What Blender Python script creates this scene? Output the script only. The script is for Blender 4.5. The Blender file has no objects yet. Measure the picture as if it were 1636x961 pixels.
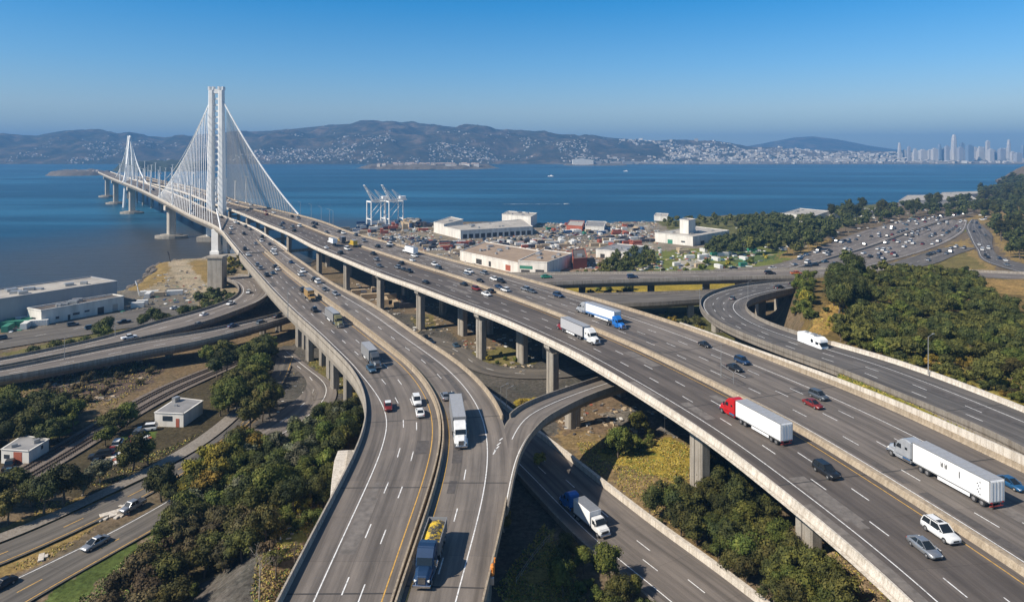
import bpy, bmesh, math, random
import numpy as np
from mathutils import Vector, Matrix
R = math.radians
random.seed(7)
rng = np.random.default_rng(11)
# ---------------------------------------------------------------- camera
H = 78.0            # camera height above the flat ground (m)
F = 1100.0          # focal length in photograph pixels
YH = 243.0          # horizon row in the photograph
sc = bpy.context.scene
cam_d = bpy.data.cameras.new("Camera")
cam = bpy.data.objects.new("Camera", cam_d)
sc.collection.objects.link(cam)
cam.location = (0, 0, H)
cam.rotation_euler = (R(90), 0, 0)
cam_d.sensor_width = 36.0
cam_d.lens = 36.0 * F / 1636.0
cam_d.shift_y = -(480.5 - YH) / 1636.0      # perspective-control lens: verticals stay vertical
cam_d.clip_start = 1.0
cam_d.clip_end = 60000.0
sc.camera = cam
# ---------------------------------------------------------------- sky, sun, exposure
SUN_EL = R(41)
SUN_DIR = Vector((-0.905, -0.425, 0)).normalized()      # horizontal direction towards the sun
w = bpy.data.worlds.new("World")
sc.world = w
w.use_nodes = True
nt = w.node_tree
bg = nt.nodes["Background"]
sky = nt.nodes.new("ShaderNodeTexSky")
sky.sky_type = 'NISHITA'
sky.sun_disc = False
sky.sun_elevation = SUN_EL
sky.sun_rotation = math.atan2(SUN_DIR.x, SUN_DIR.y)
sky.altitude = 0
sky.air_density = 1.0
sky.dust_density = 0.3
sky.ozone_density = 3.0
_tint = nt.nodes.new('ShaderNodeMix'); _tint.data_type = 'RGBA'; _tint.blend_type = 'MULTIPLY'; _tint.inputs[0].default_value = 1.0
_tc = nt.nodes.new('ShaderNodeTexCoord'); _sx = nt.nodes.new('ShaderNodeSeparateXYZ'); nt.links.new(_tc.outputs['Generated'], _sx.inputs[0])
_rp = nt.nodes.new('ShaderNodeValToRGB'); nt.links.new(_sx.outputs[2], _rp.inputs[0])      # clear polarised sky: deeper blue with height
_e = _rp.color_ramp.elements; _e[0].position = 0.0; _e[0].color = (0.80, 0.90, 1.0, 1); _e[1].position = 0.06; _e[1].color = (0.92, 1.0, 1.10, 1)
for _p, _c in ((0.12, (0.55, 0.93, 1.20)), (0.21, (0.13, 0.80, 1.22)), (0.36, (0.40, 0.80, 1.0)), (0.6, (0.85, 0.90, 0.95))):
    _q = _e.new(_p); _q.color = (*_c, 1)
nt.links.new(_rp.outputs[0], _tint.inputs[7])
nt.links.new(sky.outputs[0], _tint.inputs[6]); nt.links.new(_tint.outputs[2], bg.inputs[0])
bg.inputs[1].default_value = 0.082
sun_d = bpy.data.lights.new("Sun", 'SUN')
sun_d.energy = 5.0
sun_d.angle = R(0.5)
sun_d.color = (1.0, 0.91, 0.79)
sun = bpy.data.objects.new("Sun", sun_d)
sc.collection.objects.link(sun)
_l = Vector((-SUN_DIR.x * math.cos(SUN_EL), -SUN_DIR.y * math.cos(SUN_EL), -math.sin(SUN_EL)))
sun.rotation_euler = _l.to_track_quat('-Z', 'Y').to_euler()
sun.location = (-300, -100, 300)
sc.view_settings.view_transform = 'Standard'
sc.view_settings.look = 'None'
sc.view_settings.exposure = 0.42
sc.view_settings.gamma = 1.0
sc.view_settings.use_curve_mapping = False
sc.render.engine = 'CYCLES'
sc.cycles.use_denoising = True
sc.cycles.max_bounces = 6
sc.cycles.diffuse_bounces = 2
sc.cycles.glossy_bounces = 2
sc.cycles.volume_bounces = 0
sc.cycles.sample_clamp_direct = 6.0
sc.cycles.sample_clamp_indirect = 4.0
sc.cycles.transmission_bounces = 4
# ---------------------------------------------------------------- helpers
C = sc.collection

def P(px, py, z=0.0):
    """the place on the level z that the photograph shows at a pixel"""
    t = (H - z) / (py - YH)
    return Vector(((px - 818.0) * t, F * t, z))

def PY(px, Y, z=0.0):
    return Vector(((px - 818.0) * Y / F, Y, z))

def ZAT(py, Y):
    return H - (py - YH) * Y / F

def tag(o, label=None, cat=None, group=None, kind=None):
    if label: o['label'] = label
    if cat: o['category'] = cat
    if group: o['group'] = group
    if kind: o['kind'] = kind
    return o

def empty(name, loc=(0, 0, 0), rz=0.0, parent=None):
    o = bpy.data.objects.new(name, None)
    C.objects.link(o)
    o.location = loc
    o.rotation_euler = (0, 0, rz)
    o.empty_display_size = 0.5
    if parent: o.parent = parent
    return o

def thing(name, label, cat, loc=(0, 0, 0), rz=0.0, group=None):
    return tag(empty(name, loc, rz), label, cat, group)

def mesh(name, v, f, mats, fmat=None, smooth=False):
    me = bpy.data.meshes.new(name)
    me.from_pydata([tuple(map(float, p)) for p in v], [], f)
    if not isinstance(mats, (list, tuple)): mats = [mats]
    for m in mats: me.materials.append(m)
    if fmat is not None:
        me.polygons.foreach_set('material_index', np.array(fmat, dtype=np.int32))
    if smooth:
        me.polygons.foreach_set('use_smooth', np.ones(len(me.polygons), dtype=bool))
    me.update()
    return me

def link(name, me, parent=None, loc=None):
    o = bpy.data.objects.new(name, me)
    C.objects.link(o)
    if parent: o.parent = parent
    if loc is not None: o.location = loc
    return o

class MB:
    """collects shapes into one mesh"""
    def __init__(s): s.v = []; s.f = []; s.m = []
    def add(s, v, f, mi=0):
        n = len(s.v)
        s.v.extend(v); s.f.extend([[i + n for i in q] for q in f]); s.m.extend([mi] * len(f))
        return s
    def box(s, x0, x1, y0, y1, z0, z1, mi=0, rz=0.0, c=(0, 0)):
        v = [(x, y, z) for z in (z0, z1) for y in (y0, y1) for x in (x0, x1)]
        if rz or c != (0, 0):
            cs, sn = math.cos(rz), math.sin(rz)
            v = [(c[0] + x * cs - y * sn, c[1] + x * sn + y * cs, z) for x, y, z in v]
        return s.add(v, [[0, 2, 3, 1], [4, 5, 7, 6], [0, 1, 5, 4], [1, 3, 7, 5], [3, 2, 6, 7], [2, 0, 4, 6]], mi)
    def bar(s, a, b, r0, r1=None, n=6, mi=0):
        a = Vector(a); b = Vector(b); r1 = r0 if r1 is None else r1
        d = (b - a)
        if d.length < 1e-6: return s
        q = d.to_track_quat('Z', 'Y')
        v = []
        for c0, r in ((a, r0), (b, r1)):
            for k in range(n):
                t = 2 * math.pi * k / n + math.pi / n
                v.append(tuple(c0 + q @ Vector((r * math.cos(t), r * math.sin(t), 0))))
        f = [[k, (k + 1) % n, n + (k + 1) % n, n + k] for k in range(n)]
        f += [list(range(n - 1, -1, -1)), list(range(n, 2 * n))]
        return s.add(v, f, mi)
    def prism(s, prof, x0, x1, mi=0, axis='x', t0=1.0):
        """profile (a,b) polygon pushed along an axis; axis x: profile is (y,z); axis z: profile is (x,y)"""
        n = len(prof); v = []
        for x in (x0, x1):
            for a, b in prof:
                v.append((x, a, b) if axis == 'x' else ((a, x, b) if axis == 'y' else (a, b, x)))
        f = [[k, (k + 1) % n, n + (k + 1) % n, n + k] for k in range(n)]
        f += [list(range(n - 1, -1, -1)), list(range(n, 2 * n))]
        return s.add(v, f, mi)
    def cyl(s, c, r, axis, l, n=14, mi=0):
        a = Vector(c); d = Vector({'x': (1, 0, 0), 'y': (0, 1, 0), 'z': (0, 0, 1)}[axis]) * (l / 2)
        return s.bar(a - d, a + d, r, r, n, mi)
    def build(s, name, mats, parent=None, bevel=0.0, smooth=False, loc=None, segs=1):
        me = mesh(name, s.v, s.f, mats, s.m, smooth)
        bm = bmesh.new(); bm.from_mesh(me)
        bmesh.ops.recalc_face_normals(bm, faces=bm.faces)
        if bevel:
            es = [e for e in bm.edges if len(e.link_faces) == 2 and e.calc_face_angle(0) > 0.5]
            bmesh.ops.bevel(bm, geom=es, offset=bevel, segments=segs, affect='EDGES', clamp_overlap=True)
        bm.to_mesh(me); bm.free()
        return link(name, me, parent, loc)
    def wbuild(s, name, mats, parent=None, **k):
        """vertices given in world coordinates"""
        if parent is not None:
            l = parent.location; rz = parent.rotation_euler.z
            cs, sn = math.cos(-rz), math.sin(-rz)
            def tr(p):
                x, y = p[0] - l.x, p[1] - l.y
                return (x * cs - y * sn, x * sn + y * cs, p[2] - l.z)
            s.v = [tr(p) for p in s.v]
        return s.build(name, mats, parent, **k)

def copy_tree(o, parent=None, mp=None):
    c = o.copy(); C.objects.link(c); c.parent = parent
    for ch in o.children:
        copy_tree(ch, c)
    return c
# ---- numpy noise
def _hash(ix, iy, seed):
    h = (ix.astype(np.int64) * 374761393 + iy.astype(np.int64) * 668265263 + seed * 974711) & 0x7fffffff
    h = ((h ^ (h >> 13)) * 1274126177) & 0x7fffffff
    return ((h ^ (h >> 16)) & 0xffff) / 65535.0
def vnoise(x, y, seed=0):
    ix = np.floor(x); iy = np.floor(y); fx = x - ix; fy = y - iy
    fx = fx * fx * (3 - 2 * fx); fy = fy * fy * (3 - 2 * fy)
    a = _hash(ix, iy, seed); b = _hash(ix + 1, iy, seed); c = _hash(ix, iy + 1, seed); d = _hash(ix + 1, iy + 1, seed)
    return (a * (1 - fx) + b * fx) * (1 - fy) + (c * (1 - fx) + d * fx) * fy
def fbm(x, y, oct=4, seed=0):
    s = 0; a = 0.5; t = 0
    for k in range(oct):
        s = s + a * vnoise(x * 2 ** k, y * 2 ** k, seed + k); t += a; a *= 0.5
    return s / t
def inside(x, y, poly):
    x = np.asarray(x, float); y = np.asarray(y, float)
    r = np.zeros(x.shape, bool); n = len(poly)
    for i in range(n):
        x0, y0 = poly[i][:2]; x1, y1 = poly[(i + 1) % n][:2]
        if y0 == y1: continue
        c = ((y0 > y) != (y1 > y)) & (x < (x1 - x0) * (y - y0) / (y1 - y0) + x0)
        r ^= c
    return r
def pdist(x, y, poly, closed=True):
    x = np.asarray(x, float); y = np.asarray(y, float)
    d = np.full(x.shape, 1e9); n = len(poly)
    for i in range(n if closed else n - 1):
        x0, y0 = poly[i][:2]; x1, y1 = poly[(i + 1) % n][:2]
        dx, dy = x1 - x0, y1 - y0; L = dx * dx + dy * dy + 1e-9
        t = np.clip(((x - x0) * dx + (y - y0) * dy) / L, 0, 1)
        d = np.minimum(d, np.hypot(x - x0 - t * dx, y - y0 - t * dy))
    return d
def sdist(x, y, poly):
    d = pdist(x, y, poly)
    return np.where(inside(x, y, poly), d, -d)
def sst(a, b, x):
    t = np.clip((x - a) / (b - a), 0, 1)
    return t * t * (3 - 2 * t)
def WP(px, z=0.0):
    """photograph pixels to ground polygon"""
    return [P(a, b, z) for a, b in px]
# ---------------------------------------------------------------- materials
def newmat(name):
    m = bpy.data.materials.new(name); m.use_nodes = True
    return m, m.node_tree, m.node_tree.nodes['Principled BSDF']
def N(nt, t, **k):
    n = nt.nodes.new(t)
    for a, b in k.items():
        if a in n.inputs: n.inputs[a].default_value = b
        else: setattr(n, a, b)
    return n
def ramp(nt, src, stops):
    r = nt.nodes.new('ShaderNodeValToRGB')
    e = r.color_ramp.elements
    e[0].position, e[0].color = stops[0][0], (*stops[0][1], 1)
    e[1].position, e[1].color = stops[1][0], (*stops[1][1], 1)
    for p, c in stops[2:]:
        q = e.new(p); q.color = (*c, 1)
    nt.links.new(src, r.inputs[0])
    return r
def mul(nt, a, b, fac=1.0, mode='MULTIPLY'):
    m = nt.nodes.new('ShaderNodeMix'); m.data_type = 'RGBA'; m.blend_type = mode
    m.inputs[0].default_value = fac
    nt.links.new(a, m.inputs[6])
    if hasattr(b, 'is_linked') or hasattr(b, 'links'): nt.links.new(b, m.inputs[7])
    else: m.inputs[7].default_value = (*b, 1)
    return m.outputs[2]
def plain(name, col, rough=0.6, metal=0.0, var=0.12, scale=2.0, coat=0.0, bump=0.0, stretch=None):
    m, t, b = newmat(name)
    g = N(t, 'ShaderNodeNewGeometry')
    src = g.outputs['Position']
    if stretch:
        mp = N(t, 'ShaderNodeMapping'); mp.inputs['Scale'].default_value = stretch
        t.links.new(src, mp.inputs[0]); src = mp.outputs[0]
    n = N(t, 'ShaderNodeTexNoise', Scale=scale, Detail=5.0, Roughness=0.6)
    t.links.new(src, n.inputs['Vector'])
    lo = tuple(c * (1 - var) for c in col); hi = tuple(min(1, c * (1 + var)) for c in col)
    r = ramp(t, n.outputs[0], [(0.3, lo), (0.7, hi)])
    t.links.new(r.outputs[0], b.inputs['Base Color'])
    b.inputs['Roughness'].default_value = rough
    b.inputs['Metallic'].default_value = metal
    b.inputs['Coat Weight'].default_value = coat
    if bump:
        bp = N(t, 'ShaderNodeBump', Strength=bump, Distance=0.1)
        t.links.new(n.outputs[0], bp.inputs['Height']); t.links.new(bp.outputs[0], b.inputs['Normal'])
    return m
def concrete_mat(name, col, dark=0.72, sc1=0.25):
    """cast concrete: cloudy tone, rain streaks down the faces, form joints"""
    m, t, b = newmat(name)
    g = N(t, 'ShaderNodeNewGeometry')
    n1 = N(t, 'ShaderNodeTexNoise', Scale=sc1, Detail=6.0, Roughness=0.65)
    t.links.new(g.outputs['Position'], n1.inputs['Vector'])
    mp = N(t, 'ShaderNodeMapping'); mp.inputs['Scale'].default_value = (1.6, 1.6, 0.07)
    t.links.new(g.outputs['Position'], mp.inputs[0])
    n2 = N(t, 'ShaderNodeTexNoise', Scale=1.0, Detail=4.0, Roughness=0.7)
    t.links.new(mp.outputs[0], n2.inputs['Vector'])
    n3 = N(t, 'ShaderNodeTexNoise', Scale=6.0, Detail=3.0)
    t.links.new(g.outputs['Position'], n3.inputs['Vector'])
    r1 = ramp(t, n1.outputs[0], [(0.3, tuple(c * dark for c in col)), (0.7, col)])
    r2 = ramp(t, n2.outputs[0], [(0.34, (0.55, 0.51, 0.46)), (0.58, (1, 1, 1))])
    r3 = ramp(t, n3.outputs[0], [(0.3, (0.74, 0.73, 0.71)), (0.7, (1.12, 1.12, 1.12))])
    c = mul(t, r1.outputs[0], r2.outputs[0], 0.75)
    c = mul(t, c, r3.outputs[0])
    t.links.new(c, b.inputs['Base Color'])
    b.inputs['Roughness'].default_value = 0.85
    return m
def asphalt_mat(name, col, tint=(1, 1, 1), streak=0.42, patch=0.34):
    """road surface: uv.x is metres across, uv.y metres along; wheel tracks, patches, joints"""
    m, t, b = newmat(name)
    uv = N(t, 'ShaderNodeUVMap'); uv.uv_map = 'UVMap'
    mp = N(t, 'ShaderNodeMapping'); mp.inputs['Scale'].default_value = (0.62, 0.012, 1)
    t.links.new(uv.outputs[0], mp.inputs[0])
    n1 = N(t, 'ShaderNodeTexNoise', Scale=1.0, Detail=5.0, Roughness=0.6)
    t.links.new(mp.outputs[0], n1.inputs['Vector'])
    mp2 = N(t, 'ShaderNodeMapping'); mp2.inputs['Scale'].default_value = (0.14, 0.03, 1)
    t.links.new(uv.outputs[0], mp2.inputs[0])
    n2 = N(t, 'ShaderNodeTexNoise', Scale=1.0, Detail=6.0, Roughness=0.7)
    t.links.new(mp2.outputs[0], n2.inputs['Vector'])
    n3 = N(t, 'ShaderNodeTexNoise', Scale=4.0, Detail=4.0, Roughness=0.8)
    t.links.new(uv.outputs[0], n3.inputs['Vector'])
    r1 = ramp(t, n1.outputs[0], [(0.32, tuple(c * (1 - streak) for c in col)), (0.68, tuple(c * (1 + streak) for c in col))])
    r2 = ramp(t, n2.outputs[0], [(0.35, (1 - patch,) * 3), (0.62, (1.08, 1.06, 1.03))])
    r3 = ramp(t, n3.outputs[0], [(0.3, (0.9,) * 3), (0.7, (1.1,) * 3)])
    c = mul(t, r1.outputs[0], r2.outputs[0]); c = mul(t, c, r3.outputs[0]); c = mul(t, c, tint)
    # slab joints / sealed cracks across
    br = N(t, 'ShaderNodeTexBrick', Scale=1.0)
    br.offset = 0.0; br.inputs['Brick Width'].default_value = 3.9; br.inputs['Row Height'].default_value = 13.0
    br.inputs['Mortar Size'].default_value = 0.05; br.inputs['Mortar Smooth'].default_value = 0.2
    br.inputs['Color1'].default_value = (1, 1, 1, 1); br.inputs['Color2'].default_value = (0.86, 0.86, 0.87, 1)
    br.inputs['Mortar'].default_value = (0.68, 0.68, 0.68, 1)
    t.links.new(uv.outputs[0], br.inputs['Vector'])
    c = mul(t, c, br.outputs['Color'])
    t.links.new(c, b.inputs['Base Color'])
    b.inputs['Roughness'].default_value = 0.8
    b.inputs['Specular IOR Level'].default_value = 0.3
    return m
def paint_mat(name, col):
    m, t, b = newmat(name)
    g = N(t, 'ShaderNodeNewGeometry')
    n = N(t, 'ShaderNodeTexNoise', Scale=1.6, Detail=6.0, Roughness=0.8)
    t.links.new(g.outputs['Position'], n.inputs['Vector'])
    r = ramp(t, n.outputs[0], [(0.36, tuple(c * 0.45 for c in col)), (0.52, col)])
    t.links.new(r.outputs[0], b.inputs['Base Color']); b.inputs['Roughness'].default_value = 0.7
    return m
def carpaint(name, col, metal=0.3):
    m, t, b = newmat(name)
    g = N(t, 'ShaderNodeNewGeometry')
    n = N(t, 'ShaderNodeTexNoise', Scale=1.2, Detail=4.0)
    t.links.new(g.outputs['Position'], n.inputs['Vector'])
    r = ramp(t, n.outputs[0], [(0.35, tuple(c * 0.85 for c in col)), (0.65, col)])
    t.links.new(r.outputs[0], b.inputs['Base Color'])
    b.inputs['Roughness'].default_value = 0.42; b.inputs['Metallic'].default_value = metal
    b.inputs['Coat Weight'].default_value = 0.4; b.inputs['Coat Roughness'].default_value = 0.28
    return m

M = {}
M['conc'] = concrete_mat('concrete', (0.46, 0.41, 0.34))
M['conc_light'] = concrete_mat('light concrete', (0.70, 0.64, 0.55), 0.82)
M['conc_col'] = concrete_mat('column concrete', (0.42, 0.385, 0.33))
M['conc_tan'] = concrete_mat('tan concrete', (0.44, 0.36, 0.26), 0.75)
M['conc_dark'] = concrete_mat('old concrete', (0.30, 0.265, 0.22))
M['asphalt'] = asphalt_mat('asphalt', (0.175, 0.153, 0.133))
M['asphalt_dark'] = asphalt_mat('dark asphalt', (0.122, 0.105, 0.092), streak=0.3)
M['asphalt_pale'] = asphalt_mat('pale asphalt', (0.195, 0.170, 0.146))
M['asphalt_blue'] = asphalt_mat('worn dark asphalt', (0.13, 0.12, 0.11), streak=0.45)
M['road_old'] = asphalt_mat('old road surface', (0.15, 0.135, 0.115), streak=0.4, patch=0.4)
M['white_line'] = paint_mat('white road paint', (0.78, 0.77, 0.74))
M['yellow_line'] = paint_mat('yellow road paint', (0.62, 0.36, 0.08))
M['white_steel'] = plain('white painted steel', (0.82, 0.81, 0.78), 0.45, var=0.1, scale=0.3)
M['steel'] = plain('galvanised steel', (0.42, 0.42, 0.41), 0.45, 0.6)
M['dark_steel'] = plain('dark steel', (0.06, 0.06, 0.06), 0.5, 0.3)
M['rubber'] = plain('tyre rubber', (0.02, 0.02, 0.02), 0.85)
M['rim'] = plain('wheel rim', (0.5, 0.5, 0.5), 0.3, 0.8)
M['glass'] = plain('dark vehicle glass', (0.015, 0.02, 0.025), 0.2, var=0.05)
M['chrome'] = plain('chrome', (0.7, 0.7, 0.7), 0.2, 1.0)
M['lamp'] = plain('headlamp lens', (0.8, 0.8, 0.75), 0.15)
M['tail'] = plain('tail lamp lens', (0.45, 0.02, 0.015), 0.3)
M['window_dark'] = plain('building window glass', (0.03, 0.04, 0.05), 0.15, var=0.3)
M['black'] = plain('black plastic', (0.03, 0.03, 0.03), 0.6)
# ---------------------------------------------------------------- terrain
SHORE = WP([(-420, 470), (-300, 474), (0, 478), (120, 472), (195, 461), (225, 447), (240, 433), (250, 419), (282, 412), (330, 410),
            (400, 408), (470, 416), (500, 424), (522, 388), (545, 366), (575, 360), (600, 357), (690, 354), (800, 352), (900, 356), (1050, 352),
            (1090, 350), (1130, 344), (1220, 340), (1300, 336), (1390, 325.5), (1440, 322), (1500, 316), (1560, 309), (1620, 297)])
SHORE = [(p.x, p.y) for p in SHORE] + [(4000, 1700), (4000, -200), (-1500, -200), (-1500, 335)]
POLY_PLAT = [(p.x, p.y) for p in WP([(1262, 446), (1345, 431), (1440, 434), (1560, 440), (1800, 445), (1900, 760), (1636, 655), (1480, 598), (1380, 566), (1290, 536), (1280, 490)], 17)]
POLY_EMB = [(p.x, p.y) for p in WP([(588, 680), (560, 760), (520, 850), (470, 960), (440, 1100), (330, 1100), (330, 960), (400, 860), (440, 760), (520, 700)], 6)]
POLY_EAST = [(p.x, p.y) for p in WP([(1275, 855), (1335, 850), (1480, 961), (1760, 1250), (1600, 1250), (1370, 990)], 6)]
POLY_MOUND = [(p.x, p.y) for p in WP([(950, 720), (1060, 705), (1130, 730), (1110, 790), (1040, 790), (980, 760)], 1)]
POLY_R4 = [(p.x, p.y) for p in WP([(1330, 600), (1410, 632), (1500, 668), (1640, 730), (1900, 860), (1900, 800), (1636, 690), (1480, 628), (1340, 580)], 19)]

def tz(x, y):
    x = np.asarray(x, float); y = np.asarray(y, float)
    s = sdist(x, y, SHORE)
    n = fbm(x / 22, y / 22, 3, 5) - 0.5
    z = -7 + 7 * sst(-16, 7, s + n * 8)
    flat = 0.35 * (fbm(x / 9, y / 9, 3, 2) - 0.6)
    z = z + flat
    z = z + 17.0 * sst(-9, 5, sdist(x, y, POLY_PLAT)) * (1 + 0.10 * n)
    z = np.maximum(z, 19.2 * sst(-2.5, 1.5, sdist(x, y, POLY_R4)) + z * (sdist(x, y, POLY_R4) < -2.5))
    z = z + 6.5 * sst(-9, 6, sdist(x, y, POLY_EMB))
    z = z + 6 * sst(-14, 10, sdist(x, y, POLY_EAST))
    z = z + 1.8 * sst(-6, 10, sdist(x, y, POLY_MOUND))
    # wooded headland on the right
    e = x - (344 + 0.677 * (y - 500))
    z = z + (46 + 12 * n) * sst(20, 150, e) * sst(470, 860, y)
    return z
def tz1(x, y): return float(tz(np.array([x]), np.array([y]))[0])
def PT(px, py, dz=0.0):
    """pixel -> point on the terrain (a few fixed point steps)"""
    z = 0.0
    for k in range(12):
        p = P(px, py, z + dz)
        z = 0.5 * z + 0.5 * tz1(p.x, p.y)
    p = P(px, py, z + dz); p.z = z
    return p

COVER = []   # (world polygon, colour, edge noise)
def cover(px, col, e=3.0, z=0.0):
    COVER.append(([(p.x, p.y) for p in WP(px, z)], col, e))
DIRT = (0.20, 0.155, 0.105); DRY = (0.26, 0.185, 0.075); GRASS = (0.085, 0.12, 0.028); YEL = (0.30, 0.225, 0.035)
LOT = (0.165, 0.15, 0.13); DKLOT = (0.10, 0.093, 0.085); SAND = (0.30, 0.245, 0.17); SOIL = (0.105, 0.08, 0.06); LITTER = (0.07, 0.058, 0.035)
# port and yards
cover([(520, 362), (1060, 352), (1200, 345), (1050, 445), (900, 450), (700, 440), (540, 400)], (0.22, 0.19, 0.155), 4)
cover([(690, 392), (900, 384), (1030, 380), (1000, 372), (760, 386), (650, 380)], (0.17, 0.155, 0.135), 3)
cover([(900, 362), (1040, 358), (1040, 368), (930, 374)], (0.30, 0.27, 0.23), 3)
cover([(930, 392), (1040, 388), (1050, 400), (960, 405)], (0.29, 0.26, 0.22), 3)
cover([(740, 395), (920, 392), (1000, 410), (925, 445), (830, 445), (740, 420)], (0.26, 0.19, 0.14), 4)
cover([(1040, 350), (1200, 342), (1300, 338), (1420, 322), (1400, 345), (1250, 395), (1150, 395), (1080, 372)], (0.12, 0.12, 0.045), 8)
cover([(1020, 402), (1200, 392), (1270, 395), (1300, 400), (1230, 428), (1100, 436), (980, 438), (1000, 415)], (0.15, 0.17, 0.045), 5)
cover([(1075, 418), (1120, 412), (1135, 424), (1090, 432)], (0.36, 0.33, 0.28), 4)
cover([(1150, 400), (1220, 400), (1250, 412), (1180, 424)], (0.09, 0.13, 0.05), 4)
cover([(1260, 395), (1330, 380), (1360, 380), (1290, 412), (1240, 412)], DRY, 5)
cover([(1000, 440), (1330, 446), (1180, 480), (1110, 470), (830, 466)], YEL, 4)
cover([(830, 480), (1120, 480), (1200, 540), (1340, 600), (1100, 560), (930, 500)], (0.10, 0.10, 0.04), 4)
cover([(1430, 420), (1500, 398), (1545, 380), (1560, 400), (1600, 436), (1400, 436)], DRY, 4)
cover([(1450, 412), (1540, 402), (1580, 428), (1480, 432)], (0.17, 0.14, 0.05), 4)
cover([(1480, 385), (1545, 355), (1550, 365), (1500, 392), (1440, 405)], (0.16, 0.17, 0.035), 2)
cover([(1575, 340), (1700, 330), (1700, 440), (1610, 412), (1590, 385)], DRY, 3)
cover([(1540, 350), (1590, 335), (1600, 350), (1570, 358)], DRY, 3)
# left shore spit
cover([(185, 462), (250, 412), (345, 405), (470, 412), (470, 470), (380, 500), (200, 500)], SAND, 3)
cover([(200, 458), (255, 415), (275, 415), (262, 450), (215, 468)], DRY, 3)
cover([(268, 418), (300, 414), (345, 470), (300, 480)], (0.36, 0.30, 0.22), 1)
cover([(300, 418), (360, 412), (345, 460), (325, 450)], DRY, 2)
cover([(190, 465), (300, 460), (320, 500), (190, 505), (150, 495)], LOT, 3)
cover([(0, 520), (190, 480), (300, 470), (240, 500), (0, 560)], LOT, 3)
cover([(0, 565), (200, 520), (300, 505), (250, 545), (0, 600)], (0.14, 0.13, 0.05), 2)
# the waste ground between the ramps and the railway
cover([(-100, 612), (100, 590), (250, 565), (460, 512), (480, 545), (380, 590), (250, 640), (130, 700), (-100, 760)], (0.17, 0.125, 0.075), 4)
cover([(-60, 605), (100, 590), (230, 570), (180, 600), (80, 610), (-60, 650)], (0.15, 0.145, 0.04), 4)
cover([(60, 600), (200, 575), (270, 580), (230, 620), (120, 650), (70, 630)], (0.115, 0.085, 0.07), 5)
cover([(-100, 640), (130, 645), (150, 700), (60, 740), (-100, 760)], LITTER, 4)
cover([(120, 700), (250, 640), (330, 600), (450, 560), (470, 590), (430, 650), (280, 740), (190, 790), (60, 800), (30, 770)], LITTER, 4)
cover([(60, 690), (110, 672), (130, 685), (60, 705)], (0.15, 0.17, 0.03), 2)
cover([(190, 700), (240, 680), (255, 690), (200, 730), (160, 745)], GRASS, 2)
# lots below the left carriageway
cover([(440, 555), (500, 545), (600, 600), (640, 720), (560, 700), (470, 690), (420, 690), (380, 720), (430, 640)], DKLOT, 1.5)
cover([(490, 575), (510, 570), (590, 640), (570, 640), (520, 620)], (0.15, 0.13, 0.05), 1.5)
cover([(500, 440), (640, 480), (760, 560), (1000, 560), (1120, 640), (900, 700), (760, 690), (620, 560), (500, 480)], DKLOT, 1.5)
cover([(560, 450), (700, 480), (840, 520), (760, 520), (640, 500), (560, 475)], (0.19, 0.15, 0.11), 3)
cover([(752, 562), (820, 552), (858, 580), (800, 583), (760, 575)], (0.16, 0.14, 0.055), 1.5)
cover([(655, 508), (690, 500), (700, 525), (668, 528)], (0.15, 0.13, 0.055), 1.5)
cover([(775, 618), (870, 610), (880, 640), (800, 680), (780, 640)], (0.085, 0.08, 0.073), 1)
cover([(820, 640), (870, 632), (860, 655), (815, 672)], YEL, 1.5)
cover([(880, 640), (990, 620), (1060, 640), (1000, 690), (900, 690)], (0.17, 0.125, 0.085), 2)
cover([(960, 660), (1040, 640), (1130, 690), (1080, 700), (1010, 690)], (0.17, 0.155, 0.14), 1)
cover([(890, 690), (1000, 690), (1110, 700), (1125, 790), (1290, 900), (1300, 961), (1150, 900), (1000, 790), (920, 735)], (0.22, 0.16, 0.085), 3)
cover([(955, 720), (1060, 700), (1110, 712), (1112, 760), (1090, 775), (1010, 765), (960, 740)], (0.33, 0.255, 0.05), 3)
cover([(960, 712), (1030, 700), (1045, 730), (1000, 742)], (0.10, 0.13, 0.03), 3)
cover([(1270, 850), (1340, 850), (1500, 961), (1340, 961), (1270, 900)], (0.30, 0.225, 0.15), 3, 5)
cover([(1225, 820), (1280, 830), (1270, 880), (1220, 870)], DRY, 3, 4)
cover([(780, 880), (870, 830), (900, 880), (930, 961), (760, 1000)], (0.27, 0.215, 0.07), 2)
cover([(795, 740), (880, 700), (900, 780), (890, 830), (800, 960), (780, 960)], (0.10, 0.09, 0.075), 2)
# bottom left
cover([(-80, 870), (220, 760), (260, 770), (60, 900), (-80, 960)], DRY, 1)
cover([(40, 975), (180, 880), (250, 820), (275, 850), (130, 990)], (0.085, 0.115, 0.032), 2)
cover([(90, 990), (250, 850), (330, 820), (330, 961), (250, 1000)], DIRT, 3)
cover([(300, 700), (430, 660), (590, 650), (520, 850), (420, 1000), (150, 1000), (240, 850)], (0.13, 0.10, 0.055), 3, 4)
cover([(310, 910), (420, 880), (440, 1000), (290, 1000)], DKLOT, 0.6, 3)
cover([(420, 870), (520, 820), (480, 930), (430, 1000), (410, 960)], (0.24, 0.165, 0.10), 2, 6)
cover([(450, 850), (500, 830), (480, 870), (440, 900)], (0.15, 0.14, 0.04), 2, 6)
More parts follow.
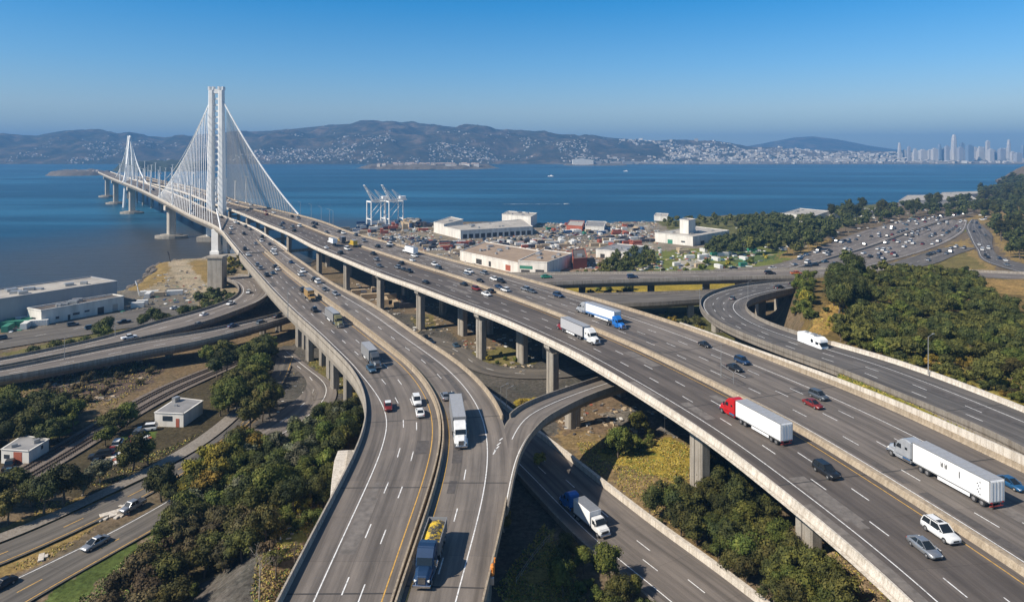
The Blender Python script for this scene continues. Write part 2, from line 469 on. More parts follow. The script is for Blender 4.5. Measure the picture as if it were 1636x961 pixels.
# plateau with the wood
COVER.append((POLY_PLAT, (0.16, 0.115, 0.045), 4))
cover([(1290, 520), (1330, 480), (1370, 490), (1350, 520), (1310, 535)], (0.33, 0.215, 0.07), 2, 17)
cover([(1420, 560), (1520, 530), (1800, 560), (1900, 700), (1640, 655)], (0.20, 0.17, 0.05), 3, 17)
cover([(1520, 445), (1640, 445), (1700, 470), (1560, 466)], (0.30, 0.20, 0.08), 3, 17)
cover([(1330, 600), (1450, 645), (1560, 690), (1560, 675), (1340, 590)], (0.20, 0.19, 0.035), 0.6, 19)

def build_ground():
    rows = []
    Ys = [0.0, 20, 40, 60]
    y = 66.0
    while y < 1700:
        Ys.append(y); y += max(0.62, y * y / (F * 70) * 1.9)
        if len(Ys) > 560: break
    Ys += [1800, 2000]
    Ys = np.array(Ys)
    A = np.linspace(-1.02, 1.02, 900)
    A = np.concatenate([[-3.0, -2.0, -1.5, -1.25], A, [1.25, 1.6, 2.2, 3.0]])
    AA, YY = np.meshgrid(A, Ys)
    XX = AA * np.maximum(YY, 60)
    XX = np.clip(XX, -1400, 3000)
    ZZ = tz(XX, YY)
    n = (fbm(XX / 3, YY / 3, 3, 9) - 0.5)
    col = np.empty(XX.shape + (4,)); col[..., 3] = 1
    base = np.array(DIRT) * 0.8
    col[..., :3] = base
    n2 = fbm(XX / 6, YY / 6, 4, 21)[..., None]
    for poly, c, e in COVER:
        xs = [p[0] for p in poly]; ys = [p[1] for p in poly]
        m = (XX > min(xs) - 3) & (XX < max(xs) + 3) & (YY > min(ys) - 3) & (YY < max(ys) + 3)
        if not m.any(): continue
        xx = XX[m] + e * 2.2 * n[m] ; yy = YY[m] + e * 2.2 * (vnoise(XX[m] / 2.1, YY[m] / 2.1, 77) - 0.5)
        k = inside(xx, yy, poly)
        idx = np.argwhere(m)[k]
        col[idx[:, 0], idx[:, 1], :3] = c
    rock = (ZZ < -1.2) 
    col[rock, :3] = (0.06, 0.05, 0.04)
    col[..., :3] *= (0.72 + 0.56 * n2)
    h, wd = XX.shape
    v = np.stack([XX, YY, ZZ], -1).reshape(-1, 3)
    i = np.arange(h * wd).reshape(h, wd)
    f = np.stack([i[:-1, :-1], i[:-1, 1:], i[1:, 1:], i[1:, :-1]], -1).reshape(-1, 4)
    me = bpy.data.meshes.new('ground')
    me.vertices.add(len(v)); me.vertices.foreach_set('co', v.ravel())
    me.loops.add(f.size); me.loops.foreach_set('vertex_index', f.ravel())
    me.polygons.add(len(f)); me.polygons.foreach_set('loop_start', np.arange(0, f.size, 4)); me.polygons.foreach_set('loop_total', np.full(len(f), 4))
    me.update(calc_edges=True)
    at = me.color_attributes.new('cover', 'FLOAT_COLOR', 'POINT')
    at.data.foreach_set('color', col.reshape(-1, 4).ravel())
    m, t, b = newmat('ground cover')
    a = N(t, 'ShaderNodeAttribute'); a.attribute_name = 'cover'
    g = N(t, 'ShaderNodeNewGeometry')
    n1 = N(t, 'ShaderNodeTexNoise', Scale=0.9, Detail=8.0, Roughness=0.75); t.links.new(g.outputs['Position'], n1.inputs['Vector'])
    n2 = N(t, 'ShaderNodeTexNoise', Scale=0.12, Detail=6.0, Roughness=0.7); t.links.new(g.outputs['Position'], n2.inputs['Vector'])
    r1 = ramp(t, n1.outputs[0], [(0.36, (0.5, 0.48, 0.45)), (0.64, (1.38, 1.36, 1.32))])
    r2 = ramp(t, n2.outputs[0], [(0.35, (0.75, 0.8, 0.75)), (0.65, (1.2, 1.15, 1.1))])
    c = mul(t, a.outputs['Color'], r1.outputs[0]); c = mul(t, c, r2.outputs[0])
    t.links.new(c, b.inputs['Base Color']); b.inputs['Roughness'].default_value = 0.95
    b.inputs['Specular IOR Level'].default_value = 0.1
    bp = N(t, 'ShaderNodeBump', Strength=0.5, Distance=0.5); t.links.new(n1.outputs[0], bp.inputs['Height']); t.links.new(bp.outputs[0], b.inputs['Normal'])
    me.materials.append(m)
    me.polygons.foreach_set('use_smooth', np.ones(len(f), dtype=bool))
    tag(link('ground', me), kind='structure')
build_ground()
# ---------------------------------------------------------------- sea
def build_sea():
    m, t, b = newmat('sea water')
    g = N(t, 'ShaderNodeNewGeometry')
    mp = N(t, 'ShaderNodeMapping'); mp.inputs['Scale'].default_value = (0.16, 0.55, 1); mp.inputs['Rotation'].default_value = (0, 0, R(-12))
    t.links.new(g.outputs['Position'], mp.inputs[0])
    n1 = N(t, 'ShaderNodeTexNoise', Scale=0.22, Detail=9.0, Roughness=0.66); t.links.new(mp.outputs[0], n1.inputs['Vector'])
    mp2 = N(t, 'ShaderNodeMapping'); mp2.inputs['Scale'].default_value = (0.0009, 0.005, 1)
    t.links.new(g.outputs['Position'], mp2.inputs[0])
    n2 = N(t, 'ShaderNodeTexNoise', Scale=1.0, Detail=6.0, Roughness=0.6); t.links.new(mp2.outputs[0], n2.inputs['Vector'])
    # silty shallows near the left shore: distance from a point under the bridge
    vm = N(t, 'ShaderNodeVectorMath'); vm.operation = 'DISTANCE'; vm.inputs[1].default_value = (-255, 560, -3)
    mp3 = N(t, 'ShaderNodeMapping'); mp3.inputs['Scale'].default_value = (1, 0.62, 1); mp3.inputs['Location'].default_value = (0, 212, 0)
    t.links.new(g.outputs['Position'], mp3.inputs[0]); t.links.new(mp3.outputs[0], vm.inputs[0])
    ad = N(t, 'ShaderNodeMath'); ad.operation = 'MULTIPLY_ADD'; ad.inputs[1].default_value = 160; t.links.new(n2.outputs[0], ad.inputs[0]); t.links.new(vm.outputs['Value'], ad.inputs[2])
    mr = N(t, 'ShaderNodeMapRange'); mr.inputs[1].default_value = 150; mr.inputs[2].default_value = 330; t.links.new(ad.outputs[0], mr.inputs[0])
    deep = ramp(t, n2.outputs[0], [(0.38, (0.004, 0.028, 0.055)), (0.50, (0.008, 0.048, 0.09)), (0.62, (0.022, 0.105, 0.18))])
    mx = N(t, 'ShaderNodeMix'); mx.data_type = 'RGBA'; mx.inputs[6].default_value = (0.050, 0.047, 0.040, 1)
    t.links.new(mr.outputs[0], mx.inputs[0]); t.links.new(deep.outputs[0], mx.inputs[7])
    t.links.new(mx.outputs[2], b.inputs['Base Color'])
    b.inputs['Roughness'].default_value = 0.34; b.inputs['IOR'].default_value = 1.33
    b.inputs['Specular IOR Level'].default_value = 0.25
    bp = N(t, 'ShaderNodeBump', Strength=0.9, Distance=0.9); t.links.new(n1.outputs[0], bp.inputs['Height']); t.links.new(bp.outputs[0], b.inputs['Normal'])
    me = mesh('sea', [(-16000, 100, -3), (16000, 100, -3), (16000, 16000, -3), (-16000, 16000, -3)], [[0, 1, 2, 3]], m)
    tag(link('sea', me), kind='structure')
build_sea()
# ---------------------------------------------------------------- far hills
RIDGE = [(-500, 222), (-100, 220), (0, 217), (60, 218), (110, 211), (150, 210), (190, 217), (205, 214), (235, 219), (262, 222), (300, 219), (340, 216), (400, 212), (430, 210),
         (480, 205), (530, 200), (580, 197), (630, 195.5), (680, 199), (740, 204), (800, 208), (850, 213), (900, 217), (950, 219), (985, 224), (1020, 226),
         (1080, 226), (1130, 226), (1165, 229), (1200, 236), (1300, 240), (1420, 243), (1636, 246), (2200, 240)]
RIDGE2 = [(1100, 243), (1180, 236), (1220, 229), (1270, 219.5), (1300, 218), (1340, 223), (1390, 233), (1440, 240), (1520, 243), (1700, 246)]
def ridge_h(u, pts, D):
    x = np.interp(u, [p[0] for p in pts], [p[1] for p in pts])
    return (YH - x) * D / F + H
def hill_z(X, Y):
    u = 818 + F * X / np.maximum(Y, 1)
    D0 = 4680; D1 = 6600
    top = ridge_h(u, RIDGE, D1)
    p = np.clip((Y - D0) / (D1 - D0), 0, 1)
    rid = 1 - np.abs(2 * fbm(X / 520 + 3, Y / 620, 4, 31) - 1)
    fo = fbm(X / 260, Y / 260, 4, 8)
    bump = (rid * 0.75 + fo * 0.45 - 0.62)
    z = -6 + (top + 6) * (p ** 0.85) + 235 * bump * np.sin(np.pi * np.clip(p, 0, 1)) ** 0.7 * np.clip(top / 260, 0.12, 1)
    z = z * sst(0, 0.03, p) + (-6) * (1 - sst(0, 0.03, p))
    back = sst(6600, 8200, Y)
    return z * (1 - back * 0.9)
def build_hills():
    A = np.linspace(-1.0, 1.0, 620); Y = np.concatenate([np.linspace(4600, 6700, 130), np.linspace(6800, 8400, 12)])
    AA, YY = np.meshgrid(A, Y); XX = AA * YY
    ZZ = hill_z(XX, YY)
    h, wd = XX.shape; v = np.stack([XX, YY, ZZ], -1).reshape(-1, 3); i = np.arange(h * wd).reshape(h, wd)
    f = np.stack([i[:-1, :-1], i[:-1, 1:], i[1:, 1:], i[1:, :-1]], -1).reshape(-1, 4)
    m, t, b = newmat('far wooded hillside')
    g = N(t, 'ShaderNodeNewGeometry')
    n1 = N(t, 'ShaderNodeTexNoise', Scale=0.006, Detail=10.0, Roughness=0.72); t.links.new(g.outputs['Position'], n1.inputs['Vector'])
    r = ramp(t, n1.outputs[0], [(0.40, (0.026, 0.03, 0.02)), (0.52, (0.06, 0.052, 0.034)), (0.64, (0.16, 0.115, 0.075))])
    t.links.new(r.outputs[0], b.inputs['Base Color']); b.inputs['Roughness'].default_value = 1; b.inputs['Specular IOR Level'].default_value = 0
    me = mesh('hills', v, f.tolist(), m, smooth=True)
    tag(link('hills', me), kind='structure')
    # the faint farther mountain
    X = np.linspace(1500, 9000, 200); rows = []
    D = 9800
    v = []; 
    for (dY, k) in ((-1500, 0.0), (-900, 0.45), (-400, 0.8), (0, 1.0), (700, 0.75), (1500, 0.1)):
        y = D + dY; u = 818 + F * X / D
        z = -6 + (ridge_h(u, RIDGE2, D) + 6) * k + (fbm(X / 400, np.full_like(X, y / 300.), 3, 4) - .5) * 60 * (1 - k)
        v.append(np.stack([X * (y / D), np.full_like(X, y), z], -1))
    v = np.concatenate(v); nx = len(X); i = np.arange(6 * nx).reshape(6, nx)
    f = np.stack([i[:-1, :-1], i[:-1, 1:], i[1:, 1:], i[1:, :-1]], -1).reshape(-1, 4)
    tag(link('mountain', mesh('mountain', v, f.tolist(), m, smooth=True)), kind='structure')
build_hills()
# ---------------------------------------------------------------- haze
def build_haze():
    mb = MB(); mb.box(-9500, 9500, -150, 13500, -9, 415)
    m = bpy.data.materials.new('haze'); m.use_nodes = True; t = m.node_tree; t.nodes.clear()
    o = t.nodes.new('ShaderNodeOutputMaterial'); v = t.nodes.new('ShaderNodeVolumePrincipled')
    v.inputs['Color'].default_value = (0.18, 0.43, 0.80, 1)
    v.inputs['Density'].default_value = HAZE
    v.inputs['Anisotropy'].default_value = 0.0
    t.links.new(v.outputs[0], o.inputs['Volume'])
    ob = mb.build('haze', m); tag(ob, kind='stuff', label='pale blue sea haze in the air', cat='haze')
HAZE = 0.00014
build_haze()
# ---------------------------------------------------------------- roads
def catmull(pts, step):
    p = np.array([tuple(q) for q in pts], float)
    if len(p) < 3:
        out = []
        L = np.linalg.norm(p[1] - p[0]); n = max(2, int(L / step) + 1)
        return np.array([p[0] + (p[1] - p[0]) * t for t in np.linspace(0, 1, n)])
    # smooth the traced control points a little, then a centripetal-like resample
    ext = np.vstack([2 * p[0] - p[1], p, 2 * p[-1] - p[-2]])
    out = []
    for i in range(len(p) - 1):
        p0, p1, p2, p3 = ext[i], ext[i + 1], ext[i + 2], ext[i + 3]
        d1 = np.linalg.norm(p2 - p1)
        d0 = max(np.linalg.norm(p1 - p0), 1e-6); d2 = max(np.linalg.norm(p3 - p2), 1e-6)
        m1 = ((p2 - p1) / d1 * d0 + (p1 - p0) / d0 * d1) / (d0 + d1) * d1
        m2 = ((p3 - p2) / d2 * d1 + (p2 - p1) / d1 * d2) / (d1 + d2) * d1
        n = max(2, int(d1 / 1.5))
        for t in np.linspace(0, 1, n, endpoint=False):
            out.append((2*t**3-3*t*t+1)*p1 + (t**3-2*t*t+t)*m1 + (-2*t**3+3*t*t)*p2 + (t**3-t*t)*m2)
    out.append(p[-1]); out = np.array(out)
    s = np.concatenate([[0], np.cumsum(np.linalg.norm(np.diff(out, axis=0), axis=1))])
    n = max(2, int(s[-1] / step) + 1); q = np.linspace(0, s[-1], n)
    return np.stack([np.interp(q, s, out[:, k]) for k in range(3)], -1)
def gsm(a, sig):
    if sig <= 0: return a
    k = int(3 * sig) + 1; w_ = np.exp(-0.5 * (np.arange(-k, k + 1) / sig) ** 2); w_ /= w_.sum()
    a2 = a.reshape(len(a), -1); out = np.empty_like(a2)
    for c in range(a2.shape[1]):
        l = 2 * a2[0, c] - a2[1:k + 1, c][::-1]; r = 2 * a2[-1, c] - a2[-k - 1:-1, c][::-1]
        if len(l) < k or len(r) < k: return a
        out[:, c] = np.convolve(np.concatenate([l, a2[:, c], r]), w_, 'valid')
    return out.reshape(a.shape)
class Road:
    def __init__(s, Lp, Rp, step=3.0, sm=4, drop=0.0):
        """Lp, Rp: (px,py,z) edge points; drop is taken off z (points traced on a parapet top)"""
        L = gsm(catmull([P(*q) for q in Lp], step), sm)
        Rr = gsm(catmull([P(*q) for q in Rp], 1.0), sm * 2)
        T = np.gradient(L[:, :2], axis=0); T /= np.linalg.norm(T, axis=1)[:, None]
        W = np.empty(len(L)); D = np.empty((len(L), 2))
        for i, p in enumerate(L):
            d = Rr[:, :2] - p[:2]; k = np.argmin((d ** 2).sum(1) + 0.6 * (d @ T[i]) ** 2)
            D[i] = d[k]; W[i] = np.linalg.norm(d[k])
        nrm = np.stack([T[:, 1], -T[:, 0]], -1)
        sg = np.sign((nrm * D).sum(1)); nrm *= np.sign(np.median(sg))
        wperp = np.abs((D * nrm).sum(1))
        W = gsm(wperp, sm)
        nrm = gsm(nrm, sm); nrm /= np.linalg.norm(nrm, axis=1)[:, None]
        s.L = L; s.n = nrm; s.w = W; s.z = L[:, 2] - drop
        s.T = T
        s.s = np.concatenate([[0], np.cumsum(np.linalg.norm(np.diff(L[:, :2], axis=0), axis=1))])
        s.N = len(L)
    def pos(s, a, m=0.0, dz=0.0, idx=None):
        idx = slice(None) if idx is None else idx
        a = np.asarray(a); a = a[idx] if a.ndim else a
        d = a * s.w[idx] + m
        xy = s.L[idx, :2] + s.n[idx] * np.asarray(d)[..., None] if np.ndim(d) else s.L[idx, :2] + s.n[idx] * d
        return np.column_stack([xy, s.z[idx] + dz])
    def at(s, ss, a, m=0.0, dz=0.0):
        """point at arc length ss"""
        i = np.interp(ss, s.s, np.arange(s.N)); i0 = int(min(max(math.floor(i), 0), s.N - 2)); t = i - i0
        def g(k):
            aa = a[k] if np.ndim(a) else a
            return np.array([*(s.L[k, :2] + s.n[k] * (aa * s.w[k] + m)), s.z[k] + dz])
        return g(i0) * (1 - t) + g(i0 + 1) * t
    def near_s(s, p):
        d = ((s.L[:, :2] - np.array([p[0], p[1]])) ** 2).sum(1); return s.s[np.argmin(d)]
    def idx(s, s0, s1):
        return np.where((s.s >= s0) & (s.s <= s1))[0]
    def heading(s, ss):
        i = int(np.clip(np.interp(ss, s.s, np.arange(s.N)), 0, s.N - 1)); return math.atan2(s.T[i, 1], s.T[i, 0])

def ribbon(road, a0, m0, a1, m1, dz, name, m, parent=None, cols=1, s0=-1, s1=1e9):
    ix = road.idx(s0, s1)
    rows = []
    A = road.pos(a0, m0, dz, ix); B = road.pos(a1, m1, dz, ix)
    wd = np.linalg.norm(B[:, :2] - A[:, :2], axis=1)
    v = []; uv = []
    for k in range(cols + 1):
        t = k / cols; v.append(A * (1 - t) + B * t); uv.append(np.stack([wd * t, road.s[ix]], -1))
    v = np.stack(v, 1); uv = np.stack(uv, 1)
    n = len(ix); i = np.arange(n * (cols + 1)).reshape(n, cols + 1)
    f = np.stack([i[:-1, :-1], i[:-1, 1:], i[1:, 1:], i[1:, :-1]], -1).reshape(-1, 4)
    V = v.reshape(-1, 3)
    a, b_, c = V[f[0][0]], V[f[0][1]], V[f[0][2]]
    if np.cross(b_ - a, c - a)[2] < 0: f = f[:, ::-1]
    if parent is not None: V = V - np.array(parent.location)
    me = mesh(name, V, f.tolist(), m)
    ul = me.uv_layers.new(name='UVMap'); ul.data.foreach_set('uv', uv.reshape(-1, 2)[f.ravel()].ravel())
    return link(name, me, parent)

def sweep(mb, road, prof, s0=-1, s1=1e9, cap=True, every=1):
    """prof: list of (a, m, dz) closed polygon across the road"""
    ix = road.idx(s0, s1)[::every]
    if len(ix) < 2: return mb
    ring = np.stack([road.pos(a, m, dz, ix) for a, m, dz in prof], 1)
    n, k = ring.shape[:2]
    i = np.arange(n * k).reshape(n, k); j = np.roll(i, -1, 1)
    f = np.stack([i[:-1], j[:-1], j[1:], i[1:]], -1).reshape(-1, 4).tolist()
    if cap: f += [i[0].tolist()[::-1], i[-1].tolist()]
    return mb.add([tuple(p) for p in ring.reshape(-1, 3)], f)

def lines(road, specs, dz, parent, s0=-1, s1=1e9, wdt=0.2):
    """painted lines: (a, m, kind, colour) kind solid / dash"""
    for colname in ('white', 'yellow'):
        mb = MB()
        for a, m, kind, col in specs:
            if col != colname: continue
            lo = max(s0, 0); hi = min(s1, road.s[-1])
            segs = []
            if kind == 'solid':
                x = lo
                while x < hi - 0.5: segs.append((x, min(x + 3.0, hi))); x += 3.0
            else:
                x = lo + random.uniform(0, 10)
                while x < hi - 4: segs.append((x, x + 4.2)); x += 14.6
            for q0, q1 in segs:
                p0 = road.at(q0, a, m - wdt / 2, dz); p1 = road.at(q0, a, m + wdt / 2, dz)
                p2 = road.at(q1, a, m + wdt / 2, dz); p3 = road.at(q1, a, m - wdt / 2, dz)
                mb.add([tuple(p0), tuple(p1), tuple(p2), tuple(p3)], [[0, 1, 2, 3]])
        if mb.v:
            o = mb.wbuild('lane_markings', M[colname + '_line'], parent)

BAR = lambda a, sg, h=1.1, w0=0.5: [(a, 0, 0.0), (a, -sg * 0.14, 0.35), (a, -sg * 0.2, h), (a, -sg * w0, h), (a, -sg * w0, -0.35), (a, 0, -0.35)]

def column(mb, x, y, z0, z1, wx, wy, rz):
    """fluted bridge column with a chamfered plan"""
    a, b = wx / 2, wy / 2; c = min(a, b) * 0.28; g = a * 0.16
    prof = [(-a, -b + c), (-a + c, -b), (-g, -b), (-g, -b + 0.22), (g, -b + 0.22), (g, -b), (a - c, -b), (a, -b + c),
            (a, b - c), (a - c, b), (g, b), (g, b - 0.22), (-g, b - 0.22), (-g, b), (-a + c, b), (-a, b - c)]
    cs, sn = math.cos(rz), math.sin(rz)
    pr = [(x + p * cs - q * sn, y + p * sn + q * cs) for p, q in prof]
    mb.prism(pr, z0, z1, axis='z')
    return mb
# ================================================================ the decks
# ---- left twin deck: left carriageway (towards the camera) and right carriageway
LLn = [(380, 1090, 15.9+1), (444, 961, 16.5), (485, 885, 16.5), (525, 804, 16.5), (560, 742, 16.5), (584, 690, 16.5), (592, 655, 16.5), (585, 624, 16.5), (570, 591, 16.5), (532, 554, 16.5),
       (510, 531, 16.5), (482, 507, 16.5), (434, 460, 16.6), (412, 435, 17), (390, 410, 18), (365, 380, 20), (354, 366, 22), (300, 340, 27), (265, 321, 32.5), (247, 312, 34.5), (217, 298, 36.5), (185, 286, 38.5), (157, 274, 39)]
LLr = [(585, 1090, 15.5), (622, 961, 15.5), (641, 898, 15.5), (676, 810, 15.5), (691, 770, 15.5), (704, 720, 15.5), (706, 690, 15.5), (700, 660, 15.5), (686, 630, 15.5), (667, 600, 15.5), (610, 552, 15.5), (560, 513, 15.5), (512, 476, 15.5), (459, 436, 16), (431, 411, 16.5), (405, 384, 18)]
LRl = [(600, 1090, 15.5), (638, 961, 15.5), (666, 879, 15.5), (682, 835, 15.5), (701, 770, 15.5), (713, 720, 15.5), (714, 694, 15.5), (711, 662, 15.5), (697, 632, 15.5), (675, 600, 15.5), (617, 550, 15.5), (567, 511, 15.5), (520, 476, 15.5), (466, 436, 16), (436, 410, 16.5), (410, 384, 18)]
LRr = [(740, 1090, 15.5), (769, 961, 15.5), (793, 870, 15.5), (808, 803, 15.5), (815, 762, 15.5), (815, 730, 15.5), (810, 698, 15.5), (801, 668, 15.5), (794, 650, 15.5), (781, 630, 15.5), (757, 606, 15.5), (729, 580, 15.5), (682, 550, 15.5), (635, 516, 15.5), (585, 483, 15.5), (540, 461, 15.6), (487, 424, 16), (446, 394, 17.5), (420, 369, 19.5)]
road_LL = Road(LLn, LLr, drop=0)
road_LL.z = road_LL.L[:, 2] - 1.1
# beyond the point where the twin decks join, the left deck is one slab of constant width
_dirs = road_LL
sj = road_LL.near_s(P(394, 413, 17.5))
for i in range(road_LL.N):
    t = float(sst(sj - 30, sj + 30, road_LL.s[i]))
    road_LL.w[i] = road_LL.w[i] * (1 - t) + 13.4 * t
road_LL.w = gsm(road_LL.w, 5)
road_LR = Road(LRl, LRr)
i0 = 0
def trim_road(r, s0, s1):
    ix = r.idx(s0, s1)
    for k in ('L', 'n', 'w', 'z', 'T'): setattr(r, k, getattr(r, k)[ix])
    r.s = r.s[ix] - r.s[ix][0]; r.N = len(ix)
# join deck beyond: uses LL near edge, full width
import copy as _cp
road_LJ = _cp.copy(road_LL)
for k in ('L', 'n', 'w', 'z', 'T', 's'): setattr(road_LJ, k, getattr(road_LL, k).copy())
trim_road(road_LJ, sj + 24, 1e9)
road_LJ.w[:] = 27.5 - 7 * sst(0, 160, road_LJ.s)
trim_road(road_LL, 0, sj + 24)
sR = road_LR.s[-1]

gL = 'twin left viaduct'
vL = thing('viaduct', 'twin deck concrete viaduct curving from the bottom centre up to the white bridge tower', 'viaduct', (-30, 150, 0))
ribbon(road_LL, 0, 0, 1, 0, 0, 'roadway', M['asphalt'], vL, 2)
ribbon(road_LR, 0, 0, 1, 0, 0, 'roadway', M['asphalt_pale'], vL, 2)
LLw = road_LL.s.copy()
far = sst(road_LL.near_s(P(584, 690, 15.5)) , road_LL.near_s(P(570, 591, 15.5)), road_LL.s)
lineA = 0.285 * (1 - far) + 0.10 * far
l1 = 0.52 * (1 - far) + 0.37 * far
l2 = 0.70 * (1 - far) + 0.64 * far
lines(road_LL, [(lineA, 0, 'solid', 'white'), (l1, 0, 'dash', 'white'), (l2, 0, 'dash', 'white'), (0.915, 0, 'solid', 'yellow')], 0.021, vL)
lines(road_LR, [(0.07, 0, 'solid', 'yellow'), (0.37, 0, 'dash', 'white'), (0.68, 0, 'solid', 'white')], 0.021, vL)
b = MB(); sweep(b, road_LL, BAR(0, 1)); b.wbuild('parapet', M['conc'], vL)
b = MB(); sweep(b, road_LL, BAR(1, -1)); b.wbuild('median_barrier', M['conc_tan'], vL)
b = MB(); sweep(b, road_LR, BAR(0, 1)); b.wbuild('median_barrier', M['conc_tan'], vL)
s_gore = road_LR.near_s(P(801, 668, 15.5))
b = MB(); sweep(b, road_LR, BAR(1, -1), s0=s_gore); b.wbuild('parapet', M['conc_tan'], vL)
# girders below the decks
b = MB(); sweep(b, road_LL, [(0, -0.55, -0.36), (0, -0.55, -2.6), (0, 0.1, -4.6), (1, -1.5, -4.6), (1, 0.45, -2.0), (1, 0.45, -0.36)]); b.wbuild('girder', M['conc'], vL)
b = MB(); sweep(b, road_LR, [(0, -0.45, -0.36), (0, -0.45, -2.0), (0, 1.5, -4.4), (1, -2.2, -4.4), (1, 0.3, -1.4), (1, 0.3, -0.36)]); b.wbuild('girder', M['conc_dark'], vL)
# the slab under the road surface closing the deck top
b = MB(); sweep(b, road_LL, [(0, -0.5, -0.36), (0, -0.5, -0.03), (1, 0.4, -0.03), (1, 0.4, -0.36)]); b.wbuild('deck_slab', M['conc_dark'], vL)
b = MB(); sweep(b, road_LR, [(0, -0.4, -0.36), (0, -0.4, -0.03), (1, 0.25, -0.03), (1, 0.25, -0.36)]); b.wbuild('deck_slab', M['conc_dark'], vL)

# ---- joined deck out to the bridge over the water
brL = thing('bridge_deck', 'long white-edged left bridge deck running out over the water past the tower', 'bridge', (-270, 580, 0))
ribbon(road_LJ, 0, 0, 1, 0, 0, 'roadway', M['asphalt'], brL, 2)
lines(road_LJ, [(0.06, 0, 'solid', 'white'), (0.25, 0, 'dash', 'white'), (0.42, 0, 'dash', 'white'), (0.58, 0, 'dash', 'white'), (0.76, 0, 'dash', 'white'), (0.94, 0, 'solid', 'white')], 0.021, brL)
b = MB(); sweep(b, road_LJ, BAR(0, 1, 1.2)); b.wbuild('parapet', M['conc_light'], brL)
b = MB(); sweep(b, road_LJ, BAR(1, -1, 1.2)); b.wbuild('parapet', M['conc_light'], brL)
b = MB(); sweep(b, road_LJ, [(0, -0.55, -0.04), (0, -0.9, -1.2), (0, 1.4, -4.6), (1, -1.6, -4.6), (1, 0.8, -1.2), (1, 0.45, -0.04)]); b.wbuild('girder', M['conc'], brL)

# ---- main right viaduct
R3n = [(1640, 1140, 19.1), (1550, 1040, 19.1), (1475, 961, 19.1), (1336, 845, 19.1), (1225, 760, 19.1), (1160, 706, 19.1), (1103, 669, 19.1), (1047, 635, 19.1), (991, 601, 19.1), (960, 582, 19.1), (885, 543, 19.1), (831, 519, 19.1),
       (785, 499, 19.1), (728, 480, 19.1), (672, 458, 19.1), (616, 439, 19.1), (560, 416, 19.4), (543, 409, 19.5), (506, 394, 20), (468, 374, 21), (420, 354, 23), (400, 345, 24), (366, 332, 26), (336, 322, 27), (300, 308, 30), (262, 297, 32.2), (228, 289, 34.5), (200, 281, 36)]
R3f = [(2080, 960, 18), (1790, 835, 18), (1636, 755, 18), (1598, 738, 18), (1523, 700, 18), (1448, 666, 18), (1400, 641, 18), (1325, 612, 18), (1250, 584, 18), (1166, 552, 18), (1120, 533, 18), (1063, 514, 18), (989, 491, 18), (932, 475, 18), (871, 456, 18),
       (841, 449, 18), (803, 437, 18), (747, 424, 18), (672, 404, 18), (607, 385, 18.8), (560, 374, 19.3), (525, 360, 20.3), (478, 346, 22), (453, 340, 23), (419, 331, 24), (361, 315, 27), (336, 304, 29), (290, 293, 30.5), (240, 283, 34.5), (205, 275, 36)]
road_R3 = Road(R3n, R3f, sm=5)
road_R3.z = road_R3.L[:, 2] - 1.1
sA = road_R3.near_s(P(900, 550, 18)); sB = road_R3.near_s(P(610, 437, 18)); sT = road_R3.near_s(P(366, 332, 25))
road_R3.w = np.where(road_R3.s > sT - 80, road_R3.w * (1 - sst(sT - 80, sT + 80, road_R3.s)) + 27 * sst(sT - 80, sT + 80, road_R3.s), road_R3.w)
med = 0.405 + 0.135 * sst(sA, sB, road_R3.s)
med2 = med + 0.035
vR = thing('viaduct', 'wide main viaduct with ten lanes crossing the picture from lower right to the bridge', 'viaduct', (20, 220, 0))
ribbon(road_R3, 0, 0, med, 0, 0, 'roadway', M['asphalt_dark'], vR, 2)
ribbon(road_R3, med2, 0, 1, 0, 0, 'roadway', M['asphalt'], vR, 2)
b = MB(); sweep(b, road_R3, [(med, -0.1, 0.0), (med, 0.25, 0.9), (med, 0.35, 1.0), (med2, -0.35, 1.0), (med2, -0.25, 0.9), (med2, 0.1, 0.0)]); b.wbuild('median_barrier', M['conc_tan'], vR)
lines(road_R3, [(med * 0.20, 0, 'solid', 'white'), (med * 0.43, 0, 'dash', 'white'), (med * 0.67, 0, 'dash', 'white'), (med * 0.925, 0, 'solid', 'yellow')] +
      [(med2 + (1 - med2) * 0.05, 0, 'solid', 'white'), (med2 + (1 - med2) * 0.22, 0, 'dash', 'white'), (med2 + (1 - med2) * 0.40, 0, 'dash', 'white'), (med2 + (1 - med2) * 0.57, 0, 'dash', 'white'), (med2 + (1 - med2) * 0.745, 0, 'solid', 'white')], 0.021, vR)
b = MB(); sweep(b, road_R3, [(0, 0, 0.0), (0, -0.14, 0.35), (0, -0.2, 1.1), (0, -0.55, 1.1), (0, -0.62, 0.5), (0, -0.8, -0.1), (0, -0.8, -0.3), (0, 0, -0.3)]); b.wbuild('parapet', M['conc_light'], vR)
b = MB(); sweep(b, road_R3, [(0, -1.35, -0.62), (0, -1.35, -0.42), (0, -0.7, -0.42), (0, -0.7, -1.0), (0, 0, -1.0), (0, 0, -0.62)]); b.wbuild('fascia', M['conc_light'], vR)
b = MB(); sweep(b, road_R3, BAR(1, -1, 1.1, 0.6)); b.wbuild('parapet', M['conc_tan'], vR)
b = MB(); sweep(b, road_R3, [(0, 0.2, -0.03), (0, 0.2, -0.9), (0, 3.2, -1.5), (0, 5.0, -3.7), (1, -3.4, -3.7), (1, -2.2, -1.6), (1, 0.3, -1.0), (1, 0.3, -0.03)]); b.wbuild('girder', M['conc_dark'], vR)

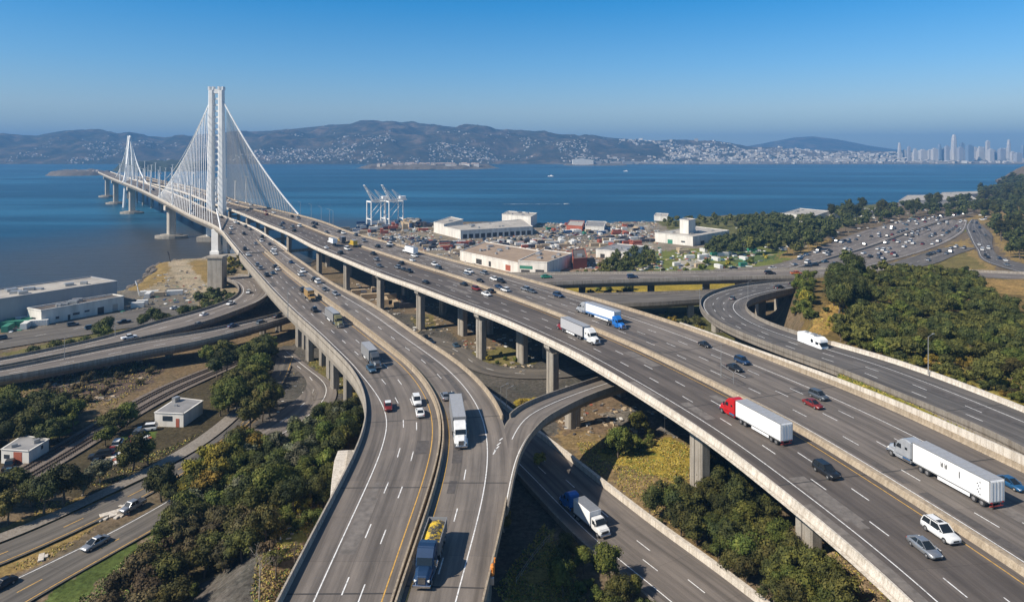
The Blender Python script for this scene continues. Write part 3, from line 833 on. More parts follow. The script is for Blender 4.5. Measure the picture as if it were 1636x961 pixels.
# ---- ramp leaving the right carriageway of the left viaduct, diving under the main viaduct
RPl = [(783, 815, 15.49), (788, 780, 15.49), (792, 748, 15.49), (796, 718, 15.49), (803, 690, 15.49), (818, 663, 15.49), (855, 643, 14.8), (904, 625, 13.6), (961, 606, 12.2), (1040, 585, 10.5), (1120, 572, 9)]
RPr = [(808, 815, 15.49), (815, 782, 15.49), (819, 757, 15.49), (824, 734, 15.49), (833, 714, 15.49), (848, 695, 15.49), (869, 677, 14.8), (893, 662, 14.6), (937, 640, 13), (994, 618, 12), (1070, 598, 10.5), (1150, 583, 9)]
road_RP = Road(RPl, RPr, step=1.5, sm=3)
vP = thing('ramp_viaduct', 'narrow curved exit ramp on a single column passing under the main viaduct', 'ramp', (10, 190, 0))
ribbon(road_RP, 0, 0, 1, 0, -0.006, 'roadway', M['asphalt_pale'], vP, 2)
lines(road_RP, [(0.42, 0, 'solid', 'white')], 0.021, vP, s0=road_RP.near_s(P(810, 700, 15.5)))
lines(road_RP, [(0.93, 0, 'solid', 'white')], 0.021, vP)
b = MB(); sweep(b, road_RP, BAR(0, 1, 1.0), s0=road_RP.near_s(P(812, 668, 15.4))); b.wbuild('parapet', M['conc_dark'], vP)
b = MB(); sweep(b, road_RP, BAR(1, -1, 1.0), s0=0); b.wbuild('parapet', M['conc_dark'], vP)
b = MB(); sweep(b, road_RP, [(0, -0.4, -0.05), (0, -0.4, -0.6), (0, 1.8, -2.8), (1, -1.8, -2.8), (1, 0.4, -0.6), (1, 0.4, -0.05)]); b.wbuild('girder', M['conc_dark'], vP)
# outer parapet downstream of the gore
b = MB(); sweep(b, road_LR, BAR(1, -1), s1=road_LR.near_s(P(808, 803, 15.5))); b.wbuild('parapet', M['conc_tan'], vL)
b = MB()
for (x0, y0, x1, y1) in ((790, 719, 797, 712), (794, 711, 800, 706), (798, 703, 803, 699), (788, 725, 793, 716)):
    q0, q1 = P(x0, y0, 15.52), P(x1, y1, 15.52); d = (q1 - q0).normalized() * .14; n = Vector((-d.y, d.x, 0))
    b.add([tuple(q0 - n), tuple(q0 + n), tuple(q1 + n), tuple(q1 - n)], [[0, 1, 2, 3]])
b.wbuild('lane_markings', M['white_line'], vL)
p = PY(915, 196, 0); b = MB(); column(b, p.x, p.y, -1, 8.6, 4.0, 3.0, 0.5)
b.prism([(p.x - 2.0, p.y - 1.6), (p.x + 2.0, p.y - 1.6), (p.x + 2.0, p.y + 1.6), (p.x - 2.0, p.y + 1.6)], 8.4, 11.0, axis='z')
b.wbuild('column', M['conc_col'], vP, bevel=0.1)

# ---- loop ramp on the right
R4n = [(1760, 800, 19.6), (1636, 716, 19.6), (1561, 684, 19.6), (1486, 652, 19.6), (1411, 622, 19.6), (1336, 589, 19.6), (1267, 567, 19.5), (1211, 545, 19), (1174, 531, 18.5), (1137, 511, 18), (1121, 495, 17.5), (1119, 482, 17), (1127, 473, 16.5), (1155, 463, 16), (1192, 455.5, 15), (1249, 450, 14), (1312, 448.5, 13), (1400, 447, 12.6)]
R4f = [(1860, 760, 19.6), (1636, 658, 19.6), (1561, 627, 19.6), (1486, 599, 19.6), (1411, 574, 19.6), (1323, 549, 19.6), (1277, 533, 19.5), (1239, 521, 19), (1211, 510, 18.5), (1191, 498, 18), (1186, 489, 17.5), (1193, 481, 17), (1220, 472, 16.5), (1258, 464.5, 15), (1305, 458.5, 13.6), (1400, 455, 12.6)]
road_R4 = Road(R4n, R4f, step=2, sm=5)
vQ = thing('loop_ramp', 'hairpin loop ramp with brown parapets beside the dark wood on the right', 'ramp', (90, 260, 0))
ribbon(road_R4, 0, 0, 1, 0, 0, 'roadway', M['asphalt_blue'], vQ, 3)
lines(road_R4, [(0.06, 0, 'solid', 'white'), (0.27, 0, 'dash', 'white'), (0.50, 0, 'dash', 'white'), (0.73, 0, 'solid', 'white')], 0.021, vQ)
b = MB(); sweep(b, road_R4, BAR(0, 1, 1.1)); b.wbuild('parapet', M['conc_dark'], vQ)
s_l = road_R4.near_s(P(1240, 560, 19.3))
b = MB(); sweep(b, road_R4, BAR(1, -1, 1.15, 0.9), s1=s_l); b.wbuild('parapet', M['conc_light'], vQ)
b = MB(); sweep(b, road_R4, BAR(1, -1, 1.1), s0=s_l); b.wbuild('parapet', M['conc_dark'], vQ)
b = MB(); sweep(b, road_R4, [(0, -0.5, -0.05), (0, -0.5, -1.3), (0, 1.5, -2.9), (1, -1.5, -2.9), (1, 0.5, -1.3), (1, 0.5, -0.05)]); b.wbuild('girder', M['conc_dark'], vQ)
b = MB()
for px, Yc, z1 in ((1147, 300, 15.5),):
    p = PY(px, Yc); column(b, p.x, p.y, -1, z1, 5, 3.4, 0.2)
b.wbuild('column', M['conc_col'], vQ)
for px, Yc, z1, wd in ((1215, 325, 12.5, 4.2), (1245, 338, 11.0, 4.2)):
    b = MB(); p = PY(px, Yc); column(b, p.x, p.y, -1, z1, wd, 3.0, 0.2); b.wbuild('column', M['conc_col'], vQ)

# retaining wall between the main viaduct and the loop ramp
rw = MB()
ix = road_R3.idx(0, road_R3.near_s(P(1170, 553, 18)) + 25)
A = road_R3.pos(1, 0.75, 0.0, ix)
tops = np.interp(np.arange(len(ix)), [0, len(ix) * 0.25, len(ix) * 0.8, len(ix)], [3.6, 2.9, 1.4, 1.3])
B_ = road_R3.pos(1, 1.3, 0.0, ix)
v = []
for k in range(len(ix)):
    v += [(*A[k, :2], 14.0), (*(A[k, :2] * 0.8 + B_[k, :2] * 0.2), A[k, 2] + tops[k]), (*B_[k, :2], A[k, 2] + tops[k]), (*B_[k, :2], 14.0)]
f = []
for k in range(len(ix) - 1):
    for q in range(4):
        f.append([k * 4 + q, k * 4 + (q + 1) % 4, (k + 1) * 4 + (q + 1) % 4, (k + 1) * 4 + q])
rw.add(v, f)
tag(rw.build('retaining_wall', M['conc_light']), 'pale stained concrete retaining wall beside the far lanes of the main viaduct', 'wall')

# ---- crossing overpasses beyond the main viaduct
R7n = [(800, 456, 12), (885, 453, 12), (980, 449.5, 12), (1120, 446, 12), (1192, 444, 12), (1310, 442, 12), (1400, 441, 12), (1512, 444.5, 12), (1636, 450.5, 12), (1800, 459, 12)]
R7f = [(800, 438, 12), (895, 438, 12), (980, 437, 12), (1120, 436, 12), (1211, 431.5, 12), (1355, 430, 12), (1491, 432, 12), (1636, 437.5, 12), (1800, 445, 12)]
road_R7 = Road(R7n, R7f, step=4, sm=4)
vC = thing('overpass', 'straight pale overpass crossing behind the main viaduct towards the right edge', 'overpass', (60, 360, 0))
ribbon(road_R7, 0, 0, 1, 0, 0, 'roadway', M['asphalt_pale'], vC, 2)
lines(road_R7, [(0.08, 0, 'solid', 'white'), (0.5, 0, 'dash', 'white'), (0.92, 0, 'solid', 'white')], 0.021, vC)
b = MB(); sweep(b, road_R7, BAR(0, 1, 1.2, 0.6)); b.wbuild('parapet', M['conc'], vC)
b = MB(); sweep(b, road_R7, BAR(1, -1, 1.2, 0.6)); b.wbuild('parapet', M['conc'], vC)
b = MB(); sweep(b, road_R7, [(0, -0.55, -0.05), (0, -0.55, -0.8), (0, 1.0, -2.8), (1, -1.0, -2.8), (1, 0.55, -0.8), (1, 0.55, -0.05)]); b.wbuild('girder', M['conc_dark'], vC)
for px in (930, 1040, 1128, 1180, 1250, 1330):
    b = MB(); p = PY(px, 372 + 0 * px); column(b, p.x, p.y, -1, 9.4, 3.5, 2.6, 0); b.wbuild('column', M['conc_col'], vC)
R8n = [(800, 489, 8), (905, 488, 8), (979, 487, 8), (1045, 485.5, 8), (1120, 479.5, 8), (1200, 474, 8), (1290, 462, 8)]
R8f = [(800, 472, 8), (932, 471, 8), (1026, 468.5, 8), (1120, 466, 8), (1200, 461, 8), (1290, 452, 8)]
road_R8 = Road(R8n, R8f, step=4, sm=3)
vD = thing('overpass', 'lower grey overpass running below the straight one towards the loop ramp', 'overpass', (40, 330, 0))
ribbon(road_R8, 0, 0, 1, 0, 0, 'roadway', M['road_old'], vD, 2)
b = MB(); sweep(b, road_R8, BAR(0, 1, 0.9)); b.wbuild('parapet', M['conc_dark'], vD)
b = MB(); sweep(b, road_R8, BAR(1, -1, 0.9)); b.wbuild('parapet', M['conc_dark'], vD)
b = MB(); sweep(b, road_R8, [(0, -0.55, -0.05), (0, -0.55, -0.8), (0, 1.0, -2.4), (1, -1.0, -2.4), (1, 0.55, -0.8), (1, 0.55, -0.05)]); b.wbuild('girder', M['conc_dark'], vD)
for px in (985, 1103, 1160):
    b = MB(); p = PY(px, 326); column(b, p.x, p.y, -1, 5.8, 3.0, 2.4, 0); b.wbuild('column', M['conc_col'], vD)

# ---- expansion joints and resurfaced patches
def joints(road, parent, a0, a1, s0, s1, every, dz=0.017):
    x = s0
    while x < min(s1, road.s[-1] - 1):
        A0 = road.at(x, a0, 0, dz); A1 = road.at(x, a1, 0, dz); B0 = road.at(x + .3, a0, 0, dz); B1 = road.at(x + .3, a1, 0, dz)
        b = MB(); b.add([tuple(A0), tuple(A1), tuple(B1), tuple(B0)], [[0, 1, 2, 3]]); b.wbuild('expansion_joint', M['joint'], parent); x += every
PC = [0]
def patches(road, parent, lanes, n, s0, s1, mats, seed):
    rr = random.Random(seed)
    for k in range(n):
        PC[0] += 1; dz_ = 0.003 + (PC[0] % 30) * 0.0004
        x = rr.uniform(s0, min(s1, road.s[-1] - 30)); a = rr.choice(lanes); L_ = rr.uniform(4, 22); w_ = rr.uniform(1.2, 3.2); b = MB(); v = []; m = max(2, int(L_ / 3))
        for j in range(m + 1):
            for sg in (-.5, .5): v.append(tuple(road.at(x + L_ * j / m, a(x) if callable(a) else a, sg * w_, dz_)))
        b.add(v, [[2 * j, 2 * j + 1, 2 * j + 3, 2 * j + 2] for j in range(m)]); b.wbuild('road_patch', M[rr.choice(mats)], parent)
M['joint'] = plain('joint rubber', (0.045, 0.042, 0.04), 0.9)
M['patch_d'] = plain('dark asphalt patch', (0.085, 0.075, 0.068), 0.9, var=0.3, scale=0.8)
M['patch_l'] = plain('pale asphalt patch', (0.155, 0.137, 0.12), 0.9, var=0.3, scale=0.8)
joints(road_R3, vR, 0, 1, 14, 420, 38); joints(road_LL, vL, 0, 1, 18, 400, 31); joints(road_LR, vL, 0, 1, 18, 400, 31); joints(road_R4, vQ, 0, 1, 10, 300, 30)
patches(road_R3, vR, [lambda x, f=f: float(np.interp(x, road_R3.s, med)) * f for f in (.1, .32, .55, .8)], 16, 5, 330, ['patch_d', 'patch_l', 'patch_l'], 3)
patches(road_R3, vR, [.5, .6, .68, .78, .9], 18, 5, 330, ['patch_d', 'patch_d', 'patch_l'], 5)
patches(road_LL, vL, [.15, .4, .6, .8], 9, 5, 260, ['patch_d', 'patch_l'], 8); patches(road_LR, vL, [.22, .52, .82], 7, 5, 260, ['patch_d', 'patch_l'], 9); patches(road_R4, vQ, [.2, .4, .6, .85], 7, 5, 200, ['patch_d'], 2)
# ---- left curved ramps
R10n = [(-120, 606, 3), (0, 588, 3.4), (80, 571, 4), (150, 558, 4.8), (244, 537, 5.6), (300, 524, 6), (375, 499, 6), (412, 484, 6), (431, 470, 6), (434, 458, 6), (424, 448, 6), (404, 442, 5), (380, 440, 3)]
R10f = [(-120, 594, 3), (0, 576, 3.4), (80, 560, 4), (150, 546, 4.8), (225, 522, 5.6), (281, 508, 6), (337, 492, 6), (375, 477, 6), (384, 466, 6), (380, 456, 6), (368, 449, 5), (352, 445, 3)]
road_R10 = Road(R10n, R10f, step=2, sm=4)
vE = thing('ramp_viaduct', 'upper of the two curved ramps on the left, bending round under the bridge approach', 'ramp', (-200, 310, 0))
ribbon(road_R10, 0, 0, 1, 0, 0, 'roadway', M['asphalt_pale'], vE, 2)
lines(road_R10, [(0.12, 0, 'solid', 'white'), (0.5, 0, 'dash', 'white'), (0.88, 0, 'solid', 'white')], 0.021, vE)
b = MB(); sweep(b, road_R10, BAR(0, 1, 1.0)); b.wbuild('parapet', M['conc_dark'], vE)
b = MB(); sweep(b, road_R10, BAR(1, -1, 1.0)); b.wbuild('parapet', M['conc_dark'], vE)
b = MB(); sweep(b, road_R10, [(0, -0.5, -0.05), (0, -0.5, -0.8), (0, 1.2, -2.2), (1, -1.2, -2.2), (1, 0.5, -0.8), (1, 0.5, -0.05)]); b.wbuild('girder', M['conc_dark'], vE)
for px, Yc in ((392, 338), (405, 346), (423, 362), (350, 320), (300, 296), (330, 306)):
    b = MB(); p = PY(px, Yc); column(b, p.x, p.y, -1, 4.2, 2.4, 2.0, 0); b.wbuild('column', M['conc_col'], vE)
R11n = [(-120, 622, 4), (0, 606, 4.5), (75, 593, 5), (150, 579, 5.6), (225, 564, 6.2), (300, 552, 7), (375, 533, 7), (450, 512, 7), (500, 496, 7)]
R11f = [(-120, 610, 4), (0, 592, 4.5), (75, 577, 5), (150, 561, 5.6), (244, 544, 6.2), (300, 535, 7), (337, 528, 7), (450, 502, 7), (490, 489, 7)]
road_R11 = Road(R11n, R11f, step=2, sm=4)
vF = thing('ramp_viaduct', 'lower of the two curved ramps on the left, beside the waste ground', 'ramp', (-180, 270, 0))
ribbon(road_R11, 0, 0, 1, 0, 0, 'roadway', M['asphalt'], vF, 2)
lines(road_R11, [(0.12, 0, 'solid', 'white'), (0.5, 0, 'dash', 'white'), (0.88, 0, 'solid', 'white')], 0.021, vF)
b = MB(); sweep(b, road_R11, BAR(0, 1, 1.1)); b.wbuild('parapet', M['conc'], vF)
b = MB(); sweep(b, road_R11, BAR(1, -1, 1.0)); b.wbuild('parapet', M['conc_dark'], vF)
b = MB(); sweep(b, road_R11, [(0, -0.5, -0.05), (0, -0.5, -0.8), (0, 1.0, -2.4), (1, -1.0, -2.4), (1, 0.5, -0.8), (1, 0.5, -0.05)]); b.wbuild('girder', M['conc_dark'], vF)
for px, Yc in ((445, 300), (420, 296), (330, 276), (270, 262)):
    b = MB(); p = PY(px, Yc); column(b, p.x, p.y, -1, 4.8, 2.4, 2.0, 0); b.wbuild('column', M['conc_col'], vF)

# ---- columns of the left viaduct  (px, base py, width m)
for px, py, wd in ((478, 552, 3.6), (488, 556, 2.6), (495, 575, 3.4), (516, 583, 2.6), (528, 602, 3.2), (545, 598, 2.4), (535, 620, 3.0), (558, 625, 2.4), (556, 640, 2.8), (400, 447, 4.4), (408, 446, 3.2)):
    p = P(px, py); q = road_LL; s_ = q.near_s((p.x, p.y)); k = int(np.argmin(np.abs(q.s - s_)))
    b = MB(); column(b, p.x, p.y, -1, q.z[k] - 4.5, wd, 2.4, q.heading(s_)); b.wbuild('column', M['conc_col'], vL)
# rows under the twin deck nearer the camera and at the far side
for s_ in range(6, int(road_LR.s[-1]), 34):
    q = road_LR.at(s_, 0.75); b = MB(); column(b, q[0], q[1], -1, q[2] - 4.3, 3.0, 2.2, road_LR.heading(s_)); b.wbuild('column', M['conc_col'], vL)
# ---- columns of the main viaduct, front row from the photograph
front = [(554, 462, 4.2), (510, 438, 4.6), (608, 494, 4.2), (672, 525, 4.2), (739, 535, 4.6), (758, 574, 4.0), (834, 578, 4.8), (867, 638, 4.0), (1118, 790, 4.8), (1292, 893, 4.8)]
for n_, (px, py, wd) in enumerate(front):
    p = P(px, py, 3.0 if px > 1200 else 0); s_ = road_R3.near_s((p.x, p.y)); hd = road_R3.heading(s_)
    k = int(np.argmin(np.abs(road_R3.s - s_)))
    nx, ny = road_R3.n[k]
    base = np.array([p.x, p.y])
    off = float((base - road_R3.L[k, :2]) @ road_R3.n[k])
    if off < 1.4: base = base + road_R3.n[k] * (1.4 - off)
    b = MB(); column(b, base[0], base[1], -2, road_R3.z[k] - 3.4, wd, 2.6, hd)
    # hammerhead cap
    x, y = base; cs, sn = math.cos(hd), math.sin(hd); z1 = road_R3.z[k]
    prof = [(-2.2, z1 - 1.1), (-2.2, z1 - 2.0), (-1.0, z1 - 3.6), (4.5, z1 - 3.8), (10, z1 - 3.2), (10, z1 - 1.5)]
    v = []
    for e in (-wd * 0.42, wd * 0.42):
        for u, z in prof:
            v.append((x + cs * e + nx * u, y + sn * e + ny * u, z))
    m_ = len(prof); f = [[i, (i + 1) % m_, m_ + (i + 1) % m_, m_ + i] for i in range(m_)] + [list(range(m_ - 1, -1, -1)), list(range(m_, 2 * m_))]
    b.add(v, f)
    b.wbuild('column', M['conc_col'], vR)
# the second and third row behind, all along
s_ = 20
sW = road_R3.near_s(P(480, 380, 20))
while s_ < road_R3.s[-1]:
    step = 42 if s_ < sW else 62
    for a in ((0.45, 0.9) if s_ < sW else (0.08, 0.92)):
        q = road_R3.at(s_, a); b = MB(); column(b, q[0], q[1], -7 if s_ >= sW else -2, q[2] - 3.9, 3.6 if s_ < sW else 4.4, 2.6, road_R3.heading(s_))
        b.wbuild('column', M['conc_col'], vR)
    if s_ >= sW:
        q0 = road_R3.at(s_, 0.05); q1 = road_R3.at(s_, 0.95); hd = road_R3.heading(s_); cs, sn = math.cos(hd) * 1.6, math.sin(hd) * 1.6
        for (za, zb, e) in ((-2.4, -5.0, 1.0), (-13, -14.8, 0.7)):
            b = MB(); v = []
            for q in (q0, q1):
                for s1_ in (-1, 1):
                    for zz in (za, zb): v.append((q[0] + cs * e * s1_, q[1] + sn * e * s1_, q[2] + zz))
            b.add(v, [[0, 1, 3, 2], [4, 6, 7, 5], [0, 2, 6, 4], [1, 5, 7, 3], [0, 4, 5, 1], [2, 3, 7, 6]]); b.wbuild('cross_beam', M['conc_col'], vR)
    s_ += step
# ---- water piers of the left bridge deck, each with its footing
for px, Yc, wd in ((265, 650, 9.5), (203, 905, 10), (190, 1080, 9), (167, 1240, 10)):
    p = PY(px, Yc); s_ = road_LJ.near_s((p.x, p.y)); q = road_LJ.at(s_, 0.30); z1 = q[2] - 4.5; hd = road_LJ.heading(s_)
    b = MB(); x, y = q[0], q[1]
    column(b, x, y, -4, z1 - 4, wd * 0.78, 7, hd)
    b.prism([(x + (u * math.cos(hd) - v_ * math.sin(hd)), y + (u * math.sin(hd) + v_ * math.cos(hd))) for u, v_ in ((-wd * .5, -6), (wd * .5, -6), (wd * .5, 6), (-wd * .5, 6))], z1 - 4, z1 + 0.1, axis='z')
    po = b.wbuild('pier', M['conc_light'], brL)
    b = MB(); n_ = 18
    b.prism([(x + 15 * math.cos(2 * math.pi * k / n_), y + 10 * math.sin(2 * math.pi * k / n_)) for k in range(n_)], -3.3, -0.6, axis='z')
    b.prism([(x + 10 * math.cos(2 * math.pi * k / n_), y + 7.5 * math.sin(2 * math.pi * k / n_)) for k in range(n_)], -0.6, 0.4, axis='z')
    b.v = [(a - brL.location.x, c - brL.location.y, d) for a, c, d in b.v]
    b.build('footing', M['conc_col'], po)
# white twin legs under the deck at the shore, standing on a slab, and the block in front
for px, wdt in ((345, 5.2), (361, 3.4), (374, 3.0)):
    p = PY(px, 524 if px < 350 else 530); b = MB()
    prof = [(-wdt * .5, -2.2), (wdt * .5, -2.2), (wdt * .5, 2.2), (-wdt * .5, 2.2)]
    b.prism([(p.x + a, p.y + c) for a, c in prof], 0.8, 19.5 if px < 350 else 18.5, axis='z')
    b.prism([(p.x + a * 1.35, p.y + c * 1.35) for a, c in prof], 0.4, 3.0, axis='z')
    b.wbuild('pier', M['white_steel'], brL, bevel=0.15)
p0 = PY(322, 505); p1 = PY(392, 522)
b = MB(); b.box(p0.x, p1.x, p0.y, p1.y + 22, -2.5, 0.6)
b.wbuild('footing', M['conc_col'], brL, bevel=0.2)
p = PY(347, 397); bk = thing('concrete_pier_block', 'tall plain grey concrete block standing alone on the shore below the bridge', 'pier', (p.x, p.y, 0))
b = MB(); b.box(-4.2, 4.2, -3.5, 3.5, -1, 17.2); b.build('shaft', M['conc_col'], bk, bevel=0.12)
b = MB(); b.box(-5.0, 4.8, -4.0, 4.0, 17.2, 18.4); b.build('cap', M['conc'], bk, bevel=0.1)
# concrete wing block at the left edge of the deck (bottom)
wg = thing('wing_wall', 'curved pale concrete abutment block beside the left parapet among bushes', 'wall', tuple(P(535, 760, 12)))
pts = [(556, 718), (540, 719), (534, 735), (530, 765), (527, 800), (531, 801), (552, 772), (568, 742), (572, 718)]
W_ = [P(a, c + 0, 14.5) for a, c in pts]
b = MB(); b.prism([(q.x, q.y) for q in W_], 4, 14.5, axis='z'); b.wbuild('block', M['conc_light'], wg, bevel=0.1)
W2 = [P(a, c, 14.9) for a, c in ((556, 720), (553, 740), (549, 765), (545, 780), (548, 778), (556, 762), (562, 740), (563, 720))]
b = MB(); b.prism([(q.x, q.y) for q in W2], 14.5, 15.1, axis='z'); b.wbuild('coping', M['conc'], wg)

# ================================================================ ground roads
def ground_road(name, L, Rr, mat_, spec, dz=0.06, kerb=False, step=3, sm=3, follow=False):
    r = Road(L, Rr, step=step, sm=sm)
    o = ribbon(r, 0, 0, 1, 0, dz, name, mat_, None, 3)
    tag(o, kind='structure')
    if spec: lines(r, spec, dz + 0.008, o)
    return r
z_ = 0.25
def zz(l, z=z_): return [(a, b, z) for a, b in l]
road_A = ground_road('road', zz([(-120, 948), (0, 906), (62, 878), (161, 830), (230, 797), (300, 755), (360, 710), (420, 655), (455, 610), (470, 570)]),
                     zz([(-120, 910), (0, 873), (92, 832), (184, 786), (276, 745), (340, 705), (400, 650), (430, 610), (442, 570)]), M['road_old'],
                     [(0.10, 0, 'solid', 'yellow'), (0.5, 0, 'dash', 'yellow')])
road_B = ground_road('road', zz([(0, 990), (44, 961), (172, 889), (241, 851), (300, 815), (330, 797)]),
                     zz([(-120, 985), (0, 935), (92, 892), (221, 827), (280, 792), (310, 773)]), M['road_old'],
                     [(0.07, 0, 'solid', 'yellow'), (0.48, 0, 'dash', 'yellow'), (0.93, 0, 'solid', 'white')])
sw = ground_road('pavement', zz([(-120, 908), (0, 871), (92, 830), (184, 784), (276, 743), (340, 703), (398, 650)]),
                 zz([(-120, 890), (0, 857), (92, 814), (161, 786), (240, 743), (310, 704), (380, 648)]), M['conc_dark'], None, 0.14)  # shade on the pavement is put into its colour by the darker concrete
road_5 = ground_road('road', zz([(1900, 1800), (1500, 1405), (1290, 1190), (1120, 1035), (1047, 961), (968, 905), (933, 873), (892, 832), (860, 795), (822, 753), (770, 700), (700, 640)], 0.3),
                     zz([(2200, 1760), (1500, 1190), (1300, 1035), (1211, 966), (1140, 912), (1074, 862), (1003, 809), (955, 772), (910, 736), (854, 694), (790, 640)], 0.3), M['asphalt'],
                     [(0.19, 0, 'solid', 'white'), (0.43, 0, 'dash', 'white'), (0.62, 0, 'dash', 'white')], 0.1)
rw5 = tag(empty('barrier_wall', (road_5.L[10, 0], road_5.L[10, 1], 0)), 'low white concrete barrier along the right side of the lower road', 'barrier')
b = MB(); sweep(b, road_5, [(1, 0, -0.3), (1, 0, 1.4), (1, 0.9, 1.4), (1, 0.9, -0.3)]); b.wbuild('wall', M['conc_light'], rw5)
rw6 = tag(empty('barrier_wall', (road_5.L[10, 0] - 5, road_5.L[10, 1], 0)), 'worn grey concrete kerb barrier along the left side of the lower road', 'barrier')
b = MB(); sweep(b, road_5, [(0, 0, -0.3), (0, 0, 0.9), (0, -0.5, 0.9), (0, -0.5, -0.3)]); b.wbuild('wall', M['conc_dark'], rw6)
# frontage road by the warehouse
road_F = ground_road('road', zz([(-80, 572), (0, 557), (100, 541), (200, 524), (300, 509), (345, 500)]), zz([(-80, 552), (0, 536), (100, 515), (190, 498), (280, 486), (330, 480)]), M['road_old'],
                     [(0.5, 0, 'dash', 'white')], 0.05)
# streets under the viaducts
road_G = ground_road('road', zz([(640, 545), (700, 556), (780, 600), (860, 606), (940, 598), (1010, 585)]), zz([(640, 530), (710, 540), (800, 585), (860, 590), (940, 584), (1010, 572)]), M['road_old'], [(0.5, 0, 'dash', 'white')], 0.05, sm=2)
road_H = ground_road('road', zz([(430, 720), (480, 690), (530, 650), (540, 620), (500, 590), (465, 560)]), zz([(400, 690), (445, 660), (478, 630), (490, 605), (460, 580), (440, 565)]), M['asphalt_pale'], [(0.3, 0, 'solid', 'white'), (0.7, 0, 'dash', 'white')], 0.05, sm=2)
# far freeway on the right (two carriageways and a ramp)
road_6a = ground_road('freeway', zz([(1150, 434), (1240, 432), (1305, 418), (1380, 396), (1450, 370), (1520, 348), (1556, 340)]), zz([(1120, 430), (1175, 428), (1222, 424), (1300, 398), (1336, 384), (1392, 365), (1448, 352), (1523, 343), (1550, 337)]), M['asphalt_pale'],
                      [(0.05, 0, 'solid', 'white'), (0.35, 0, 'dash', 'white'), (0.65, 0, 'dash', 'white')], 0.05)
road_6b = ground_road('freeway', zz([(1280, 432), (1350, 430), (1426, 415), (1497, 393), (1538, 371), (1546, 352)]), zz([(1255, 432), (1312, 417), (1386, 396), (1456, 371), (1522, 350), (1545, 345)]), M['asphalt_pale'],
                      [(0.05, 0, 'solid', 'white'), (0.35, 0, 'dash', 'white'), (0.65, 0, 'dash', 'white')], 0.055)
road_6c = ground_road('road', zz([(1636, 437), (1579, 420), (1560, 398), (1548, 378), (1543, 362), (1552, 350)]), zz([(1640, 423), (1602, 411), (1586, 393), (1586, 376), (1567, 358), (1562, 350)]), M['asphalt_blue'],
                      [(0.1, 0, 'solid', 'white'), (0.5, 0, 'dash', 'white')], 0.08, step=2)
road_6d = ground_road('road', zz([(1405, 434), (1480, 424), (1530, 406), (1560, 396)]), zz([(1385, 431), (1450, 412), (1500, 398), (1552, 386)]), M['road_old'], [(0.5, 0, 'dash', 'white')], 0.075, step=2)
# median barrier of the freeway
fm = tag(empty('median_barrier', (road_6b.L[5, 0], road_6b.L[5, 1], 0)), 'dark low barrier between the two halves of the distant freeway', 'barrier')
b = MB(); sweep(b, road_6b, [(1, -0.2, 0), (1, -0.2, 1.1), (1, 0.4, 1.1), (1, 0.4, 0)]); b.wbuild('wall', M['conc_dark'], fm)
# railway: ballast bed as structure, rails and sleepers
rl = Road(zz([(-60, 830), (40, 772), (134, 716), (210, 668), (280, 628), (340, 600), (390, 578), (430, 556)]), zz([(-60, 800), (20, 755), (115, 699), (190, 655), (262, 616), (325, 592), (380, 570), (420, 550)]), step=2, sm=3)
M['ballast'] = plain('railway ballast', (0.15, 0.12, 0.095), 0.95, var=0.4, scale=1.5)
M['rust'] = plain('rusty rail', (0.09, 0.055, 0.035), 0.6, 0.5)
M['sleeper'] = plain('timber sleeper', (0.05, 0.04, 0.03), 0.9)
tag(ribbon(rl, 0, -1, 1, 1, 0.12, 'railway_bed', M['ballast'], None, 2), kind='structure')
for t_, lab in ((0.22, 'near one of the two parallel railway tracks in the cutting at the left'), (0.78, 'far one of the two parallel railway tracks, closer to the waste ground')):
    tr = tag(empty('railway_track', tuple(rl.at(30, t_))), lab, 'railway track')
    for sgn in (-0.75, 0.75):
        b = MB(); sweep(b, rl, [(t_, sgn - 0.09, 0.2), (t_, sgn - 0.06, 0.42), (t_, sgn + 0.06, 0.42), (t_, sgn + 0.09, 0.2)]); b.wbuild('rail', M['rust'], tr)
    b = MB(); x = 0
    while x < rl.s[-1] - 1:
        q0 = rl.at(x, t_, -1.4, 0.14); q1 = rl.at(x, t_, 1.4, 0.14); hd = rl.heading(x)
        c = ((q0[0] + q1[0]) / 2, (q0[1] + q1[1]) / 2); b.box(-0.14, 0.14, -1.35, 1.35, q0[2], q0[2] + 0.1, rz=hd, c=c)
        x += 0.8
    so = b.wbuild('sleepers', M['sleeper'], tr); so['kind'] = 'stuff'
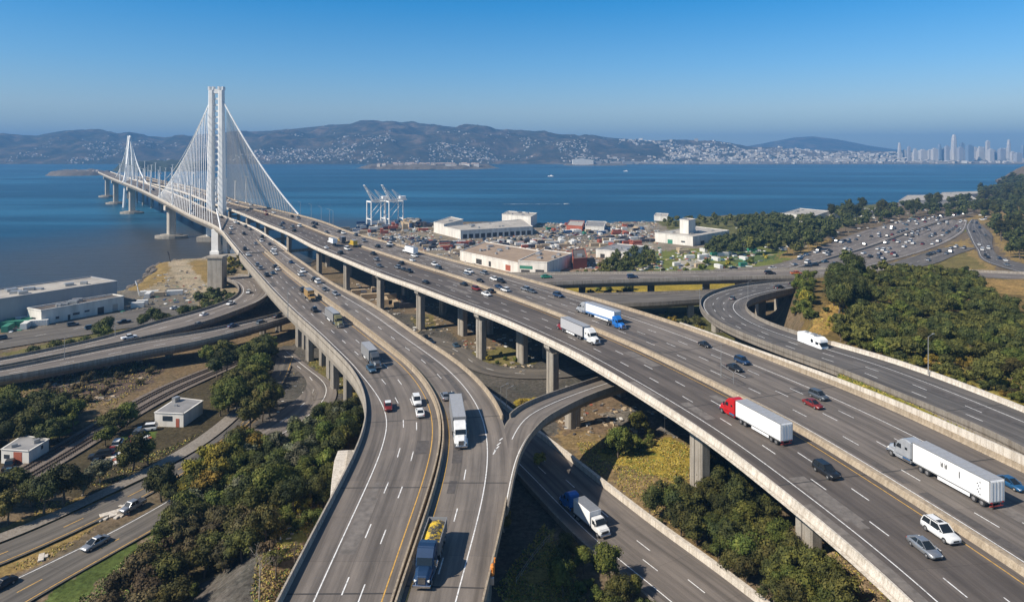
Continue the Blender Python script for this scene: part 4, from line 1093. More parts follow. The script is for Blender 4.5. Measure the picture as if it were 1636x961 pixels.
# ================================================================ suspension bridge
def cable_pts(a, b, sag, n=24):
    a = np.array(a, float); b = np.array(b, float); out = []
    for t in np.linspace(0, 1, n + 1):
        p = a * (1 - t) + b * t; p[2] -= sag * 4 * t * (1 - t); out.append(p)
    return out
def tube(mb, pts, r, n=6):
    for p, q in zip(pts[:-1], pts[1:]): mb.bar(p, q, r, r, n)
TX, TY = PY(346, 632).x, 632.0
br = thing('suspension_bridge', 'white two-legged bridge tower rising highest in the picture, with its fans of thin hangers', 'bridge', (TX, TY, -3))
M['tower'] = plain('tower white paint', (0.80, 0.80, 0.78), 0.5, var=0.08, scale=0.15)
zt = ZAT(140, TY); zb = -3.0
legs = []
for sx in (-1, 1):
    b = MB()
    xb, xt = TX + sx * 5.2, TX + sx * 4.3
    for (wa, wb, z0, z1) in ((6.4, 5.9, zb, 32), (5.7, 5.2, 32, 85), (5.1, 4.5, 85, zt - 2.5)):
        def leg(z): return TX + sx * (5.4 - 1.0 * (z - zb) / (zt - zb))
        v = []
        for z, w_ in ((z0, wa), (z1, wb)):
            c = leg(z)
            for dx, dy in ((-.5, -.32), (-.32, -.5), (.32, -.5), (.5, -.32), (.5, .32), (.32, .5), (-.32, .5), (-.5, .32)):
                v.append((c + dx * w_, TY + dy * w_ * 1.25, z))
        b.add(v, [[k, (k + 1) % 8, 8 + (k + 1) % 8, 8 + k] for k in range(8)] + [list(range(7, -1, -1)), list(range(8, 16))])
    c = leg(zt)
    b.box(c - 2.5, c - 1.2, TY - 2.6, TY + 2.6, zt - 2.5, zt + 0.8); b.box(c + 1.2, c + 2.5, TY - 2.6, TY + 2.6, zt - 2.5, zt + 0.8)
    b.wbuild('tower_leg', M['tower'], br)
z = 14
while z < zt - 8:
    b = MB(); hh = 1.6
    b.box(TX - 3.2, TX + 3.2, TY - 1.4, TY + 1.4, z, z + hh)
    b.wbuild('cross_link', M['tower'], br); z += 5.6
b = MB(); b.box(TX - 3.0, TX + 3.0, TY - 2.2, TY + 2.2, zt - 5.5, zt - 1.6); b.wbuild('saddle', M['tower'], br)
b = MB(); b.box(TX - 14, TX + 14, TY - 10, TY + 10, -5, 1.5); b.wbuild('footing', M['conc_col'], br, bevel=0.4)
# cables
nearL = lambda px: None
def LJ_at_px(px, a=0.0, m=-0.3, dz=1.2):
    best = None
    P_ = road_LJ.pos(a, m, dz)
    u = 818 + F * P_[:, 0] / P_[:, 1]
    k = int(np.argmin(np.abs(u - px))); return P_[k]
def R3_at_px(px, a=1.0, m=0.3, dz=1.2):
    P_ = road_R3.pos(a, m, dz); u = 818 + F * P_[:, 0] / P_[:, 1]; ok = P_[:, 1] > 420
    k = int(np.argmin(np.abs(u - px) + 1e6 * (~ok))); return P_[k]
top = np.array([TX - 5, TY, ZAT(158, TY)]); topr = np.array([TX + 5, TY, ZAT(158, TY)])
hr = 0.27
M['cable'] = plain('grey white cable wrap', (0.74, 0.74, 0.72), 0.5, var=0.12, scale=0.3)
def fan(topP, endP, deck, n, sag, cr, pw=1.0, t0=0.06, t1=0.95, rad=None):
    """deck: function t -> deck point, t=0 by the tower"""
    pts = cable_pts(topP, endP, sag, 40)
    b = MB(); tube(b, pts, cr); b.wbuild('main_cable', M['tower'], br)
    pa = np.array(pts); tt = np.linspace(0, 1, len(pts))
    for k in range(n):
        t = t0 + (t1 - t0) * (k + 0.5) / n
        q = np.array([np.interp(t, tt, pa[:, j]) for j in range(3)])
        d = deck(t)
        if q[2] - d[2] < 0.5: continue
        b = MB(); b.bar(q, d, rad or hr, rad or hr, 4); b.wbuild('hanger', M['tower' if rad else 'cable'], br)
eL = LJ_at_px(252); sL0 = road_LJ.near_s(LJ_at_px(350)); sL1 = road_LJ.near_s(eL)
fan(top, eL, lambda t: road_LJ.at(sL0 + (sL1 - sL0) * min(1, t ** 0.85 * 1.03), 0, -0.3, 1.2), 34, 9, 0.55)
eR = R3_at_px(477); sR0 = road_R3.near_s(R3_at_px(356)); sR1 = road_R3.near_s(eR)
fan(topr, eR, lambda t: road_R3.at(sR0 + (sR1 - sR0) * min(1, t ** 0.9 * 1.02), 1, 0.3, 1.2), 50, 7, 0.7, rad=0.40)
# inner pair towards the far left
eI = R3_at_px(262, 1.0); sI0 = road_R3.near_s(R3_at_px(352)); sI1 = road_R3.near_s(eI)
fan(top, eI, lambda t: road_R3.at(sI0 + (sI1 - sI0) * min(1, t ** 0.85), 1, 0.3, 1.2), 12, 10, 0.4)
a_ = LJ_at_px(353, 0, -0.3, 0.6)
b = MB(); b.bar(PY(346, 560, ZAT(334, 560)), a_, 0.55, 0.55, 6); b.wbuild('anchor_strut', M['tower'], br)
# the distant twin peak of the bridge
T2 = np.array([PY(207, 1010).x, 1010.0]); z2 = ZAT(217, 1010)
b2 = thing('suspension_bridge', 'small distant white cable peak of the bridge, far left of the great tower', 'bridge', (T2[0], T2[1], -3))
for dx in (-3.5, 3.5):
    b = MB(); b.bar((T2[0] + dx * 2.4, T2[1], -3), (T2[0] + dx * 0.5, T2[1], z2), 2.0, 1.3, 8); b.wbuild('tower_leg', M['tower'], b2)
for ex, ey, ez in ((PY(181, 1120).x, 1120, ZAT(288, 1120)), (PY(238, 960).x, 960, ZAT(296, 960)), (PY(196, 930).x, 930, ZAT(292, 930))):
    pts = cable_pts((T2[0], T2[1], z2), (ex, ey, ez), 12, 14); b = MB(); tube(b, pts, 0.9); b.wbuild('main_cable', M['tower'], b2)
    for k in range(1, 13):
        q = pts[k]; zd = ez + (33 - ez) * 0.0
        b = MB(); b.bar(q, (q[0], q[1], 35), 0.22, 0.22, 4)
        if q[2] > 36: b.wbuild('hanger', M['tower'], b2)
# ================================================================ street lamps
def make_lamp(h, arm):
    root = empty('street_lamp')
    b = MB(); b.bar((0, 0, 0), (0, 0, h), 0.17, 0.09, 6); b.build('pole', M['steel'], root)
    b = MB(); b.bar((0, 0, h - .1), (arm, 0, h + 0.5), 0.07, 0.05, 5); b.build('arm', M['steel'], root)
    b = MB(); b.box(arm - 0.1, arm + 0.8, -0.2, 0.2, h + 0.42, h + 0.6); b.build('lamp_head', M['steel'], root)
    return root
lampA = make_lamp(11, 2.2)
def make_tall():
    root = empty('street_lamp')
    b = MB(); b.bar((0, 0, 0), (0, 0, 24), 0.75, 0.4, 6); b.build('pole', M['white_steel'], root)
    b = MB(); b.box(-2.2, 2.2, -.3, .3, 23.6, 24.2); b.build('lamp_head', M['steel'], root)
    return root
lampB = make_tall(); _fb = [True]
def put_tall(x, y, z, label, group, s=1.0):
    o = lampB if _fb[0] else copy_tree(lampB); _fb[0] = False
    o.location = (x, y, z); o.scale = (1, 1, s); tag(o, label, 'street lamp', group)

_first = [True]
def put_lamp(x, y, z, rz, label, group, sc_=1.0):
    o = lampA if _first[0] else copy_tree(lampA); _first[0] = False
    o.location = (x, y, z); o.rotation_euler.z = rz; o.scale = (sc_, sc_, sc_)
    tag(o, label, 'street lamp', group)
for px, side in ((455, 'first'), (467, 'second'), (481, 'third'), (498, 'fourth'), (513, 'fifth'), (526, 'sixth'), (533, 'seventh')):
    q = R3_at_px(px, 1.0, 0.7, 0.9); put_lamp(*q, 2.6, side + ' lamp post from the white tower along the far parapet of the main viaduct', 'lamp posts on the far parapet of the main viaduct')
for k in range(16):
    s_ = sT + 40 + k * 42
    for a in (0.0, 1.0):
        if s_ > road_R3.s[-1]: continue
        q = road_R3.at(s_, a, 0.4 if a else -0.4, 1.0); put_tall(*q, 'tall pale lamp post in the rows on the distant right bridge deck', 'lamp posts on the distant right bridge deck', .85 + .25 * (k % 3 == 0))
for k in range(9):
    s_ = 190 + k * 60
    if s_ < road_LJ.s[-1]:
        q = road_LJ.at(s_, 0, -0.3, 1.0); put_tall(*q, 'tall pale lamp post in the row on the distant left bridge deck', 'lamp posts on the distant left bridge deck')
for (px, py, z, sc_, lab) in ((800, 668, 0, .85, 'lamp post behind the gore between the two ramps, left of a close pair'), (809, 672, 0, .85, 'lamp post behind the gore between the two ramps, right of a close pair'),
                         (460, 508, 15.5, 1.0, 'lamp post fixed to the outer parapet of the left viaduct'), (184, 543, 4, .9, 'lamp post with a yellow foot beside the upper curved ramp'),
                         (103, 580, 4, .8, 'lamp post on the strip between the curved ramps, at the left'), (1483, 598, 20, .9, 'lamp post in the bushes beside the loop ramp'),
                         (1062, 690, 0, .7, 'low lamp post in the shade under the main viaduct'), (1118, 493, 17, .7, 'lamp post outside the bend of the loop ramp'), (1195, 480, 17, .7, 'lamp post inside the bend of the loop ramp')):
    p = P(px, py, z); put_lamp(p.x, p.y, z, 0.5, lab, None, sc_)
# ================================================================ container cranes
def make_crane():
    r = empty('container_crane')
    W = M['white_steel']
    hs = 35.0
    for x in (-9, 9):
        for y in (-11, 11):
            b = MB(); b.bar((x * 1.05, y, 0), (x, y, hs), 0.95, 0.8, 6); b.build('leg', W, r)
    for y in (-11, 11):
        b = MB(); b.box(-9, 9, y - 0.8, y + 0.8, hs - 1.5, hs + 0.5); b.box(-9, 9, y - 0.6, y + 0.6, 9, 10.4); b.build('portal_beam', W, r)
    for x in (-9, 9):
        b = MB(); b.box(x - 0.7, x + 0.7, -11, 11, hs - 1.5, hs); b.box(x - 0.5, x + 0.5, -11, 11, 4.0, 5.4); b.bar((x, -11, 10), (x, 11, hs - 1), 0.4); b.build('side_frame', W, r)
    b = MB(); b.box(-3.6, -2.2, -6, 20, hs + 0.5, hs + 2.4); b.box(2.2, 3.6, -6, 20, hs + 0.5, hs + 2.4)
    for k in range(4): b.box(-3, 3, -4 + k * 7, -3 + k * 7, hs + 0.6, hs + 1.4)
    b.build('girder', W, r)
    b = MB()
    for x in (-1, 1):
        b.bar((x * 5.5, 4, hs), (x * 3.2, -17, hs + 21), 0.6, 0.5, 5)
        b.bar((x * 2.8, -6, hs + 1.5), (x * 3.2, -17, hs + 21), 0.7, 0.6, 5)
        b.bar((x * 3.2, -17, hs + 21), (x * 3.0, -18.5, hs + 23), 0.6, 0.6, 5)
    b.bar((-3, -18.5, hs + 23), (3, -18.5, hs + 23), 0.5); b.bar((-3, -13, hs + 14), (3, -13, hs + 14), 0.4); b.bar((-2.8, -9, hs + 9), (2.8, -9, hs + 9), 0.4)
    b.build('raised_boom', W, r)
    b = MB()
    for x in (-1, 1):
        b.bar((x * 4, 10, hs), (x * 2.0, -2, hs + 16), 0.45, 0.4, 5); b.bar((x * 2.0, -2, hs + 16), (x * 3, 18, hs + 2), 0.25, 0.25, 4)
    b.build('back_stay', W, r)
    b = MB(); b.box(-4, 4, 9, 18, hs + 2.4, hs + 6.5); b.build('machinery_house', W, r, bevel=0.2)
    b = MB(); b.box(-1.5, 1.5, -1, 2.4, hs - 3, hs - 0.2); b.build('operator_cab', M['steel'], r, bevel=0.1)
    for x in (-9.4, 9.4):
        for y in (-11, 11):
            b = MB(); b.box(x - 1, x + 1, y - 2.6, y + 2.6, 0, 1.6); b.build('bogie', M['dark_steel'], r)
    return r
cr = make_crane(); p = PY(601, 735)
cr.location = (p.x, p.y, 0); cr.rotation_euler.z = R(-58); cr.scale = (0.72, 0.72, 0.74)
tag(cr, 'white container crane with raised boom, left of the pair at the port', 'crane', 'container cranes at the port')
c2 = copy_tree(cr); p = PY(629, 738); c2.location = (p.x, p.y, 0)
tag(c2, 'white container crane with raised boom, right of the pair at the port', 'crane', 'container cranes at the port')
# ================================================================ buildings
M['bwall'] = plain('white building wall', (0.64, 0.61, 0.55), 0.8, var=0.22, scale=0.3, stretch=(1, 1, 0.2))
M['bwall_grey'] = plain('grey building wall', (0.34, 0.34, 0.34), 0.8, var=0.12, scale=0.2, stretch=(1, 1, 0.3))
M['roof_pale'] = plain('pale flat roof', (0.36, 0.33, 0.285), 0.9, var=0.32, scale=0.12)
M['roof_brown'] = plain('brown flat roof', (0.30, 0.22, 0.15), 0.9, var=0.25, scale=0.1)
M['roof_grey'] = plain('grey flat roof', (0.22, 0.215, 0.21), 0.9, var=0.3, scale=0.2)
M['roof_dark'] = plain('dark tar roof', (0.10, 0.085, 0.075), 0.9, var=0.35, scale=0.2)
M['rust_box'] = plain('rust red container', (0.33, 0.09, 0.05), 0.7)
M['blue_box'] = plain('blue container', (0.05, 0.11, 0.22), 0.6)
M['green_box'] = plain('green container', (0.04, 0.20, 0.13), 0.6)
M['tan_box'] = plain('tan container', (0.45, 0.35, 0.23), 0.7)
M['white_box'] = plain('white container', (0.65, 0.64, 0.6), 0.6)
M['dark_box'] = plain('dark container', (0.06, 0.06, 0.07), 0.6)
M['orange'] = plain('orange paint', (0.65, 0.22, 0.03), 0.6)
def building(quad, h, label, wall='bwall', roof='roof_pale', doors=(), name='warehouse', cat='building', roof_bits=6, par=0.6):
    """quad: four pixel corners of the base on the ground, first two = the front side as seen, going round"""
    Q = [P(a, c, 0) for a, c in quad]
    c = sum(Q, Vector()) / len(Q)
    r = thing(name, label, cat, (c.x, c.y, 0))
    b = MB(); n = len(Q)
    b.prism([(q.x, q.y) for q in Q], -1, h, axis='z'); b.wbuild('wall', M[wall], r)
    b = MB()
    ins = [q + (c - q).normalized() * 0.5 for q in Q]
    b.prism([(q.x, q.y) for q in ins], h, h + 0.12, axis='z'); rf = b.wbuild('roof', M[roof], r)
    b = MB()
    for k in range(n):
        q0, q1 = Q[k], Q[(k + 1) % n]; d = (q1 - q0); L = d.length; rz = math.atan2(d.y, d.x)
        b.box(-0.05, L + 0.05, -0.2, 0.25, h, h + par, rz=rz, c=(q0.x, q0.y))
    b.wbuild('parapet', M[wall], r)
    for k in range(roof_bits):
        u, v_ = random.uniform(.12, .85), random.uniform(.2, .8)
        q = (Q[0] * (1 - u) + Q[1] * u) * (1 - v_) + (Q[3 % n] * (1 - u) + Q[2] * u) * v_
        s = random.uniform(0.8, 2.4) * (0.45 if h < 5.5 else 1); bb = MB(); bb.box(-s, s, -s * .7, s * .7, h + 0.1, h + 0.1 + min(s, 1) * random.uniform(.8, 1.6), rz=random.uniform(0, 1.5), c=(q.x, q.y))
        bb.v = [(x - r.location.x, y - r.location.y, z) for x, y, z in bb.v]
        bb.build('roof_vent', M['steel'], rf)
    for (side, u0, u1, z0, z1, nm, mt) in doors:
        q0, q1 = Q[side], Q[(side + 1) % n]; d = (q1 - q0); L = d.length; rz = math.atan2(d.y, d.x)
        # outward side = away from the centre
        nn = Vector((d.y, -d.x, 0)).normalized(); sgn = 1 if nn.dot(q0 - c) > 0 else -1
        b = MB(); y0, y1 = (-0.06, 0.1) if sgn > 0 else (-0.1, 0.06)
        b.box(L * u0, L * u1, y0, y1, z0, z1, rz=rz, c=(q0.x, q0.y)); b.wbuild(nm, M[mt], r)
    return r, Q
# big grey warehouse left and its annex
building([(-120, 541), (187, 486), (145, 477.5), (-120, 521)], 11.5, 'long grey windowless warehouse with a pale flat roof on the left shore', 'bwall_grey', 'roof_pale', roof_bits=10,
         doors=[(0, .45, .47, 0, 2.3, 'door', 'dark_steel'), (0, .8, .83, 0, 3.5, 'door', 'bwall')])
building([(66, 519), (198, 494), (180, 490.5), (44, 514.5)], 6.2, 'low annex with dark roof and bright end wall in front of the grey warehouse', 'bwall', 'roof_dark', roof_bits=5,
         doors=[(0, .16, .2, 1.5, 2.6, 'window', 'window_dark'), (0, .3, .33, 0, 2.4, 'door', 'dark_steel'), (0, .36, .44, 1.8, 2.8, 'window', 'window_dark'), (0, .5, .56, 2.2, 3.0, 'window', 'window_dark'),
                (0, .66, .74, 0, 3.2, 'loading_door', 'window_dark'), (0, .85, .92, 0, 3.4, 'loading_door', 'steel'), (3, .3, .6, 2.0, 2.8, 'window', 'window_dark')])
# small buildings by the railway
building([(2, 739), (46, 742), (78, 722), (36, 716)], 3.4, 'small white flat-roofed shed beside the tracks at the left edge', 'bwall', 'roof_grey', name='shed', roof_bits=2, par=.12,
         doors=[(0, .45, .75, 0, 3.0, 'loading_door', 'rust_box'), (1, .6, .7, 2, 2.9, 'window', 'window_dark'), (0, .1, .3, 1.2, 2.2, 'window', 'window_dark')])
building([(247, 680), (293, 682), (324, 660), (284, 655)], 3.8, 'white shed with a grey roof half hidden by trees beside the tracks', 'bwall', 'roof_grey', name='shed', roof_bits=2, par=.12,
         doors=[(0, .28, .62, 1.6, 3.0, 'window', 'window_dark'), (0, .74, .86, 0, 2.4, 'door', 'rust_box')])
# port
d_ = [(1, 0.03 + 0.081 * k, 0.085 + 0.081 * k, 0.3, 4.2, 'loading_door', 'window_dark') for k in range(12)]
building([(709, 375), (736, 382), (851, 375), (835, 362)], 7.5, 'long white port warehouse with a row of dark loading doors', 'bwall', 'roof_pale', d_, roof_bits=8)
building([(693, 371), (709, 375), (740, 366), (720, 361)], 9.5, 'white gable block joined to the left end of the port warehouse', 'bwall', 'roof_pale', roof_bits=1)
building([(802, 359), (848, 364), (858, 357), (812, 353)], 11.0, 'pale block with tall roof vents behind the port warehouse', 'bwall', 'roof_pale', roof_bits=5)
building([(828, 437), (874, 440), (914, 424), (868, 417)], 8.0, 'brown-roofed warehouse with a dark end wall near the crossing overpass', 'bwall', 'roof_brown', roof_bits=4,
         doors=[(0, .05, .5, 3.4, 5.4, 'window', 'green_box'), (0, .6, .9, 0.3, 3.4, 'loading_door', 'dark_steel'), (0, .1, .4, .3, 2.8, 'loading_door', 'dark_steel')])
building([(735, 416), (828, 437), (868, 417), (775, 400)], 6.5, 'wide low brown shed with white end walls along the far parapet', 'bwall', 'roof_brown', roof_bits=8,
         doors=[(0, .3, .4, .5, 4, 'loading_door', 'dark_steel'), (0, .52, .56, .5, 4, 'loading_door', 'dark_steel'), (0, .8, .88, .5, 4.2, 'loading_door', 'rust_box')])
building([(1046, 386), (1107, 393), (1165, 382), (1112, 375)], 7.5, 'white factory with a square tower block on its roof', 'bwall', 'roof_pale', roof_bits=7,
         doors=[(0, .35, .48, 0, 3.4, 'loading_door', 'green_box'), (0, .7, .8, 2.2, 3.4, 'window', 'window_dark'), (1, .2, .3, 0, 3, 'door', 'dark_steel'), (1, .6, .8, 0, 3.5, 'loading_door', 'blue_box')])
building([(1086, 386), (1100, 388), (1111, 385), (1096, 383)], 19.0, 'square tower block with masts, rising from the white factory', 'bwall', 'roof_brown', roof_bits=3, name='tower_block')
building([(952, 411), (1000, 415), (1030, 405), (985, 401)], 5.5, 'low white workshop beside dark trees in the port yard', 'bwall', 'roof_grey', roof_bits=4,
         doors=[(0, .15, .3, 0, 3, 'loading_door', 'dark_steel'), (0, .5, .7, 1.5, 2.6, 'window', 'window_dark')])
building([(916, 430), (938, 428), (934, 412), (914, 414)], 6.5, 'rust-red shed against the dark end of the brown-roofed warehouse', 'rust_box', 'roof_dark', name='shed', roof_bits=1)
building([(1250, 351), (1300, 356), (1325, 347), (1278, 342)], 7, 'white hall with a pale roof standing among the shore trees', 'bwall', 'roof_pale', roof_bits=3)
building([(1330, 349), (1400, 345), (1398, 339), (1330, 341)], 5, 'low white hall behind the row of dark trees', 'bwall', 'roof_pale', roof_bits=2)
building([(1436, 329), (1560, 326), (1548, 318), (1450, 319)], 7, 'long pale pier shed on the point at the right', 'bwall', 'roof_pale', roof_bits=4)
building([(1500, 318), (1565, 315), (1560, 311), (1506, 313)], 6, 'farther pale pier shed behind the first on the point', 'bwall', 'roof_pale', roof_bits=2)
building([(1045, 351), (1066, 352), (1068, 347), (1048, 346)], 4, 'small white hut on the shore left of the factory tower', 'bwall', 'roof_pale', roof_bits=1, name='hut')
building([(905, 368), (930, 370), (934, 361), (910, 360)], 5, 'red-ended hall at the right of the port warehouse', 'rust_box', 'roof_pale', roof_bits=1)
building([(935, 370), (965, 371), (968, 362), (938, 361)], 5, 'white hall beside the red-ended hall in the port', 'bwall', 'roof_grey', roof_bits=1)
building([(640, 362), (662, 364), (672, 357), (650, 356)], 5, 'low tan hall on the quay right of the cranes', 'tan_box', 'roof_pale', roof_bits=1)
# ---- shipping containers and stacked goods in the yards
def make_box(mt):
    b = MB(); b.box(-3, 3, -1.25, 1.25, 0.1, 2.6)
    for k in range(15): b.box(-2.9 + k * .4, -2.75 + k * .4, -1.3, 1.3, 0.2, 2.5)
    return mesh('shipping_container', b.v, b.f, M[mt])
boxes = {k: make_box(k) for k in ('rust_box', 'blue_box', 'green_box', 'tan_box', 'white_box', 'dark_box')}
words = {'rust_box': 'rust red', 'blue_box': 'blue', 'green_box': 'green', 'tan_box': 'tan', 'white_box': 'white', 'dark_box': 'dark'}
def scatter_boxes(poly, n, keys, where, stack=1, ang=0.3):
    W_ = [(q.x, q.y) for q in WP(poly)]
    xs = [a for a, _ in W_]; ys = [c for _, c in W_]; k = 0; tries = 0; used = []
    while k < n and tries < n * 60:
        tries += 1; x = random.uniform(min(xs), max(xs)); y = random.uniform(min(ys), max(ys))
        if not inside(np.array([x]), np.array([y]), W_)[0]: continue
        if any((x - a) ** 2 + (y - c) ** 2 < 20 for a, c in used): continue
        used.append((x, y)); hgt = random.randint(1, stack); rz = ang + random.choice([0, 0, math.pi / 2])
        for lv in range(hgt):
            mt = random.choice(keys); o = link('shipping_container', boxes[mt], None, (x, y, tz1(x, y) + 2.6 * lv)); o.rotation_euler.z = rz; s = random.uniform(.8, 1.6)
            o.scale = (s, 1, 1)
            tag(o, '%s container box in the clutter %s' % (words[mt], where), 'container', 'container boxes ' + where)
            k += 1
scatter_boxes([(565, 374), (600, 378), (650, 372), (690, 368), (660, 360), (575, 363)], 60, ['rust_box', 'blue_box', 'tan_box', 'white_box', 'dark_box'], 'at the foot of the cranes', 3)
scatter_boxes([(500, 366), (560, 380), (575, 370), (540, 362)], 22, ['rust_box', 'tan_box', 'white_box', 'white_box'], 'left of the cranes', 2)
scatter_boxes([(650, 362), (685, 364), (690, 358), (655, 357)], 16, ['dark_box', 'dark_box', 'blue_box'], 'right of the cranes', 2)
scatter_boxes([(670, 396), (735, 404), (760, 390), (680, 386)], 34, ['rust_box', 'dark_box', 'dark_box', 'white_box', 'tan_box'], 'between the main viaduct and the port warehouse', 1)
scatter_boxes([(760, 396), (880, 400), (930, 384), (800, 386)], 40, ['rust_box', 'white_box', 'white_box', 'tan_box', 'dark_box', 'dark_box'], 'in the red yard before the port warehouse', 1)
scatter_boxes([(870, 370), (1000, 380), (1040, 362), (900, 358)], 44, ['rust_box', 'white_box', 'green_box', 'tan_box', 'dark_box', 'blue_box'], 'in the yard right of the port warehouse', 1)
scatter_boxes([(940, 398), (1040, 398), (1045, 384), (960, 378)], 26, ['dark_box', 'white_box', 'tan_box', 'rust_box'], 'around the low workshop', 1)
scatter_boxes([(1060, 430), (1200, 428), (1220, 400), (1080, 400)], 18, ['white_box', 'tan_box', 'green_box', 'white_box'], 'on the grass beyond the crossing overpass', 1)
scatter_boxes([(200, 500), (260, 480), (310, 470), (240, 470)], 6, ['white_box', 'dark_box', 'tan_box'], 'on the sandy shore by the warehouse', 1)
scatter_boxes([(12, 530), (60, 520), (40, 510), (5, 520)], 10, ['green_box', 'white_box', 'green_box', 'rust_box'], 'left of the low annex', 1)
scatter_boxes([(1300, 352), (1420, 345), (1420, 338), (1300, 342)], 24, ['white_box', 'white_box', 'tan_box'], 'among the shore trees at the right', 1)
scatter_boxes([(570, 470), (660, 500), (680, 490), (600, 462)], 12, ['tan_box', 'dark_box'], 'in the rubble under the main viaduct', 1)
# small stuff lying about in the yards, lots and under the decks
def clutter(name, regions, label):
    cm = [M[k] for k in ('tan_box', 'white_box', 'dark_box', 'rust_box', 'steel', 'conc_dark', 'blue_box', 'green_box')]; mb = MB(); rr = random.Random(4)
    for poly, n, s0, s1, wts in regions:
        W_ = [(q.x, q.y) for q in WP(poly)]; xs = [a for a, _ in W_]; ys = [c for _, c in W_]; k = 0
        X = [rr.uniform(min(xs), max(xs)) for _ in range(n * 4)]; Y = [rr.uniform(min(ys), max(ys)) for _ in range(n * 4)]
        ok = inside(np.array(X), np.array(Y), W_) & (fbm(np.array(X) / 14, np.array(Y) / 14, 3, 91) > 0.42); Z = tz(np.array(X), np.array(Y))
        for x, y, z, o in zip(X, Y, Z, ok):
            if not o or z < -1 or k >= n: continue
            k += 1; a = rr.uniform(s0, s1); b_ = rr.uniform(s0, s1) * .6; h = rr.uniform(.15, .7) * s1 * .6
            mb.box(-a, a, -b_, b_, z - .1, z + h, mi=rr.choices(range(8), wts)[0], rz=.3 + rr.choice([0, 1.57]) + rr.gauss(0, .25), c=(x, y))
    tag(mb.build(name, cm), label, 'clutter', kind='stuff')
clutter('yard_clutter', [([(540, 372), (700, 358), (1050, 354), (1060, 440), (930, 446), (740, 420), (600, 388)], 2600, .4, 1.9, (7, 7, 4, 2, 4, 3, 1, 1)),
    ([(1030, 436), (1080, 402), (1230, 398), (1210, 430)], 160, .4, 2.2, (4, 6, 1, 1, 2, 2, 1, 2)),
    ([(1150, 395), (1180, 350), (1330, 340), (1560, 325), (1500, 345), (1350, 375), (1250, 410)], 500, .5, 2.0, (3, 8, 2, 1, 2, 1, 1, 1)),
    ([(190, 500), (250, 440), (300, 430), (345, 470), (300, 490)], 130, .2, 1.3, (5, 5, 3, 1, 3, 3, 1, 1)),
    ([(0, 535), (60, 520), (30, 505), (0, 512)], 60, .3, 1.2, (3, 4, 1, 1, 2, 1, 1, 5)),
    ([(60, 600), (230, 575), (260, 590), (180, 640), (70, 650)], 200, .15, .9, (5, 1, 4, 1, 0, 6, 0, 0)),
    ([(560, 450), (860, 530), (860, 600), (720, 580), (600, 500)], 420, .2, 1.1, (6, 3, 5, 2, 3, 5, 0, 0)),
    ([(440, 560), (500, 560), (600, 650), (500, 690), (430, 690)], 90, .12, .5, (4, 3, 4, 0, 2, 3, 0, 0)),
    ([(870, 640), (1100, 650), (1130, 700), (900, 700)], 160, .15, .9, (5, 2, 4, 1, 2, 5, 0, 0)),
    ([(110, 770), (190, 720), (245, 690), (240, 705), (170, 760)], 150, .3, 1.3, (3, 6, 3, 1, 3, 1, 1, 1)),
    ([(60, 890), (180, 820), (225, 800), (220, 815), (90, 890)], 70, .15, .8, (4, 6, 1, 1, 0, 4, 0, 0)),
    ([(420, 870), (520, 815), (500, 860), (430, 961)], 90, .1, .5, (4, 3, 2, 1, 0, 5, 0, 0))], 'countless small bits of clutter in the yards and under the decks')
# shoreline rocks at the left: one rough mass each
M['rock'] = plain('shore rock', (0.13, 0.11, 0.09), 0.95, var=0.35, scale=0.8)
def rock_mesh(k):
    bm = bmesh.new(); bmesh.ops.create_icosphere(bm, subdivisions=2, radius=1)
    for v in bm.verts:
        n = fbm(np.array([v.co.x * 1.3 + k * 9]), np.array([v.co.y * 1.3 + v.co.z * 2]), 3, k)[0]
        v.co *= 0.65 + 0.7 * n; v.co.z *= 0.6
    me = bpy.data.meshes.new('rock'); bm.to_mesh(me); bm.free(); me.materials.append(M['rock']); return me
rocks = [rock_mesh(k) for k in range(4)]
edge = catmull([Vector((a, c, 0)) for a, c in SHORE[4:12]], 3.2)
for q in edge:
    for _ in range(1):
        o = link('rock', random.choice(rocks), None, (q[0] + random.gauss(0, 2.2), q[1] + random.gauss(0, 2.2), random.uniform(-3.2, -2.0)))
        s = random.uniform(.9, 3.0); o.scale = (s, s * random.uniform(.7, 1.3), s); o.rotation_euler.z = random.uniform(0, 6)
        tag(o, 'dark boulder in the riprap along the left shore', 'rock', 'riprap boulders along the left shore')
# ================================================================ islands
def island(name, px0, px1, Y, dep, hgt, label, seed, mt):
    X0, X1 = PY(px0, Y).x, PY(px1, Y).x; nx, ny = 60, 14
    XX, YY = np.meshgrid(np.linspace(X0, X1, nx), np.linspace(Y - dep, Y + dep, ny))
    u = (XX - (X0 + X1) / 2) / ((X1 - X0) / 2); v_ = (YY - Y) / dep
    e = 1 - u ** 2 - v_ ** 2 + 0.5 * (fbm(XX / 60, YY / 60, 3, seed) - .5)
    Z = -5 + (hgt + 5) * sst(0, 0.35, e) * (0.5 + fbm(XX / 50, YY / 80, 3, seed + 3) * 1.0)
    v = np.stack([XX, YY, Z], -1).reshape(-1, 3); i = np.arange(nx * ny).reshape(ny, nx)
    f = np.stack([i[:-1, :-1], i[:-1, 1:], i[1:, 1:], i[1:, :-1]], -1).reshape(-1, 4)
    return tag(link(name, mesh(name, v, f.tolist(), mt, smooth=True)), kind='structure')
M['isl'] = plain('island ground', (0.11, 0.09, 0.065), 1, var=0.5, scale=0.02)
island('island', 572, 800, 3500, 300, 15, '', 3, M['isl'])
island('island', 85, 172, 2450, 120, 13, '', 6, M['rock'])
island('island', 895, 1005, 4250, 160, 4, '', 9, M['isl'])
island('island', 190, 330, 3050, 200, 34, '', 12, plain('wooded island', (0.03, 0.04, 0.02), 1, var=0.5, scale=0.02))
